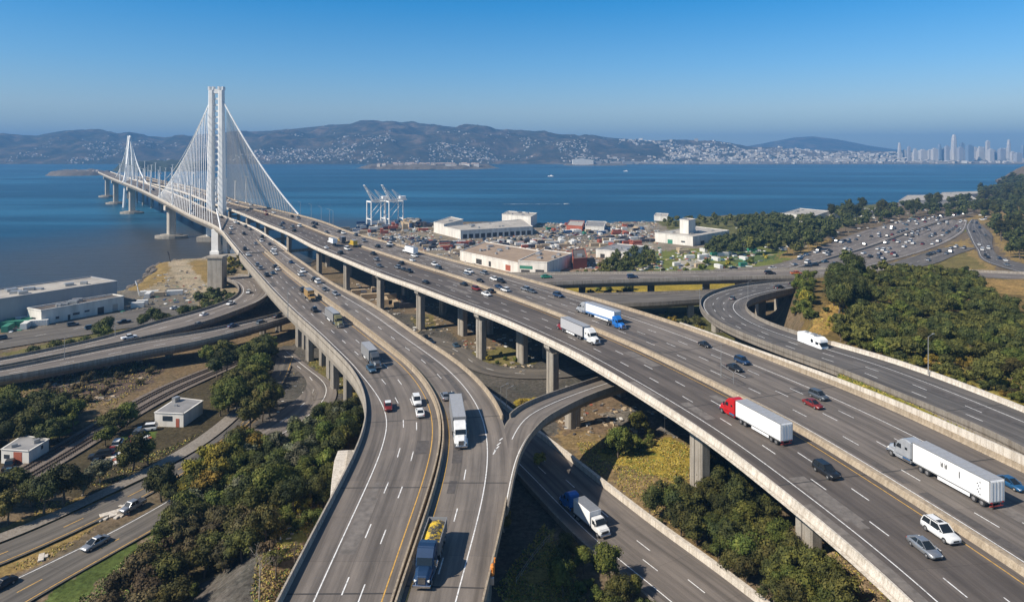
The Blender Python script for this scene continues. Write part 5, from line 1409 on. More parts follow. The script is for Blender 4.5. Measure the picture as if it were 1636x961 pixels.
# ================================================================ far town
TOWN = [plain('far pale house', c, 0.9, var=0.1, scale=0.01) for c in ((0.52, 0.49, 0.44), (0.42, 0.37, 0.31), (0.62, 0.59, 0.54), (0.28, 0.26, 0.25))]
M['troof'] = plain('far roof', (0.36, 0.27, 0.22), 0.9)
def house_mesh(k, m):
    b = MB(); b.box(-8, 8, -6, 6, -6, 8, 0)
    if k % 2 == 0:
        b.add([(-8.6, -6.6, 8), (8.6, -6.6, 8), (8.6, 6.6, 8), (-8.6, 6.6, 8), (-7, 0, 12), (7, 0, 12)], [[0, 1, 5, 4], [2, 3, 4, 5], [1, 2, 5], [3, 0, 4]], 1)
    else:
        b.box(-8.2, 8.2, -6.2, 6.2, 8, 8.6, 1); b.box(-2, 2, -2, 2, 8.6, 11, 0)
    me = mesh('house', b.v, b.f, [m, M['troof'] if k % 2 == 0 else M['roof_pale']], b.m); return me
hm = [house_mesh(k, TOWN[k % 4]) for k in range(8)]
def hill_houses(n, u0, u1, p0, p1, seed, dens=0.52):
    out = []; r = np.random.default_rng(seed); t = 0
    while len(out) < n and t < 60:
        t += 1
        u = r.uniform(u0, u1, 4000); Y = 4680 + (6600 - 4680) * r.beta(1.3, 2.6, 4000) * (p1 - p0) + (6600 - 4680) * p0
        X = (u - 818) / F * Y
        k = fbm(X / 240, Y / 330, 3, 55) > dens
        X, Y = X[k], Y[k]; Z = hill_z(X, Y)
        ok = Z > 1.0
        for x, y, z in zip(X[ok], Y[ok], Z[ok]):
            out.append((x, y, z))
            if len(out) >= n: break
    return out
near_h = hill_houses(250, -80, 1180, 0.02, 0.55, 1, 0.53)
for (x, y, z) in near_h:
    o = link('house', random.choice(hm), None, (x, y, z)); o.rotation_euler.z = random.uniform(-.6, .6); s = random.uniform(.55, 1.2); o.scale = (s * 1.1, s * .8, s * .7)
    tag(o, 'tiny pale house on the far hillside', 'house', 'houses on the far hillside')
def stuff_houses(name, pts, smin, smax, label, group_kind='stuff'):
    mb = MB(); 
    for (x, y, z) in pts:
        s = random.uniform(smin, smax); mb.box(-7 * s, 7 * s, -5 * s, 5 * s, z - 5, z + 6 * s * random.uniform(.6, 1.4), mi=random.randint(0, 3), rz=random.uniform(-.6, .6), c=(x, y))
    o = mb.build(name, TOWN); tag(o, label, 'houses', kind='stuff')
stuff_houses('houses', hill_houses(2000, -150, 1200, 0.0, 0.6, 2, 0.50), .35, 1.0, 'countless smaller pale houses sprinkled over the far hillside')
# low city on the right shore
def city_pts(n, u0, u1, y0, y1, seed):
    r = np.random.default_rng(seed); u = r.uniform(u0, u1, n); Y = r.uniform(y0, y1, n); X = (u - 818) / F * Y
    return list(zip(X, Y, hill_z(X, Y)))
def coast_plain():
    """low land under the city"""
    X = np.linspace(250, 6200, 120); Yg = np.linspace(4560, 6400, 26); XX, YY = np.meshgrid(X, Yg)
    u = 818 + F * XX / YY
    Z = -6 + 9 * sst(4560, 4600, YY + 60 * (fbm(XX / 160, YY / 900, 3, 6) - .5)) + 95 * sst(4700, 5700, YY) * np.interp(u, [880, 1000, 1130, 1250, 1330, 1450, 1700], [0, .35, .9, 1.0, .7, .2, .1]) * (0.35 + fbm(XX / 240, YY / 300, 3, 17))
    v = np.stack([XX, YY, Z], -1).reshape(-1, 3); i = np.arange(XX.size).reshape(XX.shape)
    f = np.stack([i[:-1, :-1], i[:-1, 1:], i[1:, 1:], i[1:, :-1]], -1).reshape(-1, 4)
    tag(link('coast', mesh('coast', v, f.tolist(), M['isl'], smooth=True)), kind='structure')
    return XX, YY, Z
_cx, _cy, _cz = coast_plain()
def cz(x, y):
    j = np.clip(np.searchsorted(_cx[0], x) - 1, 0, _cx.shape[1] - 2); i = np.clip(np.searchsorted(_cy[:, 0], y) - 1, 0, _cx.shape[0] - 2)
    return max(float(_cz[i, j]), float(hill_z(np.array([x]), np.array([y]))[0]))
ct = []
r_ = np.random.default_rng(5)
while len(ct) < 2600:
    u = r_.uniform(960, 1720); Y = 4620 + 1500 * r_.beta(1.1, 1.9); X = (u - 818) / F * Y
    if u < 1120 and fbm(np.array([X / 200]), np.array([Y / 300]), 3, 5)[0] < 0.5: continue
    ct.append((X, Y, cz(X, Y)))
stuff_houses('houses', ct, .8, 2.3, 'mass of low pale city blocks on the far right shore')
# waterfront sheds, each one a thing
for k in range(46):
    u = 985 + k * 14.5 + random.uniform(-4, 4); Y = 4600 + random.uniform(0, 90); X = (u - 818) / F * Y
    o = link('waterfront_shed', random.choice(hm[1::2]), None, (X, Y, 3)); s = random.uniform(1.0, 1.8); o.scale = (s * 2.6, s, s * .8)
    tag(o, 'low pale waterfront shed on the far city shore', 'shed', 'waterfront sheds on the far city shore')
# hangar on the little island, island houses
q = PY(931, 4200); b = MB(); b.box(-62, 62, -30, 30, 0, 30); b.prism([(-62, 30), (0, 38), (62, 30)], -30, 30, axis='y')
hg = tag(b.build('hangar', M['bwall'], None, loc=(q.x, q.y, 0)), 'big white hangar on the low far island at the centre', 'hangar')
q = PY(952, 4220); b = MB(); b.box(-30, 30, -30, 30, 0, 22)
tag(b.build('hangar', TOWN[3], None, loc=(q.x, q.y, 0)), 'grey block right beside the big white hangar on the far island', 'building')
for k in range(60):
    u = random.triangular(590, 785, 680); Y = 3440 + random.uniform(-120, 120); q = PY(u, Y)
    o = link('house', random.choice(hm), None, (q.x, q.y, 12)); s = random.uniform(.6, 1.3); o.scale = (s * 1.4, s, s); o.rotation_euler.z = random.uniform(-.5, .5)
    tag(o, 'low building on the long flat island beyond the cranes', 'building', 'buildings on the long flat island')
for k in range(9):
    q = PY(random.uniform(108, 158), 2450 + random.uniform(-40, 40)); o = link('house', random.choice(hm), None, (q.x, q.y, 8)); s = random.uniform(.3, .6); o.scale = (s, s, s)
    tag(o, 'tiny building on the rocky islet left of the bridge', 'building', 'buildings on the rocky islet')
# skyscrapers
def tower_mat(name, wall, win, sx=0.12, sz=0.16):
    m, t, b = newmat(name); g = N(t, 'ShaderNodeTexCoord')
    br = N(t, 'ShaderNodeTexBrick', Scale=1.0); br.offset = 0; br.inputs['Brick Width'].default_value = 7; br.inputs['Row Height'].default_value = 6; br.inputs['Mortar Size'].default_value = 1.6
    br.inputs['Color1'].default_value = (*win, 1); br.inputs['Color2'].default_value = (*[c * 1.5 for c in win], 1); br.inputs['Mortar'].default_value = (*wall, 1)
    sp = N(t, 'ShaderNodeSeparateXYZ'); cb = N(t, 'ShaderNodeCombineXYZ'); a = N(t, 'ShaderNodeMath'); a.operation = 'ADD'
    t.links.new(g.outputs['Object'], sp.inputs[0]); t.links.new(sp.outputs[0], a.inputs[0]); t.links.new(sp.outputs[1], a.inputs[1])
    t.links.new(a.outputs[0], cb.inputs[0]); t.links.new(sp.outputs[2], cb.inputs[1]); t.links.new(cb.outputs[0], br.inputs['Vector'])
    t.links.new(br.outputs[0], b.inputs['Base Color']); b.inputs['Roughness'].default_value = 0.6
    return m
TM = [tower_mat('pale tower facade', (0.55, 0.52, 0.48), (0.25, 0.26, 0.28)), tower_mat('grey tower facade', (0.38, 0.38, 0.4), (0.16, 0.18, 0.21)), tower_mat('blue glass facade', (0.20, 0.26, 0.34), (0.08, 0.13, 0.2))]
def skyscraper(px, pw, ptop, Y, kind, mt, label):
    q = PY(px, Y); w_ = pw * Y / F / 2; h = ZAT(ptop, Y); b = MB(); d = w_ * 0.9
    if kind == 'box': b.box(-w_, w_, -d, d, 0, h); b.box(-w_ * .5, w_ * .5, -d * .5, d * .5, h, h + 7)
    elif kind == 'step': b.box(-w_, w_, -d, d, 0, h * .72); b.box(-w_ * .72, w_ * .72, -d * .72, d * .72, h * .72, h * .9); b.box(-w_ * .42, w_ * .42, -d * .42, d * .42, h * .9, h)
    elif kind == 'taper':
        lv = [(0, 1), (h * .55, .96), (h * .8, .82), (h * .93, .64), (h, .42)]
        for (z0, s0), (z1, s1) in zip(lv[:-1], lv[1:]):
            v = [(sx * w_ * s, sy * d * s, z) for z, s in ((z0, s0), (z1, s1)) for sx, sy in ((-1, -.6), (-.6, -1), (.6, -1), (1, -.6), (1, .6), (.6, 1), (-.6, 1), (-1, .6))]
            b.add(v, [[k, (k + 1) % 8, 8 + (k + 1) % 8, 8 + k] for k in range(8)] + [list(range(8, 16))])
    elif kind == 'spire':
        v = [(-w_, -d, 0), (w_, -d, 0), (w_, d, 0), (-w_, d, 0), (0, 0, h)]; b.add(v, [[0, 1, 4], [1, 2, 4], [2, 3, 4], [3, 0, 4]])
    o = b.build('skyscraper', TM[mt], None, loc=(q.x, q.y, 0)); tag(o, label, 'skyscraper', 'skyscrapers of the far city')
SK = [(1437, 5, 228, 'taper', 0, 'slim pale tapering tower standing alone at the left of the skyline'), (1445, 4, 240, 'box', 0, 'narrow pale block just right of the lone slim tower'), (1452, 4, 235, 'box', 1, 'narrow grey block, third from the left of the skyline'),
      (1462, 7, 237, 'step', 0, 'domed pale block between the lone tower and the central cluster'), (1474, 10, 240, 'box', 0, 'wide pale slab left of the dark pointed tower'), (1486, 7, 240, 'box', 0, 'pale slab next left of the dark pointed tower group'),
      (1493, 8, 238, 'box', 0, 'broad pale slab touching the dark pointed tower'), (1501, 6, 230, 'taper', 2, 'dark blue pointed tower in the middle of the skyline'), (1507, 6, 238, 'box', 1, 'grey block right against the dark pointed tower'), (1513, 6, 234, 'box', 1, 'flat-topped grey block left of the tallest tower'),
      (1524, 8, 215, 'taper', 0, 'tallest tapering tower of the far skyline'), (1522, 12, 241, 'box', 0, 'wide low block at the foot of the tallest tower'), (1534, 7, 236, 'box', 1, 'grey block next right of the tallest tower'), (1537, 5, 229, 'box', 2, 'dark round-topped block just right of the tallest tower'),
      (1543, 12, 238, 'box', 0, 'wide pale grid-faced block right of the tallest tower'), (1549, 9, 233, 'box', 2, 'broad dark glass block in the central cluster'), (1558, 7, 236, 'box', 0, 'pale block right of the broad dark glass block'), (1566, 9, 234, 'step', 0, 'stepped tan block left of the flag-shaped tower'),
      (1578, 5, 226, 'box', 0, 'white tower with a notched top right of centre'), (1573, 8, 236, 'box', 1, 'grey block at the foot of the notched white tower'), (1583, 7, 239, 'box', 0, 'pale block right of the notched white tower'), (1589, 6, 241, 'box', 1, 'low grey block in the gap before the lone right tower'),
      (1600, 8, 238, 'box', 1, 'pinkish grey block left of the lone right tower'), (1606, 6, 238, 'box', 0, 'pale block touching the lone right tower'), (1611.5, 5.5, 223, 'taper', 0, 'slim tall tower near the right edge of the skyline'), (1618, 6, 243, 'box', 0, 'low pale block right of the slim right tower'),
      (1626, 9, 245, 'box', 1, 'low grey block near the right edge'), (1634, 6, 232, 'taper', 2, 'bluish tower cut by the right edge of the picture')]
for px, pw, pt, kd, mt, lab in SK: skyscraper(px, pw, pt, 4900 + random.uniform(-120, 250), kd, mt, lab)
# ================================================================ trees
def leaf_mat(name, c0, c1, c2, tr=0.25):
    m, t, b = newmat(name)
    oi = N(t, 'ShaderNodeObjectInfo'); g = N(t, 'ShaderNodeNewGeometry')
    n = N(t, 'ShaderNodeTexNoise', Scale=0.55, Detail=3.0, Roughness=0.7); t.links.new(g.outputs['Position'], n.inputs['Vector'])
    r = ramp(t, n.outputs[0], [(0.33, c0), (0.5, c1), (0.68, c2)])
    hsv = N(t, 'ShaderNodeHueSaturation')
    mr = N(t, 'ShaderNodeMapRange'); mr.inputs[3].default_value = 0.70; mr.inputs[4].default_value = 1.3; t.links.new(oi.outputs['Random'], mr.inputs[0])
    n3 = N(t, 'ShaderNodeTexNoise', Scale=0.16, Detail=2.0); t.links.new(g.outputs['Position'], n3.inputs['Vector'])
    mv = N(t, 'ShaderNodeMapRange'); mv.inputs[1].default_value = .35; mv.inputs[2].default_value = .65; mv.inputs[3].default_value = 0.72; mv.inputs[4].default_value = 1.3; t.links.new(n3.outputs[0], mv.inputs[0])
    mm = N(t, 'ShaderNodeMath'); mm.operation = 'MULTIPLY'; t.links.new(mr.outputs[0], mm.inputs[0]); t.links.new(mv.outputs[0], mm.inputs[1])
    t.links.new(mm.outputs[0], hsv.inputs['Value'])
    mh = N(t, 'ShaderNodeMath'); mh.operation = 'MULTIPLY_ADD'; mh.inputs[1].default_value = 0.05; mh.inputs[2].default_value = 0.473
    fr = N(t, 'ShaderNodeMath'); fr.operation = 'FRACT'; m7 = N(t, 'ShaderNodeMath'); m7.operation = 'MULTIPLY'; m7.inputs[1].default_value = 7.3
    t.links.new(oi.outputs['Random'], m7.inputs[0]); t.links.new(m7.outputs[0], fr.inputs[0]); t.links.new(fr.outputs[0], mh.inputs[0]); t.links.new(mh.outputs[0], hsv.inputs['Hue'])
    t.links.new(r.outputs[0], hsv.inputs['Color'])
    t.links.new(hsv.outputs[0], b.inputs['Base Color']); b.inputs['Roughness'].default_value = 0.75; b.inputs['Specular IOR Level'].default_value = 0.2
    return m
LM = {'dark': leaf_mat('dark evergreen leaves', (0.018, 0.025, 0.008), (0.046, 0.054, 0.015), (0.098, 0.098, 0.024)),
      'olive': leaf_mat('olive brown leaves', (0.028, 0.031, 0.008), (0.068, 0.069, 0.017), (0.135, 0.118, 0.026)),
      'green': leaf_mat('mid green leaves', (0.032, 0.044, 0.008), (0.072, 0.085, 0.016), (0.145, 0.14, 0.028)),
      'yellow': leaf_mat('yellow green leaves', (0.08, 0.07, 0.010), (0.18, 0.145, 0.022), (0.30, 0.22, 0.03)),
      'brown': leaf_mat('brown dry leaves', (0.034, 0.028, 0.013), (0.075, 0.060, 0.026), (0.135, 0.105, 0.042)),
      'grey': leaf_mat('grey green leaves', (0.05, 0.055, 0.03), (0.10, 0.105, 0.06), (0.17, 0.165, 0.09))}
M['bark'] = plain('tree bark', (0.11, 0.085, 0.06), 0.9, var=0.3)
M['bark_pale'] = plain('pale bark', (0.34, 0.29, 0.23), 0.9, var=0.3)
def crown_mesh(seed, rx, rz, zc, lobes, per, leaf, spread=0.62, flat=False, top=0.0):
    r = np.random.default_rng(seed); V = []; Fc = []
    ico = bmesh.new(); bmesh.ops.create_icosphere(ico, subdivisions=1, radius=1); iv = np.array([v.co for v in ico.verts]); ifc = [[v.index for v in f.verts] for f in ico.faces]; ico.free()
    n0 = 0
    cs = []
    for k in range(lobes):
        a = r.uniform(0, 2 * math.pi); e = r.uniform(-0.55, 1.0); rr = (r.uniform(0, 1) ** 0.5) * spread * math.sqrt(max(0.05, 1 - 0.6 * e * e))
        c = np.array([rx * rr * math.cos(a), rx * rr * math.sin(a), zc + rz * e * spread * 1.05])
        s = r.uniform(0.30, 0.52) * min(rx, rz * 1.2) * (1 - top * max(e, 0) * 0.5); cs.append((c, s))
    cs.append((np.array([0, 0, zc - rz * .1]), 0.5 * min(rx, rz)))
    for c, s in cs:
        v = iv * s * 0.66 * (0.85 + 0.3 * r.random((len(iv), 1))) + c
        V.append(v); Fc += [[i + n0 for i in f] for f in ifc]; n0 += len(v)
        n = int(per * (s / (0.41 * rx)) ** 1.6) + 8
        d = r.normal(size=(n, 3)); d[:, 2] = np.abs(d[:, 2]) * np.where(r.random(n) < 0.72, 1, -1); d /= np.linalg.norm(d, axis=1)[:, None]
        q = c + d * s * r.uniform(0.72, 1.14, (n, 1)) * np.array([1, 1, 0.85])
        nn = d + r.normal(size=(n, 3)) * 0.38; nn /= np.linalg.norm(nn, axis=1)[:, None]
        t = np.cross(nn, r.normal(size=(n, 3))); t /= np.linalg.norm(t, axis=1)[:, None]; u = np.cross(nn, t)
        L = leaf * r.uniform(0.55, 1.35, (n, 1)); Wd = L * r.uniform(0.5, 0.95, (n, 1))
        quad = np.stack([q - t * L * .5, q + u * Wd * .45 + t * L * r.uniform(-.2, .2, (n, 1)), q + t * L * .5, q - u * Wd * .5], 1)
        V.append(quad.reshape(-1, 3)); Fc += (np.arange(n * 4).reshape(n, 4) + n0).tolist(); n0 += n * 4
    return np.concatenate(V), Fc, cs
KINDS = {}
def make_tree(kind, seed, mat_, rx, rz, hgt, trunk=0.3, lobes=11, per=120, leaf=0.55, top=0.0, trunk_mat='bark', nm='broadleaf_tree'):
    """one unit-sized tree about hgt metres tall"""
    zc = hgt - rz
    V, Fc, cs = crown_mesh(seed, rx, rz, zc, lobes, per, leaf, top=top)
    r = random.Random(seed)
    root = empty(nm)
    b = MB()
    if trunk:
        x = y = 0; pz = -0.8; pr = trunk; pts = []
        for k in range(4):
            nz = pz + (zc - rz * .2 + .8) / 4; nx_, ny_ = x + r.uniform(-.25, .25), y + r.uniform(-.25, .25)
            b.bar((x, y, pz), (nx_, ny_, nz), pr, pr * .82, 7); x, y, pz, pr = nx_, ny_, nz, pr * .82
            if k >= 2:
                for c, s in cs[:5]:
                    b.bar((x, y, pz), tuple(c), pr * .45, pr * .12, 5)
    else:
        for c, s in cs[:4]: b.bar((0, 0, -0.5), tuple(c), 0.09, 0.04, 5)
    b.build('trunk' if trunk else 'stem', M[trunk_mat], root)
    me = mesh('crown', V, Fc, LM[mat_]); link('crown', me, root)
    KINDS.setdefault(kind, []).append([root, False])
for k in range(5): make_tree('dark_tree', 100 + k, 'dark', 4.2, 3.4, 8.5, 0.32, 14, 210, 0.46)
for k in range(4): make_tree('olive_tree', 120 + k, 'olive', 4.4, 3.1, 7.5, 0.3, 14, 210, 0.45)
for k in range(4): make_tree('green_tree', 140 + k, 'green', 4.0, 3.2, 7.8, 0.3, 14, 210, 0.44)
for k in range(3): make_tree('pine_tree', 160 + k, 'dark', 4.0, 5.0, 13, 0.4, 16, 190, 0.48, top=0.6, nm='pine_tree')
for k in range(4): make_tree('bush_dark', 180 + k, 'dark', 2.6, 1.5, 2.8, 0, 10, 120, 0.32, nm='bush')
for k in range(4): make_tree('bush_green', 190 + k, 'green', 2.6, 1.5, 2.7, 0, 10, 120, 0.32, nm='bush')
for k in range(3): make_tree('bush_yellow', 200 + k, 'yellow', 2.5, 1.5, 2.7, 0, 10, 120, 0.31, nm='bush')
for k in range(3): make_tree('bush_brown', 210 + k, 'brown', 2.7, 1.4, 2.6, 0, 10, 130, 0.28, nm='bush')
for k in range(3): make_tree('grey_tree', 220 + k, 'grey', 3.6, 3.3, 7.6, 0.26, 12, 110, 0.5, trunk_mat='bark_pale')
for k in range(3): make_tree('brown_tree', 230 + k, 'brown', 3.8, 2.9, 6.6, 0.26, 12, 110, 0.42)
for k in range(2): make_tree('yellow_tree', 240 + k, 'yellow', 3.2, 3.0, 7.0, 0.25, 11, 110, 0.5, trunk_mat='bark_pale')
ADJ = {'dark_tree': 'dark green round-crowned tree', 'olive_tree': 'brownish olive spreading tree', 'green_tree': 'mid green leafy tree', 'pine_tree': 'tall dark pine', 'bush_dark': 'dark green low bush',
       'bush_green': 'mid green low bush', 'bush_yellow': 'yellowish green bush', 'bush_brown': 'brown dry bush', 'grey_tree': 'grey green thin-leaved tree', 'brown_tree': 'brownish half bare tree', 'yellow_tree': 'yellow-leaved slender tree'}
ROADS = []
def near_road(x, y, z, top, marg=1.0):
    return False
PLANTS = []
def plant(kind, x, y, z, s, where, group):
    PLANTS.append((kind, x, y, z, s, where, group))
def plant_now(kind, x, y, z, s, where, group):
    lst = KINDS[kind]; k = random.randrange(len(lst)); root, used = lst[k]
    if used: o = copy_tree(root)
    else: o = root; lst[k][1] = True
    o.location = (x, y, z); o.rotation_euler.z = random.uniform(0, 6.28); o.scale = (s * random.uniform(.9, 1.12), s * random.uniform(.9, 1.12), s * random.uniform(.85, 1.15))
    tag(o, ADJ[kind] + ' ' + where, 'bush' if kind.startswith('bush') else 'tree', group)
    return o
def far_plants(rest):
    """everything past the 300 largest of a kind: lighter crowns gathered into one object per kind"""
    SPEC = {'dark_tree': (4.2, 3.4, 8.5, 'dark'), 'olive_tree': (4.4, 3.1, 7.5, 'olive'), 'green_tree': (4.0, 3.2, 7.8, 'green'), 'grey_tree': (3.6, 3.3, 7.6, 'grey'), 'brown_tree': (3.8, 2.9, 6.6, 'brown'), 'yellow_tree': (3.2, 3.0, 7.0, 'yellow'),
            'bush_dark': (2.6, 1.5, 2.8, 'dark'), 'bush_green': (2.6, 1.5, 2.7, 'green'), 'bush_yellow': (2.5, 1.5, 2.7, 'yellow'), 'bush_brown': (2.7, 1.4, 2.6, 'brown'), 'pine_tree': (4, 5, 13, 'dark')}
    cache = {}; mats = list(LM); 
    Vs = []; Fs = []; Ms = []; n0 = 0
    for kind, x, y, z, s, _, _ in rest:
        rx, rz, h, m_ = SPEC[kind]; near = y < 330
        key = (kind, random.randrange(4), near)
        if key not in cache:
            V, Fc, _c = crown_mesh(500 + len(cache), rx, rz, h - rz, 11 if near else 9, 95 if near else 42, 0.62 if near else 0.95)
            quads = np.array([f for f in Fc if len(f) == 4]); tris = np.array([f for f in Fc if len(f) == 3]); cache[key] = (V, quads, tris)
        V, q, t_ = cache[key]; a = random.uniform(0, 6.28); cs, sn = math.cos(a), math.sin(a)
        sx, sz = s * random.uniform(.9, 1.1), s * random.uniform(.85, 1.15)
        W_ = np.column_stack([(V[:, 0] * cs - V[:, 1] * sn) * sx + x, (V[:, 0] * sn + V[:, 1] * cs) * sx + y, V[:, 2] * sz + z])
        Vs.append(W_); Fs.append((q + n0, t_ + n0)); Ms.append((mats.index(m_), len(q), len(t_))); n0 += len(V)
        tb = np.array([(-.25, 0, -1), (.13, .22, -1), (.13, -.22, -1), (0, 0, (h - rz) * s)]) + np.array([x, y, z])
        Vs.append(tb); Fs.append((np.zeros((0, 4), int), np.array([[0, 1, 3], [1, 2, 3], [2, 0, 3]]) + n0)); Ms.append((len(mats), 0, 3)); n0 += 4
    V = np.concatenate(Vs); Q = np.concatenate([f[0] for f in Fs]); T = np.concatenate([f[1] for f in Fs])
    mi = np.concatenate([np.full(m[1], m[0]) for m in Ms] + [np.full(m[2], m[0]) for m in Ms]).astype(np.int32)
    me = bpy.data.meshes.new('woodland'); me.vertices.add(len(V)); me.vertices.foreach_set('co', V.ravel())
    lp = np.concatenate([Q.ravel(), T.ravel()]).astype(np.int32); me.loops.add(len(lp)); me.loops.foreach_set('vertex_index', lp)
    st = np.concatenate([np.arange(len(Q)) * 4, len(Q) * 4 + np.arange(len(T)) * 3]).astype(np.int32); tot = np.concatenate([np.full(len(Q), 4), np.full(len(T), 3)]).astype(np.int32)
    me.polygons.add(len(st)); me.polygons.foreach_set('loop_start', st); me.polygons.foreach_set('loop_total', tot)
    for k in mats: me.materials.append(LM[k])
    me.materials.append(M['bark'])
    me.polygons.foreach_set('material_index', mi); me.update(calc_edges=True); me.validate()
    tag(link('woodland', me), 'mass of smaller and farther trees filling the woods behind the nearer ones', 'trees', kind='stuff')
def flush_plants():
    tr = [p for p in PLANTS if not p[0].startswith('bush')]; bu = [p for p in PLANTS if p[0].startswith('bush')]
    key = lambda p: -HGT[p[0]] * p[4] / p[2]
    pines = [p for p in tr if p[0] == 'pine_tree']; tr = [p for p in tr if p[0] != 'pine_tree']
    tr.sort(key=key); bu.sort(key=key)
    for p in tr[:290] + pines + bu[:290]: plant_now(*p)
    far_plants(tr[290:] + bu[290:])
    print('TREES', len(tr), 'BUSHES', len(bu), 'PINES', len(pines))
HGT = {'dark_tree': 8.5, 'olive_tree': 7.5, 'green_tree': 7.8, 'pine_tree': 13, 'bush_dark': 2.8, 'bush_green': 2.7, 'bush_yellow': 2.7, 'bush_brown': 2.6, 'grey_tree': 7.6, 'brown_tree': 6.6, 'yellow_tree': 7}
BLOCK = []     # road footprints on the ground, kept clear
for r in (road_A, road_B, sw, road_5, rl, road_6a, road_6b, road_6c, road_6d, road_F, road_H, road_G):
    ix = slice(None, None, 3); A_ = r.pos(0, -1.5 if r is not rl else -2)[ix]; B_ = r.pos(1, 1.5 if r is not rl else 2)[ix]
    BLOCK.append([tuple(p[:2]) for p in A_] + [tuple(p[:2]) for p in B_[::-1]])
HIGH = []      # elevated decks: (polygon, z)
for r in (road_LL, road_LR, road_R3, road_RP, road_R4, road_R7, road_R8, road_R10, road_R11):
    ix = slice(None, None, 4); A_ = r.pos(0, -1.2)[ix]; B_ = r.pos(1, 1.2)[ix]
    HIGH.append(([tuple(p[:2]) for p in A_] + [tuple(p[:2]) for p in B_[::-1]], float(np.median(r.z)) - 4.5))
def grove(poly, dist, mix, s0, s1, where, group, z0=None, hfrac=0.55, maxn=400, seedk=0):
    """poly: pixel outline of the canopies; every plant is sampled on the ground below it"""
    kinds = [k for k, w_ in mix for _ in range(w_)]
    hm_ = np.mean([HGT[k] for k in kinds]) * (s0 + s1) / 2 * hfrac
    xs = [a for a, _ in poly]; ys = [c for _, c in poly]
    # world polygon on the canopy level
    zb_ = [PT(a, c, hm_).z for a, c in poly]
    W_ = [P(a, c, z + hm_) for (a, c), z in zip(poly, zb_)]
    W_ = [(q.x, q.y) for q in W_]
    X0, X1 = min(q[0] for q in W_), max(q[0] for q in W_); Y0, Y1 = min(q[1] for q in W_), max(q[1] for q in W_)
    n = 0; got = []; rr = random.Random(hash(where) % 9999 if False else len(where) * 31 + int(poly[0][0]))
    tries = int(min(60000, (X1 - X0) * (Y1 - Y0) / dist ** 2 * 9))
    cx = [rr.uniform(X0, X1) for _ in range(tries)]; cy = [rr.uniform(Y0, Y1) for _ in range(tries)]
    A_, B_ = np.array(cx), np.array(cy)
    ok = inside(A_, B_, W_)
    for bl in BLOCK: ok &= ~inside(A_, B_, bl)
    idx = np.where(ok)[0]
    Z = tz(A_[idx], B_[idx]) if len(idx) else []
    high = [(inside(A_[idx], B_[idx], pl), zc) for pl, zc in HIGH]
    for j, i in enumerate(idx):
        x, y = cx[i], cy[i]
        if Z[j] < -1.5: continue
        if any((x - a) ** 2 + (y - c) ** 2 < dist ** 2 for a, c in got): continue
        kd = rr.choice(kinds); s = rr.uniform(s0, s1)
        bad = False
        for hh, zc in high:
            if hh[j] and Z[j] + HGT[kd] * s > zc: bad = True
        if bad: continue
        got.append((x, y)); plant(kd, x, y, float(Z[j]) - 0.1, s, where, group); n += 1
        if n >= maxn: break
    return n
cnt = {}
def G(*a, **k):
    n = grove(*a, **k); cnt[a[5]] = n
G([(1372, 500), (1330, 478), (1318, 452), (1345, 440), (1380, 452), (1440, 440), (1500, 449), (1530, 470), (1600, 488), (1720, 510), (1720, 580), (1640, 575), (1560, 562), (1480, 562), (1420, 562), (1335, 535), (1350, 512)],
  2.8, [('dark_tree', 3), ('olive_tree', 7), ('green_tree', 1), ('bush_dark', 2), ('bush_green', 2)], .48, .9, 'in the dense wood above the loop ramp', 'trees of the dense wood above the loop ramp', maxn=950)
G([(1400, 565), (1480, 555), (1560, 555), (1640, 560), (1720, 570), (1720, 700), (1640, 645), (1560, 612), (1480, 588)],
  2.9, [('bush_yellow', 2), ('bush_green', 3), ('olive_tree', 3), ('bush_brown', 1), ('green_tree', 1)], .62, 1.0, 'in the olive scrub at the lower edge of the wood', 'scrub at the lower edge of the wood', maxn=260)
G([(1300, 505), (1345, 480), (1375, 500), (1350, 520), (1330, 530), (1300, 515)], 5.5, [('bush_dark', 1), ('bush_yellow', 2)], .5, .9, 'on the golden patch inside the loop ramp', 'bushes on the golden patch', maxn=10)
G([(1322, 448), (1345, 430), (1372, 448), (1366, 478), (1335, 478)], 5, [('dark_tree', 1)], 1.0, 1.4, 'in the tall clump at the left tip of the wood', 'trees at the left tip of the wood')
G([(1270, 478), (1300, 470), (1296, 505), (1268, 500)], 3.5, [('bush_dark', 1), ('green_tree', 1)], .6, .85, 'on the slope inside the loop ramp', 'plants on the slope inside the loop ramp')
G([(1345, 540), (1420, 565), (1540, 612), (1640, 650), (1640, 630), (1500, 585), (1400, 550)], 3.6, [('bush_green', 1), ('bush_dark', 1), ('bush_yellow', 1)], .8, 1.3, 'along the white parapet of the loop ramp', 'bushes along the loop ramp', maxn=60)
G([(1562, 305), (1585, 292), (1610, 288), (1700, 282), (1700, 420), (1640, 408), (1612, 395), (1590, 365), (1572, 340)], 5.2, [('dark_tree', 3), ('pine_tree', 1)], 1.15, 1.8, 'on the steep headland at the right edge', 'trees on the headland at the right edge', maxn=320)
G([(1180, 372), (1195, 352), (1240, 346), (1300, 350), (1330, 362), (1328, 385), (1262, 396), (1200, 392)], 10.5, [('dark_tree', 3), ('olive_tree', 1)], 1.2, 1.9, 'in the big clump between factory and freeway', 'trees between the factory and the freeway')
G([(1128, 392), (1150, 378), (1185, 380), (1180, 398), (1135, 400)], 7, [('dark_tree', 1)], .9, 1.3, 'beside the right corner of the factory', 'trees by the factory corner')
G([(1318, 340), (1345, 332), (1400, 332), (1450, 326), (1500, 322), (1570, 316), (1572, 330), (1530, 340), (1450, 344), (1390, 352), (1330, 366)], 11, [('dark_tree', 3), ('pine_tree', 1), ('olive_tree', 1)], 1.1, 1.9, 'in the row between the freeway and the shore', 'trees between the freeway and the shore', maxn=110)
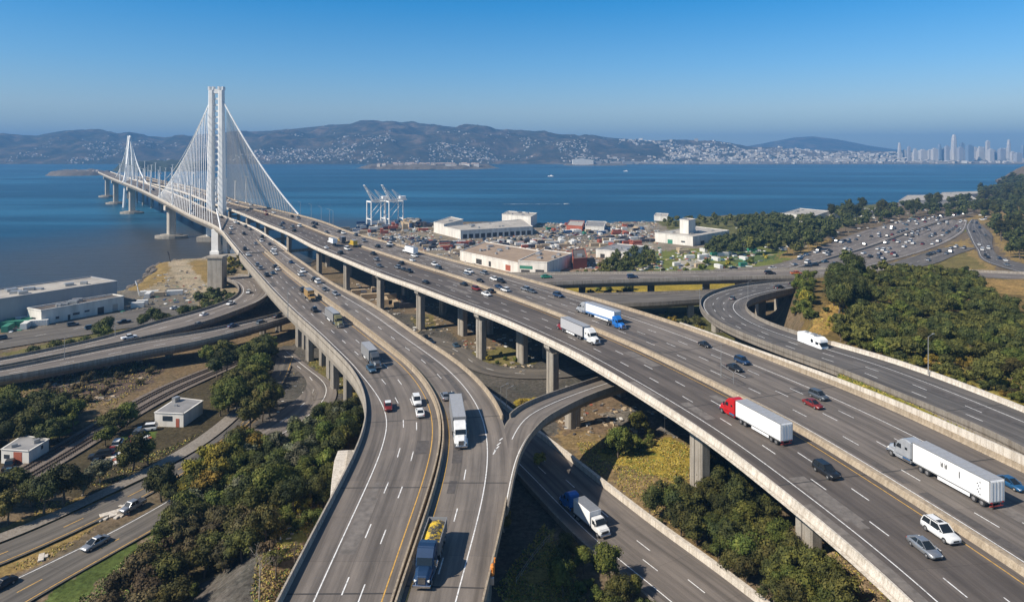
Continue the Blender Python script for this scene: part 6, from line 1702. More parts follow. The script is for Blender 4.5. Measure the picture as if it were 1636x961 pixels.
G([(1060, 352), (1130, 345), (1200, 343), (1250, 340), (1230, 352), (1130, 360), (1070, 360)], 10, [('bush_dark', 1), ('olive_tree', 2), ('dark_tree', 1)], .8, 1.2, 'on the shore behind the factory', 'trees on the shore behind the factory', maxn=60)
G([(945, 436), (962, 416), (1000, 408), (1040, 400), (1045, 416), (1000, 432), (960, 440)], 7, [('dark_tree', 2), ('olive_tree', 1)], .8, 1.25, 'by the low white workshop', 'trees by the low white workshop')
G([(830, 440), (900, 438), (940, 432), (930, 442), (860, 446)], 6, [('bush_dark', 1), ('bush_green', 1)], 1, 1.6, 'at the foot of the brown-roofed warehouse', 'bushes by the brown-roofed warehouse')
G([(945, 460), (1010, 456), (1015, 468), (940, 470)], 6, [('bush_dark', 1), ('bush_green', 1)], 1, 1.6, 'between the two crossing overpasses', 'bushes between the overpasses')
G([(1045, 500), (1110, 495), (1130, 540), (1080, 530)], 6, [('bush_dark', 1), ('bush_yellow', 1), ('bush_green', 1)], .8, 1.4, 'below the loop ramp column', 'bushes below the loop ramp')
G([(1030, 436), (1100, 430), (1200, 420), (1240, 408), (1200, 405), (1100, 420)], 14, [('bush_green', 2), ('bush_dark', 1), ('bush_yellow', 1)], .8, 1.5, 'on the green field beyond the overpass', 'bushes on the green field')
# left
G([(188, 505), (205, 486), (240, 482), (262, 478), (300, 476), (312, 496), (280, 508), (215, 514)], 5.5, [('dark_tree', 3), ('olive_tree', 1)], .75, 1.1, 'in the row behind the upper curved ramp', 'trees behind the upper curved ramp')
G([(312, 492), (320, 472), (350, 464), (378, 476), (372, 488), (340, 496)], 5, [('dark_tree', 3), ('olive_tree', 1)], .6, .95, 'beside the grey block pier', 'trees beside the grey block pier')
G([(150, 520), (180, 508), (185, 520), (160, 530)], 4, [('dark_tree', 1)], .7, .9, 'standing alone by the frontage road', 'trees by the frontage road')
G([(-40, 590), (0, 580), (60, 562), (120, 545), (165, 530), (185, 535), (190, 552), (120, 568), (40, 582), (0, 592)], 5, [('dark_tree', 2), ('green_tree', 1), ('olive_tree', 2)], .55, .85, 'in the strip between frontage road and upper ramp', 'trees between the frontage road and the upper ramp', maxn=70)
G([(330, 545), (380, 520), (385, 530), (335, 556)], 4, [('bush_green', 1), ('bush_yellow', 2)], .8, 1.3, 'between the two curved ramps', 'bushes between the two curved ramps')
G([(368, 410), (395, 408), (396, 425), (350, 440), (365, 425)], 5, [('bush_dark', 2), ('bush_yellow', 1)], .9, 1.6, 'at the foot of the white bridge legs', 'bushes at the foot of the bridge legs')
G([(170, 690), (150, 668), (185, 640), (240, 618), (300, 585), (350, 556), (410, 545), (440, 545), (440, 566), (380, 576), (320, 592), (262, 614), (215, 650)], 3.7, [('dark_tree', 2), ('green_tree', 3), ('olive_tree', 2)], .72, 1.15, 'in the belt between waste ground and railway', 'trees between the waste ground and the railway', maxn=170)
G([(60, 600), (140, 590), (250, 572), (230, 610), (130, 640), (50, 640)], 6, [('bush_brown', 3), ('bush_dark', 1)], .7, 1.3, 'scattered on the waste ground', 'bushes on the waste ground', maxn=50)
G([(-60, 640), (60, 634), (110, 640), (130, 665), (100, 690), (60, 690), (0, 692), (-60, 720)], 4.0, [('dark_tree', 3), ('green_tree', 2)], .75, 1.1, 'in the dark copse at the left edge', 'trees of the copse at the left edge', maxn=70)
G([(-60, 770), (0, 750), (40, 770), (110, 775), (130, 790), (50, 830), (-60, 850)], 4.0, [('dark_tree', 4), ('olive_tree', 1)], .8, 1.15, 'in the shady row above the pavement', 'trees above the pavement', maxn=60)
G([(110, 770), (160, 740), (195, 728), (215, 740), (160, 775), (120, 790)], 5.5, [('olive_tree', 2), ('dark_tree', 1), ('grey_tree', 1)], .7, .95, 'around the yard by the railway', 'trees around the railway yard', maxn=40)
G([(180, 748), (215, 718), (250, 706), (305, 694), (335, 672), (352, 632), (385, 592), (440, 566), (448, 585), (432, 640), (390, 668), (330, 700), (270, 728), (215, 755)], 3.2, [('dark_tree', 1), ('green_tree', 4), ('olive_tree', 1)], .85, 1.3, 'in the long green belt south of the railway', 'trees of the green belt south of the railway', maxn=170)
G([(172, 757), (200, 735), (240, 722), (285, 712), (330, 700), (350, 690), (335, 712), (280, 738), (215, 764)], 3.4, [('green_tree', 3), ('dark_tree', 2), ('olive_tree', 1)], .6, .9, 'in the low row between the railway sheds and the pavement', 'trees between the railway sheds and the pavement', maxn=60)
G([(290, 800), (312, 752), (350, 722), (400, 694), (448, 664), (475, 668), (430, 706), (372, 742), (322, 800)], 2.5, [('yellow_tree', 3), ('bush_yellow', 2)], .85, 1.12, 'on the yellow fringe of the hillside', 'yellow plants on the hillside fringe', maxn=60)
G([(235, 800), (270, 765), (330, 740), (400, 700), (450, 672), (520, 655), (580, 645), (590, 655), (570, 690), (545, 715), (525, 745), (525, 790), (470, 800), (400, 800), (330, 830), (260, 850)], 2.9, [('green_tree', 4), ('dark_tree', 3), ('grey_tree', 1), ('bush_green', 1)], .60, .92, 'on the slope left of the twin viaduct', 'trees on the slope left of the twin viaduct', z0=7, maxn=420)
G([(410, 780), (470, 765), (525, 760), (522, 800), (490, 840), (450, 850), (400, 830)], 3.0, [('bush_yellow', 3), ('bush_green', 3), ('green_tree', 1)], .8, 1.2, 'near the pale abutment block', 'bushes near the pale abutment block', maxn=60)
G([(230, 860), (300, 835), (400, 820), (450, 850), (440, 880), (380, 880), (330, 905), (300, 940), (240, 1010), (140, 1010), (190, 930)], 3.0, [('brown_tree', 3), ('olive_tree', 3), ('bush_brown', 2), ('bush_green', 1)], .68, 1.0, 'in the brown thicket at the bottom left', 'plants of the brown thicket at the bottom left', maxn=230)
# right-under
G([(1034, 800), (1060, 790), (1092, 790), (1120, 775), (1122, 728), (1150, 730), (1185, 750), (1215, 790), (1235, 812), (1232, 850), (1280, 885), (1290, 895), (1235, 905), (1180, 888), (1120, 860), (1060, 830)], 3.0, [('dark_tree', 2), ('olive_tree', 3), ('green_tree', 2), ('bush_dark', 1)], .6, .95, 'in the thicket under the edge of the main viaduct', 'trees under the edge of the main viaduct', maxn=200)
G([(1140, 870), (1230, 890), (1290, 890), (1325, 905), (1350, 940), (1390, 1010), (1270, 1010), (1200, 930)], 3.0, [('olive_tree', 3), ('green_tree', 2), ('bush_green', 1)], .6, .92, 'in the bottom thicket by the last column', 'trees by the last column at the bottom', maxn=120)
G([(893, 858), (925, 850), (960, 890), (1010, 915), (1032, 950), (1040, 1010), (930, 1010), (880, 905)], 2.6, [('olive_tree', 1), ('green_tree', 1), ('bush_green', 2), ('bush_dark', 2)], .55, .9, 'on the verge left of the lower road', 'plants left of the lower road', maxn=60)
G([(840, 700), (880, 700), (905, 745), (905, 790), (870, 790), (845, 740)], 3.8, [('brown_tree', 1), ('olive_tree', 1), ('bush_dark', 1)], .6, .85, 'in the shade between ramp and lower road', 'plants in the shade by the ramp', maxn=40)
G([(975, 700), (1040, 682), (1050, 700), (990, 722), (965, 722)], 3.0, [('bush_green', 4), ('green_tree', 1)], .6, 1.0, 'on top of the yellow mound', 'bushes on the yellow mound', maxn=24)
G([(1045, 770), (1090, 765), (1085, 790), (1035, 790)], 3.4, [('bush_dark', 1), ('bush_brown', 1)], .8, 1.2, 'at the lower rim of the yellow mound', 'bushes at the rim of the mound', maxn=16)
G([(825, 645), (860, 636), (855, 655), (820, 668)], 3.0, [('bush_yellow', 2), ('bush_green', 1)], .7, 1.1, 'behind the ramp parapet', 'bushes behind the ramp parapet', maxn=14)
G([(760, 558), (835, 562), (858, 578), (780, 580)], 4.5, [('bush_green', 2), ('bush_yellow', 1)], .4, .7, 'on the traffic island under the main viaduct', 'bushes on the traffic island', maxn=14)
for px, py, kd, s in ((805, 850, 'yellow_tree', .7), (1287, 492, 'yellow_tree', 1.25), (862, 745, 'yellow_tree', .55), (1136, 760, 'dark_tree', .95)):
    p = PT(px, py); plant(kd, p.x, p.y, p.z, s, {805: 'by the outer parapet above the shaded slope', 1287: 'alone inside the bend of the loop ramp', 862: 'in the shade beside the exit ramp', 1136: 'leaning against the near column'}[px], None)
# rough grass
STRAW = plain('straw grass', (0.40, 0.30, 0.06), 0.9, var=0.35, scale=0.6); GRN = plain('green grass blades', (0.12, 0.17, 0.035), 0.9, var=0.35, scale=0.6); DRYG = plain('dead grass', (0.28, 0.20, 0.10), 0.9, var=0.35, scale=0.6); STRAW2 = plain('olive grass', (0.24, 0.21, 0.05), 0.9, var=0.3, scale=0.6)
def grass(regions):
    rr = np.random.default_rng(12); V = []; Fq = []; mi = []; n0 = 0; mats = [STRAW, GRN, DRYG, STRAW2]
    for poly, z, n, w_, hmax in regions:
        W_ = [(q.x, q.y) for q in WP(poly, z)]; xs = [a for a, _ in W_]; ys = [c for _, c in W_]
        x = rr.uniform(min(xs), max(xs), n * 3); y = rr.uniform(min(ys), max(ys), n * 3); k = inside(x, y, W_) & (fbm(x / 4, y / 4, 3, 14) > .36)
        for bl in BLOCK: k &= ~inside(x, y, bl)
        x, y = x[k][:n], y[k][:n]; zz_ = tz(x, y); m = len(x); a = rr.uniform(0, math.pi, m); s = rr.uniform(.25, 1, m) * .26; h = rr.uniform(.3, 1, m) * hmax * .62
        dx, dy = np.cos(a) * s, np.sin(a) * s; lx, ly = rr.normal(0, .16, m), rr.normal(0, .16, m)
        q = np.stack([np.column_stack([x - dx, y - dy, zz_ - .05]), np.column_stack([x + dx, y + dy, zz_ - .05]), np.column_stack([x + dx * .6 + lx, y + dy * .6 + ly, zz_ + h]), np.column_stack([x - dx * .6 + lx, y - dy * .6 + ly, zz_ + h * .8])], 1)
        V.append(q.reshape(-1, 3)); Fq.append(np.arange(m * 4).reshape(m, 4) + n0); n0 += m * 4; mi.append(rr.choice(4, m, p=w_))
    me = mesh('rough_grass', np.concatenate(V), np.concatenate(Fq).tolist(), mats, np.concatenate(mi)); tag(link('rough_grass', me), 'tufts of rough dry grass on the slopes and verges', 'grass', kind='stuff')
grass([([(920, 700), (1060, 695), (1118, 705), (1120, 790), (1290, 895), (1230, 900), (1150, 880), (1010, 790), (935, 735)], 1, 9000, (.5, .2, .1, .2), .45),
       ([(1240, 830), (1350, 850), (1480, 961), (1290, 961), (1230, 880)], 5, 3000, (.2, .1, .6, .1), .4),
       ([(790, 940), (870, 835), (900, 880), (940, 961), (830, 1000)], 0, 4500, (.5, .2, .2, .1), .5),
       ([(415, 850), (525, 800), (560, 760), (520, 850), (440, 990), (400, 961)], 6, 4500, (.25, .2, .35, .2), .5),
       ([(100, 975), (250, 850), (300, 830), (300, 900), (200, 990)], 0, 5000, (.05, .8, .05, .1), .35),
       ([(0, 605), (220, 568), (260, 590), (180, 650), (60, 660), (0, 650)], 0, 5000, (.35, .2, .3, .15), .7),
       ([(1280, 520), (1340, 478), (1380, 500), (1350, 530)], 17, 2500, (.6, .05, .25, .1), .6),
       ([(1400, 570), (1560, 600), (1700, 680), (1720, 560), (1480, 540)], 17, 7000, (.3, .2, .2, .3), .8),
       ([(1330, 598), (1440, 640), (1560, 690), (1560, 676), (1340, 588)], 19, 3000, (.35, .45, .1, .1), .4),
       ([(60, 800), (230, 795), (60, 905), (20, 915)], 0, 2500, (.3, .1, .5, .1), .3),
       ([(450, 590), (500, 570), (590, 640), (560, 650), (500, 610)], 0, 2000, (.3, .3, .3, .1), .5),
       ([(130, 770), (300, 700), (420, 640), (440, 620), (300, 730), (190, 790)], 0, 5000, (.2, .3, .3, .2), .5)])
# bare trees
def bare_tree(px, py, h, label, mt='bark_pale', seed=1):
    p = PT(px, py); r = random.Random(seed); root = thing('bare_tree', label, 'tree', (p.x, p.y, p.z - .3))
    tb = MB(); tb.bar((0, 0, -.4), (.1, .1, h * .45), .17, .12, 6); tb.bar((.1, .1, h * .45), (0, .2, h * .62), .12, .08, 6); tb.build('trunk', M[mt], root)
    b = MB()
    def grow(a, d, L, rad, lev):
        e = a + d * L; b.bar(a, e, rad, rad * .6, 5)
        if lev == 0: return
        for _ in range(3):
            nd = (d + Vector((r.gauss(0, .5), r.gauss(0, .5), r.gauss(.15, .3)))).normalized(); grow(e, nd, L * r.uniform(.6, .85), rad * .6, lev - 1)
    for z in (.4, .5, .62):
        for _ in range(2): grow(Vector((.05, .1, h * z)), Vector((r.gauss(0, .5), r.gauss(0, .5), 1)).normalized(), h * .14, .06, 3)
    b.build('branches', M[mt], root)
bare_tree(414, 958, 9.5, 'tall bare pale tree at the bottom left of the twin viaduct', seed=3)
bare_tree(500, 640 + 0, 4, 'small bare tree on the verge above the lot', seed=5)
bare_tree(440, 925, 5.0, 'short bare tree on the brown slope by the parapet', 'bark', 8)
bare_tree(470, 905, 4.5, 'smallest bare tree close to the left parapet', 'bark', 9)
print('PLANTS', cnt, sum(cnt.values()))
flush_plants()
for kd, lst in KINDS.items():      # templates never used
    for root, used in lst:
        if not used:
            for ch in list(root.children): bpy.data.objects.remove(ch)
            bpy.data.objects.remove(root)
# ================================================================ vehicles
PAINT = {'white': carpaint('white car paint', (0.78, 0.78, 0.76), 0.0), 'black': carpaint('black car paint', (0.015, 0.016, 0.018), 0.2), 'silver': carpaint('silver car paint', (0.42, 0.43, 0.44), 0.7),
         'grey': carpaint('grey car paint', (0.13, 0.145, 0.16), 0.5), 'blue': carpaint('blue car paint', (0.02, 0.11, 0.25), 0.3), 'red': carpaint('dark red car paint', (0.22, 0.02, 0.015), 0.2),
         'bright_red': carpaint('bright red truck paint', (0.55, 0.012, 0.015), 0.1), 'bright_blue': carpaint('bright blue truck paint', (0.015, 0.17, 0.55), 0.1), 'navy': carpaint('navy car paint', (0.014, 0.045, 0.11), 0.3),
         'steel_blue': carpaint('steel blue car paint', (0.06, 0.13, 0.20), 0.4), 'yellow': carpaint('yellow truck paint', (0.55, 0.36, 0.03), 0.0), 'ochre': carpaint('ochre truck paint', (0.38, 0.23, 0.07), 0.0),
         'olive': carpaint('olive truck paint', (0.16, 0.15, 0.07), 0.0), 'maroon': carpaint('maroon truck paint', (0.27, 0.03, 0.035), 0.1), 'green': carpaint('green truck paint', (0.02, 0.22, 0.13), 0.0), 'orange': carpaint('orange car paint', (0.5, 0.12, 0.02), 0.0),
         'pale': carpaint('pale grey truck paint', (0.5, 0.52, 0.54), 0.4)}
M['trailer'] = plain('white trailer panel', (0.82, 0.82, 0.81), 0.45, var=0.07, scale=1.2, stretch=(1, 1, .12))
M['trailer_roof'] = plain('trailer roof', (0.42, 0.42, 0.42), 0.5, 0.3, var=0.1)
M['trailer_grey'] = plain('grey trailer panel', (0.22, 0.22, 0.22), 0.5, var=0.1)
M['trailer_silver'] = plain('silver trailer panel', (0.52, 0.52, 0.53), 0.4, 0.2, var=0.06)
M['trim_blue'] = plain('blue trailer trim', (0.10, 0.22, 0.45), 0.5)
M['trim_red'] = plain('red trailer trim', (0.35, 0.05, 0.04), 0.5)
def wheel(parent, x, y, r, w_, dual=False):
    b = MB(); b.cyl((0, 0, 0), r, 'x', w_, 14); t = b.build('wheel', M['rubber'], parent, bevel=0.03, loc=(x, y, r))
    b = MB(); s = 1 if x > 0 else -1; b.cyl((s * (w_ / 2 + 0.005), 0, 0), r * .58, 'x', 0.05, 10); b.cyl((s * (w_ / 2 + 0.03), 0, 0), r * .22, 'x', 0.08, 8); b.build('rim', M['rim'], t)
def hull(sections, smooth=True):
    """sections: list of rings (x,y,z lists of equal length) -> MB"""
    b = MB(); k = len(sections[0]); v = [p for s in sections for p in s]; f = []
    for i in range(len(sections) - 1):
        for j in range(k): f.append([i * k + j, i * k + (j + 1) % k, (i + 1) * k + (j + 1) % k, (i + 1) * k + j])
    f += [list(range(k - 1, -1, -1)), list(range((len(sections) - 1) * k, len(sections) * k))]
    b.add(v, f); return b
def ring(y, hw, z0, z1, rt=0.82, rb=0.94, sh=0.16):
    """body cross section at station y"""
    return [(-hw * rb, y, z0), (-hw, y, z0 + sh), (-hw * .99, y, z0 + (z1 - z0) * .62), (-hw * .93, y, z1 - .06), (-hw * rt, y, z1), (hw * rt, y, z1), (hw * .93, y, z1 - .06), (hw * .99, y, z0 + (z1 - z0) * .62), (hw, y, z0 + sh), (hw * rb, y, z0)]
CARS = {'sedan': dict(L=4.7, W=.93, body=[(-2.35, .80, .45, .80), (-2.25, .88, .30, .93), (-1.6, .93, .25, .98), (-.4, .94, .22, .95), (.9, .94, .22, .93), (1.6, .92, .25, .86), (2.15, .84, .28, .76), (2.35, .70, .36, .62)],
                      cab=[(-1.85, .62, .97), (-.95, .58, 1.44), (.10, .58, 1.47), (1.25, .68, .93)], wh=(-1.4, 1.42), r=.33),
        'suv': dict(L=4.8, W=.98, body=[(-2.4, .86, .5, 1.0), (-2.33, .95, .38, 1.08), (-1.6, .98, .30, 1.10), (0, .98, .28, 1.08), (1.1, .97, .28, 1.06), (1.9, .95, .30, 1.0), (2.3, .88, .34, .92), (2.4, .78, .42, .78)],
                    cab=[(-2.30, .80, 1.08), (-1.95, .72, 1.77), (.30, .72, 1.80), (1.20, .80, 1.10)], wh=(-1.45, 1.5), r=.38),
        'pickup': dict(L=5.6, W=.98, body=[(-2.8, .92, .5, 1.0), (-2.75, .97, .42, 1.06), (-1.0, .98, .35, 1.06), (0, .98, .32, 1.08), (1.3, .97, .32, 1.1), (2.3, .95, .36, 1.04), (2.7, .88, .42, .95), (2.8, .78, .48, .8)],
                       cab=[(-.95, .82, 1.06), (-.75, .74, 1.74), (.75, .74, 1.76), (1.45, .80, 1.1)], wh=(-1.75, 1.75), r=.40),
        'van': dict(L=5.2, W=.99, body=[(-2.6, .92, .45, 1.2), (-2.5, .98, .35, 1.25), (0, .99, .3, 1.25), (1.5, .98, .3, 1.2), (2.2, .94, .34, 1.0), (2.6, .84, .42, .85)],
                    cab=[(-2.5, .88, 1.22), (-2.35, .84, 2.0), (1.1, .84, 2.02), (2.0, .84, 1.1)], wh=(-1.6, 1.65), r=.36)}
def build_car(kind, paint, label, cat, loc, rz, group=None, roof_paint=None, sc_=1.0, rails=False):
    s = CARS[kind]; root = thing('car' if kind != 'pickup' else 'pickup_truck', label, cat, loc, rz, group)
    pm = PAINT[paint]
    b = hull([ring(y, hw, z0, z1) for y, hw, z0, z1 in s['body']]); b.build('body', pm, root, smooth=True)
    c = s['cab']; zb = c[0][2] - .04
    def cr(y, hw, z, top):
        return (-hw, y, z), (hw, y, z)
    # glass house as one tapered hull, painted roof cap and pillars over it
    (y0, w0, z0), (y1, w1, z1), (y2, w2, z2), (y3, w3, z3) = c
    wb = s['W'] * .86
    v = [(-wb, y0, z0 - .05), (wb, y0, z0 - .05), (wb, y3, z3 - .05), (-wb, y3, z3 - .05), (-w1, y1, z1), (w1, y1, z1), (w2, y2, z2), (-w2, y2, z2)]
    b = MB(); b.add(v, [[0, 1, 5, 4], [1, 2, 6, 5], [2, 3, 7, 6], [3, 0, 4, 7], [4, 5, 6, 7], [3, 2, 1, 0]]); b.build('windows', M['glass'], root)
    b = MB(); e = .03
    rp = PAINT[roof_paint] if roof_paint else pm
    b.add([(-w1 - .02, y1 - .08, z1 - .03), (w1 + .02, y1 - .08, z1 - .03), (w2 + .02, y2 + .10, z2 - .03), (-w2 - .02, y2 + .10, z2 - .03), (-w1 * .92, y1, z1 + .05), (w1 * .92, y1, z1 + .05), (w2 * .92, y2, z2 + .05), (-w2 * .92, y2, z2 + .05)],
          [[0, 1, 5, 4], [1, 2, 6, 5], [2, 3, 7, 6], [3, 0, 4, 7], [4, 5, 6, 7], [3, 2, 1, 0]])
    b.build('roof', rp, root)
    b = MB()
    for sx in (-1, 1):
        b.bar((sx * wb, y3, z3 - .02), (sx * (w2 + .01), y2 + .05, z2), .05, .05, 4); b.bar((sx * wb, y0, z0 - .02), (sx * (w1 + .01), y1 - .03, z1), .07, .06, 4)
        ym = (y1 + y2) / 2; b.bar((sx * (wb + .01), ym, (z0 + z3) / 2 - .05), (sx * (w1 + .01), ym, z1), .05, .045, 4)
    b.build('pillar_frame', pm, root)
    fy = s['body'][-1][0]; ry = s['body'][0][0]; fz = s['body'][-2][3] - .12
    for sx in (-1, 1):
        b = MB(); b.box(sx * .62 - .16, sx * .62 + .16, fy - .22, fy - .02, fz - .12, fz + .02); b.build('headlight', M['lamp'], root, bevel=.02)
        b = MB(); b.box(sx * .70 - .15, sx * .70 + .15, ry - .01, ry + .12, s['body'][0][3] - .18, s['body'][0][3] + .0); b.build('tail_light', M['tail'], root, bevel=.02)
        b = MB(); b.box(sx * (wb + .12) - .1, sx * (wb + .12) + .1, y3 - .55, y3 - .38, z3 + .0, z3 + .16); b.build('mirror', pm, root, bevel=.03)
    b = MB(); b.box(-.4, .4, fy - .06, fy + .015, fz - .28, fz - .08); b.build('grille', M['black'], root)
    b = MB(); b.box(-.26, .26, ry - .02, ry + .05, .55, .68); b.build('number_plate', M['white_box'], root)
    if rails:
        b = MB()
        for sx in (-1, 1): b.box(sx * w1 * .86 - .03, sx * w1 * .86 + .03, y1 + .1, y2 - .1, z1 + .05, z1 + .13)
        b.box(-.35, .35, y2 - .75, y2 - .15, z2 + .03, z2 + .065); b.build('roof_rail', M['black'], root)
    if kind == 'pickup':
        b = MB(); b.box(-.78, .78, -2.68, -1.05, 1.0, 1.075); b.build('cargo_bed', M['black'], root)
        b = MB()
        for sx in (-1, 1): b.box(sx * .86 - .05, sx * .86 + .05, -2.75, -1.0, 1.06, 1.13)
        b.build('bed_rail', pm, root)
    for y in s['wh']:
        for sx in (-1, 1): wheel(root, sx * (s['W'] - .10), y, s['r'], .22)
    root.scale = (sc_,) * 3
    return root
def tractor(root, paint, y0, long=True, roof=True, paint2=None):
    """lorry tractor, its rear axle group starting near y0, cab facing +y"""
    pm = PAINT[paint]
    yc = y0 + 2.6
    # sleeper and cab body, side profile
    prof = [(yc - 1.0, 1.05), (yc - 1.0, 3.75), (yc + .1, 3.95), (yc + .9, 3.8), (yc + 1.9, 2.95), (yc + 2.25, 2.1), (yc + 2.3, 1.0)]
    b = MB(); b.prism(prof, -1.18, 1.18); b.build('cab', pm, root, bevel=0.14, segs=2)
    yh = yc + 2.2
    b = MB(); v = []
    for y, hw, zt_ in ((yh, 1.12, 2.12), (yh + 1.0, 1.05, 1.98), (yh + 1.65, .92, 1.72), (yh + 1.85, .8, 1.35)):
        v += [(-hw, y, .62), (-hw, y, zt_ - .35), (-hw * .62, y, zt_), (hw * .62, y, zt_), (hw, y, zt_ - .35), (hw, y, .62)]
    k = 6; f = [[i * k + j, i * k + (j + 1) % k, (i + 1) * k + (j + 1) % k, (i + 1) * k + j] for i in range(3) for j in range(k)] + [[5, 4, 3, 2, 1, 0], list(range(18, 24))]
    b.add(v, f); b.build('hood', pm, root, bevel=.05)
    b = MB(); a = 0.03
    b.add([(-1.0, yc + 1.93, 2.98), (1.0, yc + 1.93, 2.98), (1.02, yc + 2.3, 2.18), (-1.02, yc + 2.3, 2.18), (-1.0, yc + 1.8, 2.9), (1.0, yc + 1.8, 2.9), (1.02, yc + 2.1, 2.1), (-1.02, yc + 2.1, 2.1)], [[0, 1, 2, 3], [7, 6, 5, 4], [0, 4, 5, 1], [1, 5, 6, 2], [2, 6, 7, 3], [3, 7, 4, 0]]); b.build('windscreen', M['glass'], root)
    for sx in (-1, 1):
        b = MB(); x0, x1 = sorted((sx * 1.16, sx * 1.2)); b.prism([(yc + .95, 2.15), (yc + .95, 2.85), (yc + 1.6, 2.85), (yc + 2.0, 2.15)], x0, x1); b.build('side_window', M['glass'], root)
        b = MB(); b.prism([(yc - .3, 2.3), (yc - .3, 2.7), (yc + .2, 2.7), (yc + .2, 2.3)], x0, x1); b.build('side_window', M['glass'], root)
        b = MB(); b.box(sx * 1.45 - .12, sx * 1.45 + .12, yc + 1.95, yc + 2.07, 2.05, 2.75); b.bar((sx * 1.2, yc + 1.9, 2.6), (sx * 1.45, yc + 2.0, 2.6), .03); b.build('mirror', M['black'], root)
        b = MB(); b.box(sx * .82 - .18, sx * .82 + .18, yh + 1.55, yh + 1.8, 1.05, 1.3); b.build('headlight', M['lamp'], root, bevel=.03)
        b = MB(); b.cyl((sx * 1.0, yc - .2, .82), .32, 'y', 1.5, 12); b.build('fuel_tank', M['chrome'], root)
        b = MB(); x0, x1 = sorted((sx * .85, sx * 1.2)); b.box(x0, x1, yh + .35, yh + 1.5, .95, 1.22); b.build('wheel_arch', pm, root, bevel=.08)
        b = MB(); b.box(x0, x1, yc - 1.0, yc + 2.2, .5, .95); b.build('side_skirt', pm, root, bevel=.04)
    b = MB(); b.box(-.48, .48, yh + 1.80, yh + 1.9, .85, 1.62); b.build('grille', M['dark_steel'], root)
    b = MB(); b.box(-.52, .52, yh + 1.78, yh + 1.87, 1.56, 1.66)
    for k in range(5): b.box(-.46, .46, yh + 1.88, yh + 1.915, .92 + k * .13, .96 + k * .13)
    b.build('grille_bars', M['chrome'], root)
    b = MB(); b.box(-1.15, 1.15, yh + 1.75, yh + 2.05, .42, .78); b.build('bumper', M['chrome'], root, bevel=.06)
    b = MB(); b.box(-.42, .42, y0 - 2.2, yc + 1.6, .72, 1.02); b.box(-.5, .5, y0 - 1.5, y0 - .3, 1.02, 1.14); b.build('chassis', M['dark_steel'], root)
    for y in (y0 - 1.55, y0 - .35):
        for sx in (-1, 1): wheel(root, sx * .96, y, .5, .55)
    for sx in (-1, 1): wheel(root, sx * 1.0, yh + .9, .5, .3)
    return yh + 2.05
def trailer(root, y1, L, side='trailer', trim='steel', roofm='trailer_roof', H1=4.1, marks=False, blue=False, guard=False):
    y0 = y1 - L
    b = MB(); b.box(-1.3, 1.3, y0, y1, 1.12, H1); t = b.build('trailer', M[side], root, bevel=0.05)
    b = MB(); b.box(-1.24, 1.24, y0 + .06, y1 - .06, H1, H1 + .03)
    n = int(L / 1.2)
    for k in range(n): b.box(-1.24, 1.24, y0 + .5 + k * 1.2, y0 + .54 + k * 1.2, H1 + .03, H1 + .05)
    b.build('roof_panel', M[roofm], t)
    b = MB(); b.box(-1.33, 1.33, y0 - .01, y1 + .01, 1.0, 1.14)
    for sx in (-1, 1): b.box(sx * 1.29 - .03, sx * 1.29 + .03, y0, y1, H1 - .1, H1 + .03)
    for sx in (-1, 1):
        b.box(sx * 1.27 - .05, sx * 1.27 + .05, y0 - .03, y0 + .06, 1.05, H1)
        b.box(sx * 1.27 - .05, sx * 1.27 + .05, y1 - .06, y1 + .03, 1.05, H1)
    b.build('frame_rail', M[trim], t)
    for sx in (-1, 1):
        b = MB(); x0, x1 = sorted((sx * .06, sx * 1.2)); b.box(x0, x1, y0 - .05, y0 + .02, 1.2, H1 - .15)
        d = b.build('rear_door', M['trailer' if side != 'trailer_grey' else 'trailer_grey'], t)
        b = MB(); b.bar((sx * .3, y0 - .08, 1.25), (sx * .3, y0 - .08, H1 - .2), .025, .025, 5); b.bar((sx * .85, y0 - .08, 1.25), (sx * .85, y0 - .08, H1 - .2), .025, .025, 5); b.build('lock_rod', M['steel'], d)
        b = MB(); b.box(sx * 1.0 - .12, sx * 1.0 + .12, y0 - .07, y0 + .02, 1.0, 1.12); b.build('tail_light', M['tail'], t)
        b = MB(); b.box(sx * 1.22 - .03, sx * 1.22 + .03, y0 + 3.2, y1 - 4.6, .45, 1.02); b.build('side_skirt', M['trailer'], t)
        if blue:
            b = MB(); x0, x1 = sorted((sx * 1.3, sx * 1.315)); b.box(x0, x1, y0 + .2, y1 - .2, 1.16, 1.55); b.build('stripe', M['trim_blue'], t)
    b = MB(); b.box(-1.15, 1.15, y0 + .05, y0 + .18, .42, .55)
    for sx in (-.7, .7): b.box(sx - .06, sx + .06, y0 + .05, y0 + .15, .5, 1.05)
    b.build('underride_guard', M['trim_red'] if guard else M['dark_steel'], t)
    b = MB(); b.box(-.5, .5, y0 + .6, y0 + 3.2, .75, 1.0); b.build('bogie', M['dark_steel'], t)
    for y in (y0 + 1.3, y0 + 2.6):
        for sx in (-1, 1): wheel(t, sx * .96, y, .5, .55)
    if marks:
        for (ya, yb, z0, z1) in ((y0 + 7.6, y0 + 8.1, 2.6, 3.4), (y0 + 6.9, y0 + 7.4, 2.6, 3.4), (y0 + 4.7, y0 + 4.95, 2.3, 3.4)):
            b = MB()
            for k in range(4):
                u = (yb - ya) / 4
                b.box(-1.33, -1.315, ya + u * k + .02, ya + u * (k + .75), z0 + (k % 2) * .08, z1 - (k % 3) * .1)
            b.build('marking', M['dark_steel'], t)
        b = MB()
        for k in range(7): b.box(-1.33, -1.315, y0 + 1.4 + (k % 3) * .22, y0 + 1.56 + (k % 3) * .22, 1.5 + k * .28, 1.7 + k * .28)
        b.build('marking', M['dark_steel'], t)
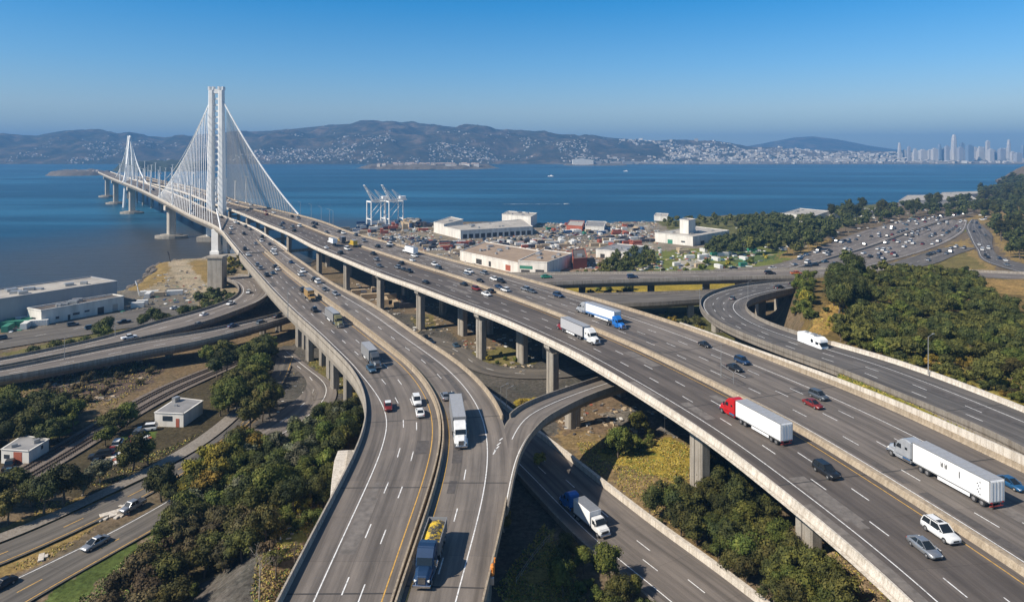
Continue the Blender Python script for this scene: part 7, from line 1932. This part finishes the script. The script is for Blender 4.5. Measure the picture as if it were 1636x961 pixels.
def place_px(front, rear, z):
    """front / rear contact points in the photograph -> centre and heading"""
    a = P(front[0], front[1], z); b_ = P(rear[0], rear[1], z); d = a - b_
    return (a + b_) / 2, math.atan2(-d.x, d.y), d.length
def semi(front, z, rz, paint, label, Lt=13.6, sc_=1.0, **k):
    """front: pixel of the front bumper centre on the road, rz heading"""
    p = P(front[0], front[1], z)
    root = thing('semi_truck', label, 'truck', (0, 0, z + .02), rz)
    fy = tractor(root, paint, 0.0)
    trailer(root, 1.1, Lt, **k)
    d = Vector((-math.sin(rz), math.cos(rz), 0)); root.location = p - d * fy * sc_ ; root.location.z = z + .02
    root.scale = (sc_,) * 3
    return root
def hd(road, px, py, z, flip=False):
    h = road.heading(road.near_s(P(px, py, z))) - math.pi / 2
    return h + (math.pi if flip else 0)
zL, zR = 15.5, 18.0
# headings: roads run away from the camera along their arc length
semi((1424, 722), zR, hd(road_R3, 1430, 720, zR), 'pale', 'long white semi-trailer truck with silver cab and dark side marks, nearest the right edge', Lt=13.3, marks=True, guard=True, sc_=1.2)
semi((1155, 655), zR, hd(road_R3, 1160, 655, zR), 'bright_red', 'bright red tractor pulling a plain white trailer on the near lanes of the main viaduct', Lt=12.5, guard=True, sc_=1.15)
semi((955, 552), zR, hd(road_R3, 955, 550, zR, True), 'white', 'silver-sided trailer truck with a white cab facing the camera, a red tractor behind it', Lt=12.4, side='trailer_silver', trim='dark_steel', sc_=1.13)
semi((924, 497), zR, hd(road_R3, 930, 500, zR), 'pale', 'blue-striped white trailer truck with a small grey cab beyond the tan median', Lt=14.6, blue=True, trim='trim_blue', sc_=1.14)
def bobtail(front, z, rz, paint, label):
    p = P(front[0], front[1], z); root = thing('tractor_unit', label, 'truck', (0, 0, z + .02), rz); fy = tractor(root, paint, 0.0)
    d = Vector((-math.sin(rz), math.cos(rz), 0)); root.location = p - d * fy; root.location.z = z + .02; return root
bobtail((893, 524), zR, hd(road_R3, 895, 524, zR), 'maroon', 'dark red tractor close behind the silver-sided trailer')
bobtail((997, 527), zR, hd(road_R3, 990, 520, zR, True), 'bright_blue', 'bright blue tractor at the tail of the blue-striped trailer')
semi((737, 719), zL, hd(road_LR, 740, 700, zL, True) + R(3), 'white', 'white semi truck with a grey trailer roof driving towards the camera in the curve', Lt=13.0, sc_=1.12, side='trailer_grey', roofm='trailer_roof')
semi((545, 524), zL, hd(road_LL, 545, 524, zL, True), 'olive', 'dark trailer truck with an olive cab on the left carriageway', Lt=12, side='trailer_grey', trim='dark_steel', sc_=1.0)
semi((604, 590), zL, hd(road_LL, 600, 585, zL, True), 'grey', 'grey box trailer truck beside a small blue car', Lt=10, side='trailer_grey', roofm='trailer_roof', sc_=1.0)
def box_truck(front, z, rz, cab, boxm, label, Lb=6.0, sc_=1.0, conv=False, Hb=3.7):
    p = P(front[0], front[1], z); root = thing('box_truck', label, 'truck', (0, 0, z + .02), rz); pm = PAINT[cab]
    b = MB(); b.prism([(0.3, .75), (0.3, 2.75), (1.5, 2.75), (2.1, 1.75), (3.1, 1.5), (3.3, 1.1), (3.3, .6)], -1.1, 1.1); b.build('cab', pm, root, bevel=.12, segs=2)
    b = MB(); b.add([(-.95, 1.56, 2.7), (.95, 1.56, 2.7), (1.0, 2.16, 1.8), (-1.0, 2.16, 1.8), (-.95, 1.4, 2.6), (.95, 1.4, 2.6), (1.0, 1.9, 1.7), (-1.0, 1.9, 1.7)], [[0, 1, 2, 3], [7, 6, 5, 4], [0, 4, 5, 1], [1, 5, 6, 2], [2, 6, 7, 3], [3, 7, 4, 0]]); b.build('windscreen', M['glass'], root)
    for sx in (-1, 1):
        x0, x1 = sorted((sx * 1.08, sx * 1.12)); b = MB(); b.prism([(.7, 1.75), (.7, 2.45), (1.4, 2.45), (1.85, 1.75)], x0, x1); b.build('side_window', M['glass'], root)
        b = MB(); b.box(sx * .8 - .15, sx * .8 + .15, 3.22, 3.34, .95, 1.2); b.build('headlight', M['lamp'], root, bevel=.02)
        b = MB(); b.box(sx * 1.3 - .1, sx * 1.3 + .1, 1.9, 2.0, 1.8, 2.3); b.build('mirror', M['black'], root)
        wheel(root, sx * .98, 2.4, .46, .28); wheel(root, sx * .92, -Lb + 1.6, .46, .5)
    b = MB(); b.box(-.7, .7, 3.28, 3.36, .85, 1.3); b.build('grille', M['dark_steel'], root)
    b = MB(); b.box(-1.1, 1.1, 3.25, 3.5, .45, .75); b.build('bumper', M['chrome'] if cab == 'white' else M['dark_steel'], root, bevel=.05)
    b = MB(); b.box(-1.25, 1.25, -Lb, .15, 1.05, Hb); bx = b.build('cargo_box', M[boxm] if boxm in M else PAINT[boxm], root, bevel=.06)
    b = MB(); b.box(-1.27, 1.27, -Lb - .02, .17, 1.0, 1.12); b.box(-1.2, 1.2, -Lb + .04, .1, Hb, Hb + .03); b.build('frame_rail', M['steel'], bx)
    b = MB(); b.box(-.4, .4, -Lb + .2, 2.6, .6, .95); b.build('chassis', M['dark_steel'], root)
    root.scale = (sc_,) * 3; d = Vector((-math.sin(rz), math.cos(rz), 0)); root.location = p - d * 3.5 * sc_; root.location.z = z + .02
    return root
h5 = hd(road_5, 950, 840, .3, True)
box_truck((968, 861), .42, h5 + R(2), 'white', 'trailer', 'white box truck with a snub bonnet on the lower road', Lb=5.4, sc_=1.12, Hb=3.6)
bobtail((899, 800), .42, h5 + math.pi, 'bright_blue', 'blue tractor right behind the white box truck on the lower road')
box_truck((500, 482), zL, hd(road_LL, 500, 482, zL, True), 'ochre', 'ochre', 'yellow ochre box truck on the left carriageway, farthest of three trucks', Lb=6.5, sc_=1.1)
box_truck((646, 403), 18.2, hd(road_R3, 640, 400, 18), 'white', 'trailer', 'white box truck on the far lanes near the cranes', Lb=9, sc_=1.25)
box_truck((526, 388), 20, hd(road_R3, 526, 388, 20), 'white', 'trailer', 'white truck beside yellow machinery on the distant main viaduct', Lb=8, sc_=1.1)
box_truck((560, 392), 19, hd(road_R3, 555, 392, 19), 'yellow', 'yellow', 'yellow work truck on the distant main viaduct', Lb=5, sc_=1.1)
box_truck((543, 386), 19.4, hd(road_R3, 543, 386, 19), 'yellow', 'dark_box', 'dark-bodied work truck just behind the yellow one', Lb=5, sc_=1.1)
# dark blue dump truck at the bottom
def dump_truck(front, z, rz, label):
    p = P(front[0], front[1], z); root = thing('dump_truck', label, 'truck', (0, 0, z + .02), rz); fy = tractor(root, 'navy', 0.6)
    b = MB(); v = []
    o_ = [(-1.3, -4.6, 1.2), (1.3, -4.6, 1.2), (1.3, 1.5, 1.2), (-1.3, 1.5, 1.2), (-1.35, -4.9, 3.0), (1.35, -4.9, 3.0), (1.35, 1.6, 3.0), (-1.35, 1.6, 3.0)]
    i_ = [(-1.2, -4.5, 1.5), (1.2, -4.5, 1.5), (1.2, 1.4, 1.5), (-1.2, 1.4, 1.5), (-1.25, -4.8, 3.0), (1.25, -4.8, 3.0), (1.25, 1.5, 3.0), (-1.25, 1.5, 3.0)]
    b.add(o_ + i_, [[0, 1, 5, 4], [1, 2, 6, 5], [2, 3, 7, 6], [3, 0, 4, 7], [3, 2, 1, 0], [8, 12, 13, 9], [9, 13, 14, 10], [10, 14, 15, 11], [11, 15, 12, 8], [8, 9, 10, 11], [4, 5, 13, 12], [5, 6, 14, 13], [6, 7, 15, 14], [7, 4, 12, 15]])
    for k in range(6): 
        for sx in (-1, 1): b.box(sx * 1.36 - .05, sx * 1.36 + .05, -4.4 + k * 1.1, -4.25 + k * 1.1, 1.2, 3.0)
    t = b.build('dump_body', M['trailer_grey'], root)
    b = MB(); b.box(-1.18, 1.18, -4.4, 1.3, 1.5, 2.5)
    n = 14; 
    gx, gy = np.meshgrid(np.linspace(-1.18, 1.18, 9), np.linspace(-4.5, 1.35, n)); gz = 2.5 + .5 * np.cos(gx * 1.2) * (1 - ((gy + 1.6) / 3.2) ** 2 * .6) + .2 * (fbm(gx * 2, gy * 2, 3, 3) - .5)
    i = np.arange(gx.size).reshape(gx.shape); f = np.stack([i[:-1, :-1], i[:-1, 1:], i[1:, 1:], i[1:, :-1]], -1).reshape(-1, 4).tolist()
    b.add(np.stack([gx, gy, gz], -1).reshape(-1, 3).tolist(), f); b.build('load', M['load'], root)
    b = MB(); b.add([(-1.1, 1.4, 3.0), (1.1, 1.4, 3.0), (1.1, 2.0, 3.35), (-1.1, 2.0, 3.35), (-1.1, 1.4, 2.9), (1.1, 1.4, 2.9), (1.1, 2.0, 3.25), (-1.1, 2.0, 3.25)], [[0, 1, 2, 3], [7, 6, 5, 4], [0, 4, 5, 1], [1, 5, 6, 2], [2, 6, 7, 3], [3, 7, 4, 0]]); b.build('cab_shield', M['trailer_grey'], root)
    sc_ = 1.12; root.scale = (sc_,) * 3; d = Vector((-math.sin(rz), math.cos(rz), 0)); root.location = p - d * fy * sc_; root.location.z = z + .02
    for sx in (-1, 1): wheel(root, sx * .96, -3.6, .5, .55)
M['load'] = newmat('yellow and dark mixed load')[0]
_t = M['load'].node_tree; _b = _t.nodes['Principled BSDF']; _g = N(_t, 'ShaderNodeTexCoord'); _n = N(_t, 'ShaderNodeTexNoise', Scale=0.9, Detail=7.0, Roughness=0.75); _t.links.new(_g.outputs['Object'], _n.inputs['Vector'])
_r = ramp(_t, _n.outputs[0], [(0.47, (0.05, 0.05, 0.045)), (0.52, (0.62, 0.42, 0.03))]); _t.links.new(_r.outputs[0], _b.inputs['Base Color']); _b.inputs['Roughness'].default_value = .9
dump_truck((673, 945), zL, hd(road_LR, 675, 930, zL, True) + R(-1), 'dark blue dump truck with a yellow load at the bottom of the picture')
# camper on the loop ramp
def camper(front, z, rz, label):
    p = P(front[0], front[1], z); root = thing('camper_van', label, 'camper', (0, 0, z + .02), rz)
    b = MB(); b.prism([(-4.2, .6), (-4.3, 2.9), (-3.9, 3.1), (2.6, 3.15), (3.5, 2.75), (3.7, 2.1), (2.9, 1.9), (3.7, 1.25), (3.9, .6)], -1.2, 1.2); b.build('body', M['trailer'], root, bevel=.12, segs=2)
    b = MB(); b.prism([(3.0, 1.95), (3.55, 2.05), (3.95, 1.3), (3.6, 1.25)], -1.0, 1.0); b.build('windscreen', M['glass'], root)
    for sx in (-1, 1):
        x0, x1 = sorted((sx * 1.18, sx * 1.23))
        b = MB(); b.cyl((sx * 1.2, .9, 2.0), .45, 'x', .06, 12); b.build('side_window', M['glass'], root)
        b = MB(); b.box(x0, x1, 2.1, 3.0, 1.5, 2.1); b.build('side_window', M['glass'], root)
        b = MB(); b.box(sx * .8 - .16, sx * .8 + .16, 3.8, 3.95, .85, 1.05); b.build('headlight', M['lamp'], root)
        wheel(root, sx * 1.0, 2.6, .42, .28); wheel(root, sx * 1.0, -2.4, .42, .28)
    b = MB(); b.box(-.5, .5, -.4, .8, 3.12, 3.45); b.box(-.35, .35, -2.6, -1.8, 3.1, 3.4); b.bar((-.6, 1.6, 3.1), (-.6, 1.6, 3.7), .04); b.box(-.9, .9, 1.2, 1.9, 3.15, 3.3); b.build('roof_vent', M['steel'], root)
    sc_ = 1.25; root.scale = (sc_,) * 3; d = Vector((-math.sin(rz), math.cos(rz), 0)); root.location = p - d * 3.9 * sc_; root.location.z = z + .02
camper((1318, 562), 18.5, hd(road_R4, 1290, 555, 18.5, True), 'white camper van on the loop ramp beside the wood')
# ---- individually seen cars
def car_px(kind, paint, px, py, road, z, toward, label, **k):
    p = P(px, py, z); rz = hd(road, px, py, z, toward)
    return build_car(kind, paint, label, k.pop('cat', 'car'), (p.x, p.y, z + .02), rz + R(random.uniform(-1.2, 1.2)), **k)
car_px('suv', 'white', 1503, 856, road_R3, zR, True, 'white sport utility car with roof rails beside the median near the bottom right', rails=True, sc_=1.22)
car_px('sedan', 'silver', 1477, 880, road_R3, zR, True, 'silver low car just left of the white sport utility car', sc_=1.14)
car_px('suv', 'black', 1320, 758, road_R3, zR, True, 'black sport utility car alone on the near lanes of the main viaduct', sc_=1.14)
car_px('sedan', 'blue', 1615, 777, road_R3, zR, True, 'bright blue car right beside the rear of the longest truck', sc_=1.1)
car_px('sedan', 'red', 1299, 649, road_R3, zR, True, 'dark red car next to a grey one beyond the median', sc_=1.12)
car_px('suv', 'grey', 1308, 636, road_R3, zR, True, 'grey hatchback touching the dark red car', sc_=1.06)
car_px('sedan', 'black', 1174, 591, road_R3, zR, True, 'black car, nearer of a close pair beyond the median', sc_=1.12)
car_px('suv', 'navy', 1186, 580, road_R3, zR, True, 'dark blue car, farther of a close pair beyond the median', sc_=1.05)
car_px('sedan', 'black', 1126, 553, road_R3, zR, True, 'lone black car beside the right shoulder line of the far lanes', sc_=1.0)
car_px('suv', 'navy', 892, 474, road_R3, zR, True, 'dark vehicle left of the blue-striped trailer', sc_=1.1)
car_px('sedan', 'white', 777, 472, road_R3, zR, True, 'white low car close to the median of the main viaduct', sc_=1.15)
car_px('suv', 'black', 783, 467, road_R3, zR, False, 'black car passing just behind the white low car', sc_=.95)
car_px('sedan', 'navy', 797, 460, road_R3, zR, True, 'dark car left of centre on the far lanes', sc_=1.05)
car_px('sedan', 'black', 767, 450, road_R3, zR, True, 'small black car on the far lanes near the brown sheds', sc_=1.0)
car_px('suv', 'white', 666, 644, road_LL, zL, True, 'white car ahead of another white one at the left median', sc_=1.08)
car_px('sedan', 'white', 671, 662, road_LL, zL, False, 'white coupe following, nearest the left median', sc_=1.08)
car_px('pickup', 'red', 620, 652, road_LL, zL, True, 'dark red pickup with a white roof on the left carriageway', cat='pickup truck', roof_paint='white', sc_=.98)
car_px('sedan', 'steel_blue', 593, 592, road_LL, zL, True, 'small steel blue car beside the grey trailer truck', sc_=1.12)
car_px('sedan', 'silver', 711, 636, road_LR, zL, False, 'silver car behind a black one before the white truck', sc_=1.05)
car_px('suv', 'black', 723, 642, road_LR, zL, True, 'black car right behind the cab of the white truck', sc_=1.02)
car_px('sedan', 'grey', 519, 464, road_LR, zL, True, 'grey car upper of two on the right carriageway of the twin viaduct', sc_=1.05)
car_px('sedan', 'silver', 536, 471, road_LR, zL, True, 'silver car lower of two on the right carriageway of the twin viaduct', sc_=1.1)
car_px('sedan', 'black', 1245, 461, road_R4, 14.5, False, 'black car on the upper limb of the loop ramp', sc_=1.2)
car_px('suv', 'black', 1268, 456, road_R4, 13.8, False, 'black car farther along the upper limb of the loop ramp')
car_px('sedan', 'grey', 1170, 478, road_R4, 16.5, False, 'grey car in the bend of the loop ramp')
car_px('pickup', 'orange', 1272, 438, road_R7, 12, False, 'orange red pickup on the straight overpass', cat='pickup truck', sc_=1.1)
car_px('suv', 'black', 1230, 438, road_R7, 12, False, 'black car left of the orange pickup on the overpass', sc_=1.2)
car_px('suv', 'navy', 1010, 444, road_R7, 12, False, 'dark car alone at the left part of the overpass', sc_=1.2)
car_px('sedan', 'green', 873, 444, road_R7, 12, False, 'green vehicle where the overpass meets the main viaduct', sc_=1.3)
car_px('sedan', 'silver', 152, 872, road_B, .3, True, 'pale grey car on the lower street at the bottom left', sc_=1.1)
car_px('pickup', 'silver', 212, 812, road_A, .4, True, 'silver pickup half under trees by the dirt median', cat='pickup truck')
car_px('sedan', 'black', 3, 938, road_B, .3, True, 'dark car cut by the left edge on the lower street')
car_px('sedan', 'grey', 318, 519, road_R10, 5.8, False, 'grey car on the upper curved ramp'); car_px('sedan', 'white', 326, 504, road_R10, 5.8, False, 'white car on the upper curved ramp')
car_px('sedan', 'navy', 372, 522, road_R11, 7, False, 'dark blue car on the lower curved ramp'); car_px('sedan', 'black', 444, 507, road_R11, 7, False, 'black car on the lower curved ramp below the viaduct edge')
# ---- small far cars: one light mesh per colour and shape
def far_mesh(kind, paint):
    s = CARS[kind]; b = hull([ring(y, hw, z0, z1) for y, hw, z0, z1 in s['body'][::1]])
    (y0, w0, z0), (y1, w1, z1), (y2, w2, z2), (y3, w3, z3) = s['cab']; wb = s['W'] * .86
    b.add([(-wb, y0, z0 - .05), (wb, y0, z0 - .05), (wb, y3, z3 - .05), (-wb, y3, z3 - .05), (-w1, y1, z1), (w1, y1, z1), (w2, y2, z2), (-w2, y2, z2)], [[0, 1, 5, 4], [1, 2, 6, 5], [2, 3, 7, 6], [3, 0, 4, 7]], 1)
    b.add([(-w1, y1, z1 + .02), (w1, y1, z1 + .02), (w2, y2, z2 + .02), (-w2, y2, z2 + .02), (-w1, y1, z1 - .04), (w1, y1, z1 - .04), (w2, y2, z2 - .04), (-w2, y2, z2 - .04)], [[0, 1, 2, 3], [0, 4, 5, 1], [1, 5, 6, 2], [2, 6, 7, 3], [3, 7, 4, 0]])
    for y in s['wh']:
        for sx in (-1, 1): b.cyl((sx * (s['W'] - .1), y, s['r']), s['r'], 'x', .22, 8, 2)
    return mesh('car', b.v, b.f, [PAINT[paint], M['glass'], M['rubber']], b.m)
FC = [(k, c) for c in ('white', 'black', 'silver', 'grey', 'navy', 'red', 'steel_blue') for k in ('sedan', 'suv')]
FM = {kc: far_mesh(*kc) for kc in FC}
FM[('pickup', 'white')] = far_mesh('pickup', 'white'); FM[('van', 'white')] = far_mesh('van', 'white'); FM[('pickup', 'black')] = far_mesh('pickup', 'black')
KEYS = list(FM); WGT = [3 if k[1] in ('white', 'black', 'grey', 'silver') else 1 for k in KEYS]
KN = {'sedan': 'sedan', 'suv': 'sport utility car', 'pickup': 'pickup', 'van': 'van'}
CARQ = []
cars_xy = []
for o in list(bpy.data.objects):
    if o.type == 'EMPTY' and o.get('category') in ('car', 'truck', 'pickup truck', 'camper') and o.parent is None: cars_xy.append((o.location.x, o.location.y, 13 if o['category'] == 'truck' else 6))
nfar = 0
def traffic(road, lanes, s0, s1, n, where, dz=0.02, flip=None, sc_=1.0, frac=None):
    global nfar
    k = 0; tries = 0
    while k < n and tries < n * 40:
        tries += 1; s_ = random.uniform(s0, min(s1, road.s[-1] - 3)); li = random.randrange(len(lanes)); a = lanes[li]
        a = a if frac is None else frac(s_, a)
        q = road.at(s_, a, 0, dz)
        if any((q[0] - x) ** 2 + (q[1] - y) ** 2 < d * d for x, y, d in cars_xy): continue
        cars_xy.append((q[0], q[1], 5.5)); kc = random.choices(KEYS, WGT)[0]
        CARQ.append((kc, tuple(q), road.heading(s_) - math.pi / 2 + (math.pi if (flip(li) if flip else random.random() < .5) else 0), sc_, where, 'cars ' + where)); k += 1; nfar += 1
mfun = lambda s_, a: float(np.interp(s_, road_R3.s, med)) * a if a < 1 else float(np.interp(s_, road_R3.s, med2)) * (2 - a) + (a - 1)
s_a = road_R3.near_s(P(728, 478, 18)); s_b = road_R3.near_s(P(543, 409, 19)); s_c = road_R3.near_s(P(400, 345, 23))
traffic(road_R3, [.32, .55, .8, 1.13, 1.31, 1.48, 1.66], s_a - 10, s_b, 22, 'on the middle stretch of the main viaduct', frac=mfun, sc_=1.05)
traffic(road_R3, [.2, .32, .55, .8, 1.13, 1.31, 1.48, 1.66, 1.85], s_b, s_c, 24, 'on the main viaduct near the white tower', frac=mfun, sc_=1.12)
traffic(road_R3, [.2, .32, .55, .8, 1.13, 1.31, 1.48, 1.66, 1.85], s_c, s_c + 500, 24, 'on the distant right bridge deck', frac=mfun, sc_=1.15)
traffic(road_LL, [.24, .5, .78], road_LL.near_s(P(482, 500, 15.5)), 1e9, 9, 'on the upper left carriageway of the twin viaduct', sc_=1.05)
traffic(road_LR, [.22, .52], road_LR.near_s(P(520, 470, 15.5)), 1e9, 10, 'on the upper right carriageway of the twin viaduct', sc_=1.05)
traffic(road_LJ, [.16, .34, .5, .67, .85], 0, 110, 8, 'where the twin deck reaches the tower', sc_=1.1)
traffic(road_LJ, [.16, .34, .5, .67, .85], 110, 700, 20, 'on the distant left bridge deck', sc_=1.15)
traffic(road_6a, [.12, .28, .45, .6, .75, .9], 5, 1e9, 64, 'on the left half of the far freeway', dz=.07, sc_=1.25)
traffic(road_6b, [.12, .28, .45, .6, .75, .9], 5, 1e9, 60, 'on the right half of the far freeway', dz=.08, sc_=1.25)
traffic(road_6c, [.3, .7], 5, 1e9, 13, 'on the curving road below the headland', dz=.1, sc_=1.2)
traffic(road_6d, [.3, .7], 5, 1e9, 11, 'on the slip road right of the far freeway', dz=.1, sc_=1.2)
traffic(road_R10, [.3, .7], 60, 1e9, 3, 'in the bend of the upper curved ramp'); traffic(road_R11, [.3, .7], 30, 1e9, 1, 'on the lower curved ramp')
traffic(road_F, [.3, .7], 5, 1e9, 6, 'on the frontage road by the warehouse', dz=.08)
# parked cars in the yards
def parked(poly, n, where, sc_=1.1, dmin=4.2):
    W_ = [(q.x, q.y) for q in WP(poly)]; xs = [a for a, _ in W_]; ys = [c for _, c in W_]; k = 0; t = 0
    while k < n and t < n * 80:
        t += 1; x, y = random.uniform(min(xs), max(xs)), random.uniform(min(ys), max(ys))
        if not inside(np.array([x]), np.array([y]), W_)[0] or any((x - a) ** 2 + (y - c) ** 2 < dmin ** 2 for a, c, d in cars_xy): continue
        cars_xy.append((x, y, 3)); kc = random.choices(KEYS, WGT)[0]
        CARQ.append((kc, (x, y, tz1(x, y) + .02), random.choice([.3, .3 + math.pi / 2]) + random.uniform(-.1, .1), sc_, 'parked ' + where, 'cars parked ' + where)); k += 1
parked([(600, 384), (690, 392), (700, 384), (620, 378)], 26, 'behind the far parapet of the main viaduct')
parked([(680, 398), (725, 402), (735, 392), (690, 388)], 20, 'in the dark cluster before the port warehouse')
parked([(740, 388), (860, 388), (900, 380), (780, 382)], 22, 'in front of the port warehouse doors')
parked([(860, 378), (1030, 386), (1030, 370), (900, 366)], 34, 'in the yard right of the port warehouse')
parked([(1170, 390), (1260, 402), (1290, 396), (1240, 392)], 10, 'under the big clump of trees')
parked([(140, 750), (205, 712), (245, 690), (235, 684), (150, 730)], 20, 'in the yard below the railway', dmin=3.4)
parked([(10, 760), (30, 750), (40, 742), (12, 742)], 4, 'beside the small shed at the left edge')
parked([(1560, 352), (1590, 352), (1590, 342), (1560, 342)], 8, 'at the foot of the headland')
parked([(670, 540), (720, 560), (735, 555), (690, 535)], 3, 'in the lot under the main viaduct')
CARQ.sort(key=lambda c: c[1][1])
for kc, q, rz, sc_, where, grp in CARQ[:262]:
    o = link('car', FM[kc], None, q); o.rotation_euler.z = rz; o.scale = (sc_,) * 3
    tag(o, '%s %s %s' % ({'steel_blue': 'steel blue', 'navy': 'dark blue'}.get(kc[1], kc[1]), KN[kc[0]], where), 'car', grp)
if CARQ[262:]:
    Vs, Fs, Mi, mats = [], [], [], []
    for kc, q, rz, sc_, where, grp in CARQ[262:]:
        me = FM[kc]; co = np.empty(len(me.vertices) * 3); me.vertices.foreach_get('co', co); co = co.reshape(-1, 3) * sc_
        cs, sn = math.cos(rz), math.sin(rz); n0 = len(Vs)
        Vs += np.column_stack([co[:, 0] * cs - co[:, 1] * sn + q[0], co[:, 0] * sn + co[:, 1] * cs + q[1], co[:, 2] + q[2]]).tolist()
        for p_ in me.polygons:
            m_ = me.materials[p_.material_index]
            if m_ not in mats: mats.append(m_)
            Fs.append([i + n0 for i in p_.vertices]); Mi.append(mats.index(m_))
    tag(link('distant_cars', mesh('distant_cars', Vs, Fs, mats, Mi)), 'swarm of tiny cars on the farthest lanes and yards', 'cars', kind='stuff')
print('FAR CARS', len(CARQ))
# ================================================================ small things
at_ = thing('hazard_marker', 'orange yellow hazard marker hanging on the outer parapet at the bottom', 'road marker', tuple(P(787, 918, zL)), hd(road_LR, 787, 915, zL))
b = MB(); b.box(-.3, .3, -.5, .5, .1, 1.6); b.box(-.25, .25, -1.0, -.5, .3, 1.0); b.build('body', M['orange'], at_, bevel=.2)
b = MB(); b.box(-.3, .3, -1.5, -1.0, -.6, .5); b.build('bracket', M['steel'], at_, bevel=.08)
b = MB(); b.bar((.3, .3, 1.7), (.3, .3, 2.4), .15); b.build('beacon', M['orange'], at_)
# wooden fence on the shaded slope
fn = [(825, 932), (838, 912), (852, 892), (865, 876), (878, 862)]
q0 = PT(*fn[0]); fe = thing('fence', 'low wooden post-and-rail fence on the grassy patch right of the twin viaduct', 'fence', tuple(q0))
pts = [PT(a, c) for a, c in fn]
fine = catmull(pts, 2.4)
b = MB()
for q in fine: b.bar((q[0], q[1], q[2] - .3), (q[0], q[1], q[2] + 1.2), .07, .07, 5)
b.wbuild('posts', M['bark_pale'], fe)
for hh in (.5, 1.05):
    b = MB()
    for u, v_ in zip(fine[:-1], fine[1:]): b.bar((u[0], u[1], u[2] + hh), (v_[0], v_[1], v_[2] + hh), .05, .05, 4)
    b.wbuild('rail', M['bark_pale'], fe)
# gantry frame standing on the far lanes
g_ = thing('sign_frame', 'thin steel frame standing on the median next to the close pair of dark cars', 'sign frame', tuple(P(1152, 608, zR)), hd(road_R3, 1150, 600, zR))
b = MB(); b.bar((0, 0, .8), (0, 0, 9.5), .09, .06, 6); b.build('pole', M['steel'], g_)
b = MB(); b.bar((0, -5.0, .8), (0, -5.0, 3.6), .07); b.bar((0, -5.0, 3.6), (0, 0, 4.4), .06); b.bar((0, -5, 1.8), (0, 0, 1.8), .04); b.build('frame', M['steel'], g_)
# concrete debris in the dirt median of the street
for k, (px, py, s) in enumerate(((160, 826, 1.6), (178, 818, 2.2), (190, 822, 1.2), (66, 888, 1.4), (196, 808, 1.0))):
    p = P(px, py, .3); b = MB(); b.box(-s, s, -.35 * s, .35 * s, 0, .35); b.box(-s * .3, s * .5, -.8 * s, .1 * s, 0, .3)
    o = b.build('concrete_slab', M['conc_light'], None, bevel=.05, loc=(p.x, p.y, tz1(p.x, p.y))); o.rotation_euler.z = k * .7
    tag(o, 'broken white concrete slab on the dirt median between the streets', 'slab', 'broken slabs on the dirt median')
# shore lookout mast and rubble on the spit
for px, py, lab in ((222, 470, 'bent white mast on the sandy shore right of the grey warehouse'), (272, 418, 'dark post at the tip of the sandy shore')):
    p = P(px, py); r0 = thing('mast', lab, 'mast', (p.x, p.y, 0)); b = MB(); b.bar((0, 0, 0), (-1.0, 0, 5), .35, .25, 6); b.bar((-1, 0, 5), (-2.0, 0, 7.5), .5, .3, 6); b.build('post', M['white_steel'] if px < 250 else M['dark_steel'], r0)
# boats on the far water
wp = PY(905, 1075); wk = MB(); 
for k in range(46):
    t_ = k / 45; wk.box(-3.5, 3.5, -.5 - 1.6 * t_ * random.random(), .5 + 1.4 * t_ * random.random(), .02, .05, rz=random.gauss(0, .06), c=(-k * 2.1 + random.uniform(-1, 1), random.gauss(0, .5 + t_ * 1.6)))
bt = thing('boat', 'tiny motor boat with a long pale wake right of the cranes', 'boat', (wp.x, wp.y, -3))
b = hull([[(y, -1.2 * w_, -.4), (y, -1.5 * w_, .9), (y, 1.5 * w_, .9), (y, 1.2 * w_, -.4)] for y, w_ in ((-4, .8), (0, 1), (3, .7), (5, .1))]); b.build('hull', M['white_steel'], bt)
wo = wk.build('wake', plain('boat wake foam', (0.45, 0.52, 0.58), 0.7, var=.3), bt)
for px, Y, s in ((880, 2300, 1.0), (1000, 2900, .8), (310, 2600, 1.0)):
    p = PY(px, Y); b = hull([[(-2.2 * s, y, -3.2), (-2.8 * s * w_, y, -1.2), (2.8 * s * w_, y, -1.2), (2.2 * s, y, -3.2)] for y, w_ in ((-9, .8), (0, 1), (6, .8), (10, .15))])
    r0 = thing('boat', {880: 'small pale boat left of centre on the open water', 1000: 'small pale boat near the middle of the open water', 310: 'small pale boat seen through the bridge hangers'}[px], 'boat', (p.x, p.y, 0), 1.3)
    b.build('hull', M['white_steel'], r0); b = MB(); b.box(-1.6 * s, 1.6 * s, -5, 2, -1.2, 1.2); b.build('cabin', M['white_steel'], r0, bevel=.1)

# ---- labels: small sets that only their place tells apart
_ORD = ['first', 'second', 'third', 'fourth', 'fifth', 'sixth', 'seventh', 'eighth']
_by = {}
for o in C.objects:
    if o.parent is None and o.get('label') and o.get('category') and not o.get('kind'): _by.setdefault(o['label'], []).append(o)
for lab, os_ in _by.items():
    if 2 <= len(os_) <= 8:
        os_.sort(key=lambda o: o.location.x / max(o.location.y, 1))
        for k, o in enumerate(os_):
            new = lab + ', ' + _ORD[k] + ' from the left'
            if len(new.split()) > 16: new = lab.replace('twin viaduct', 'viaduct') + ', ' + _ORD[k] + ' from left'
            if len(new.split()) <= 16: o['label'] = new
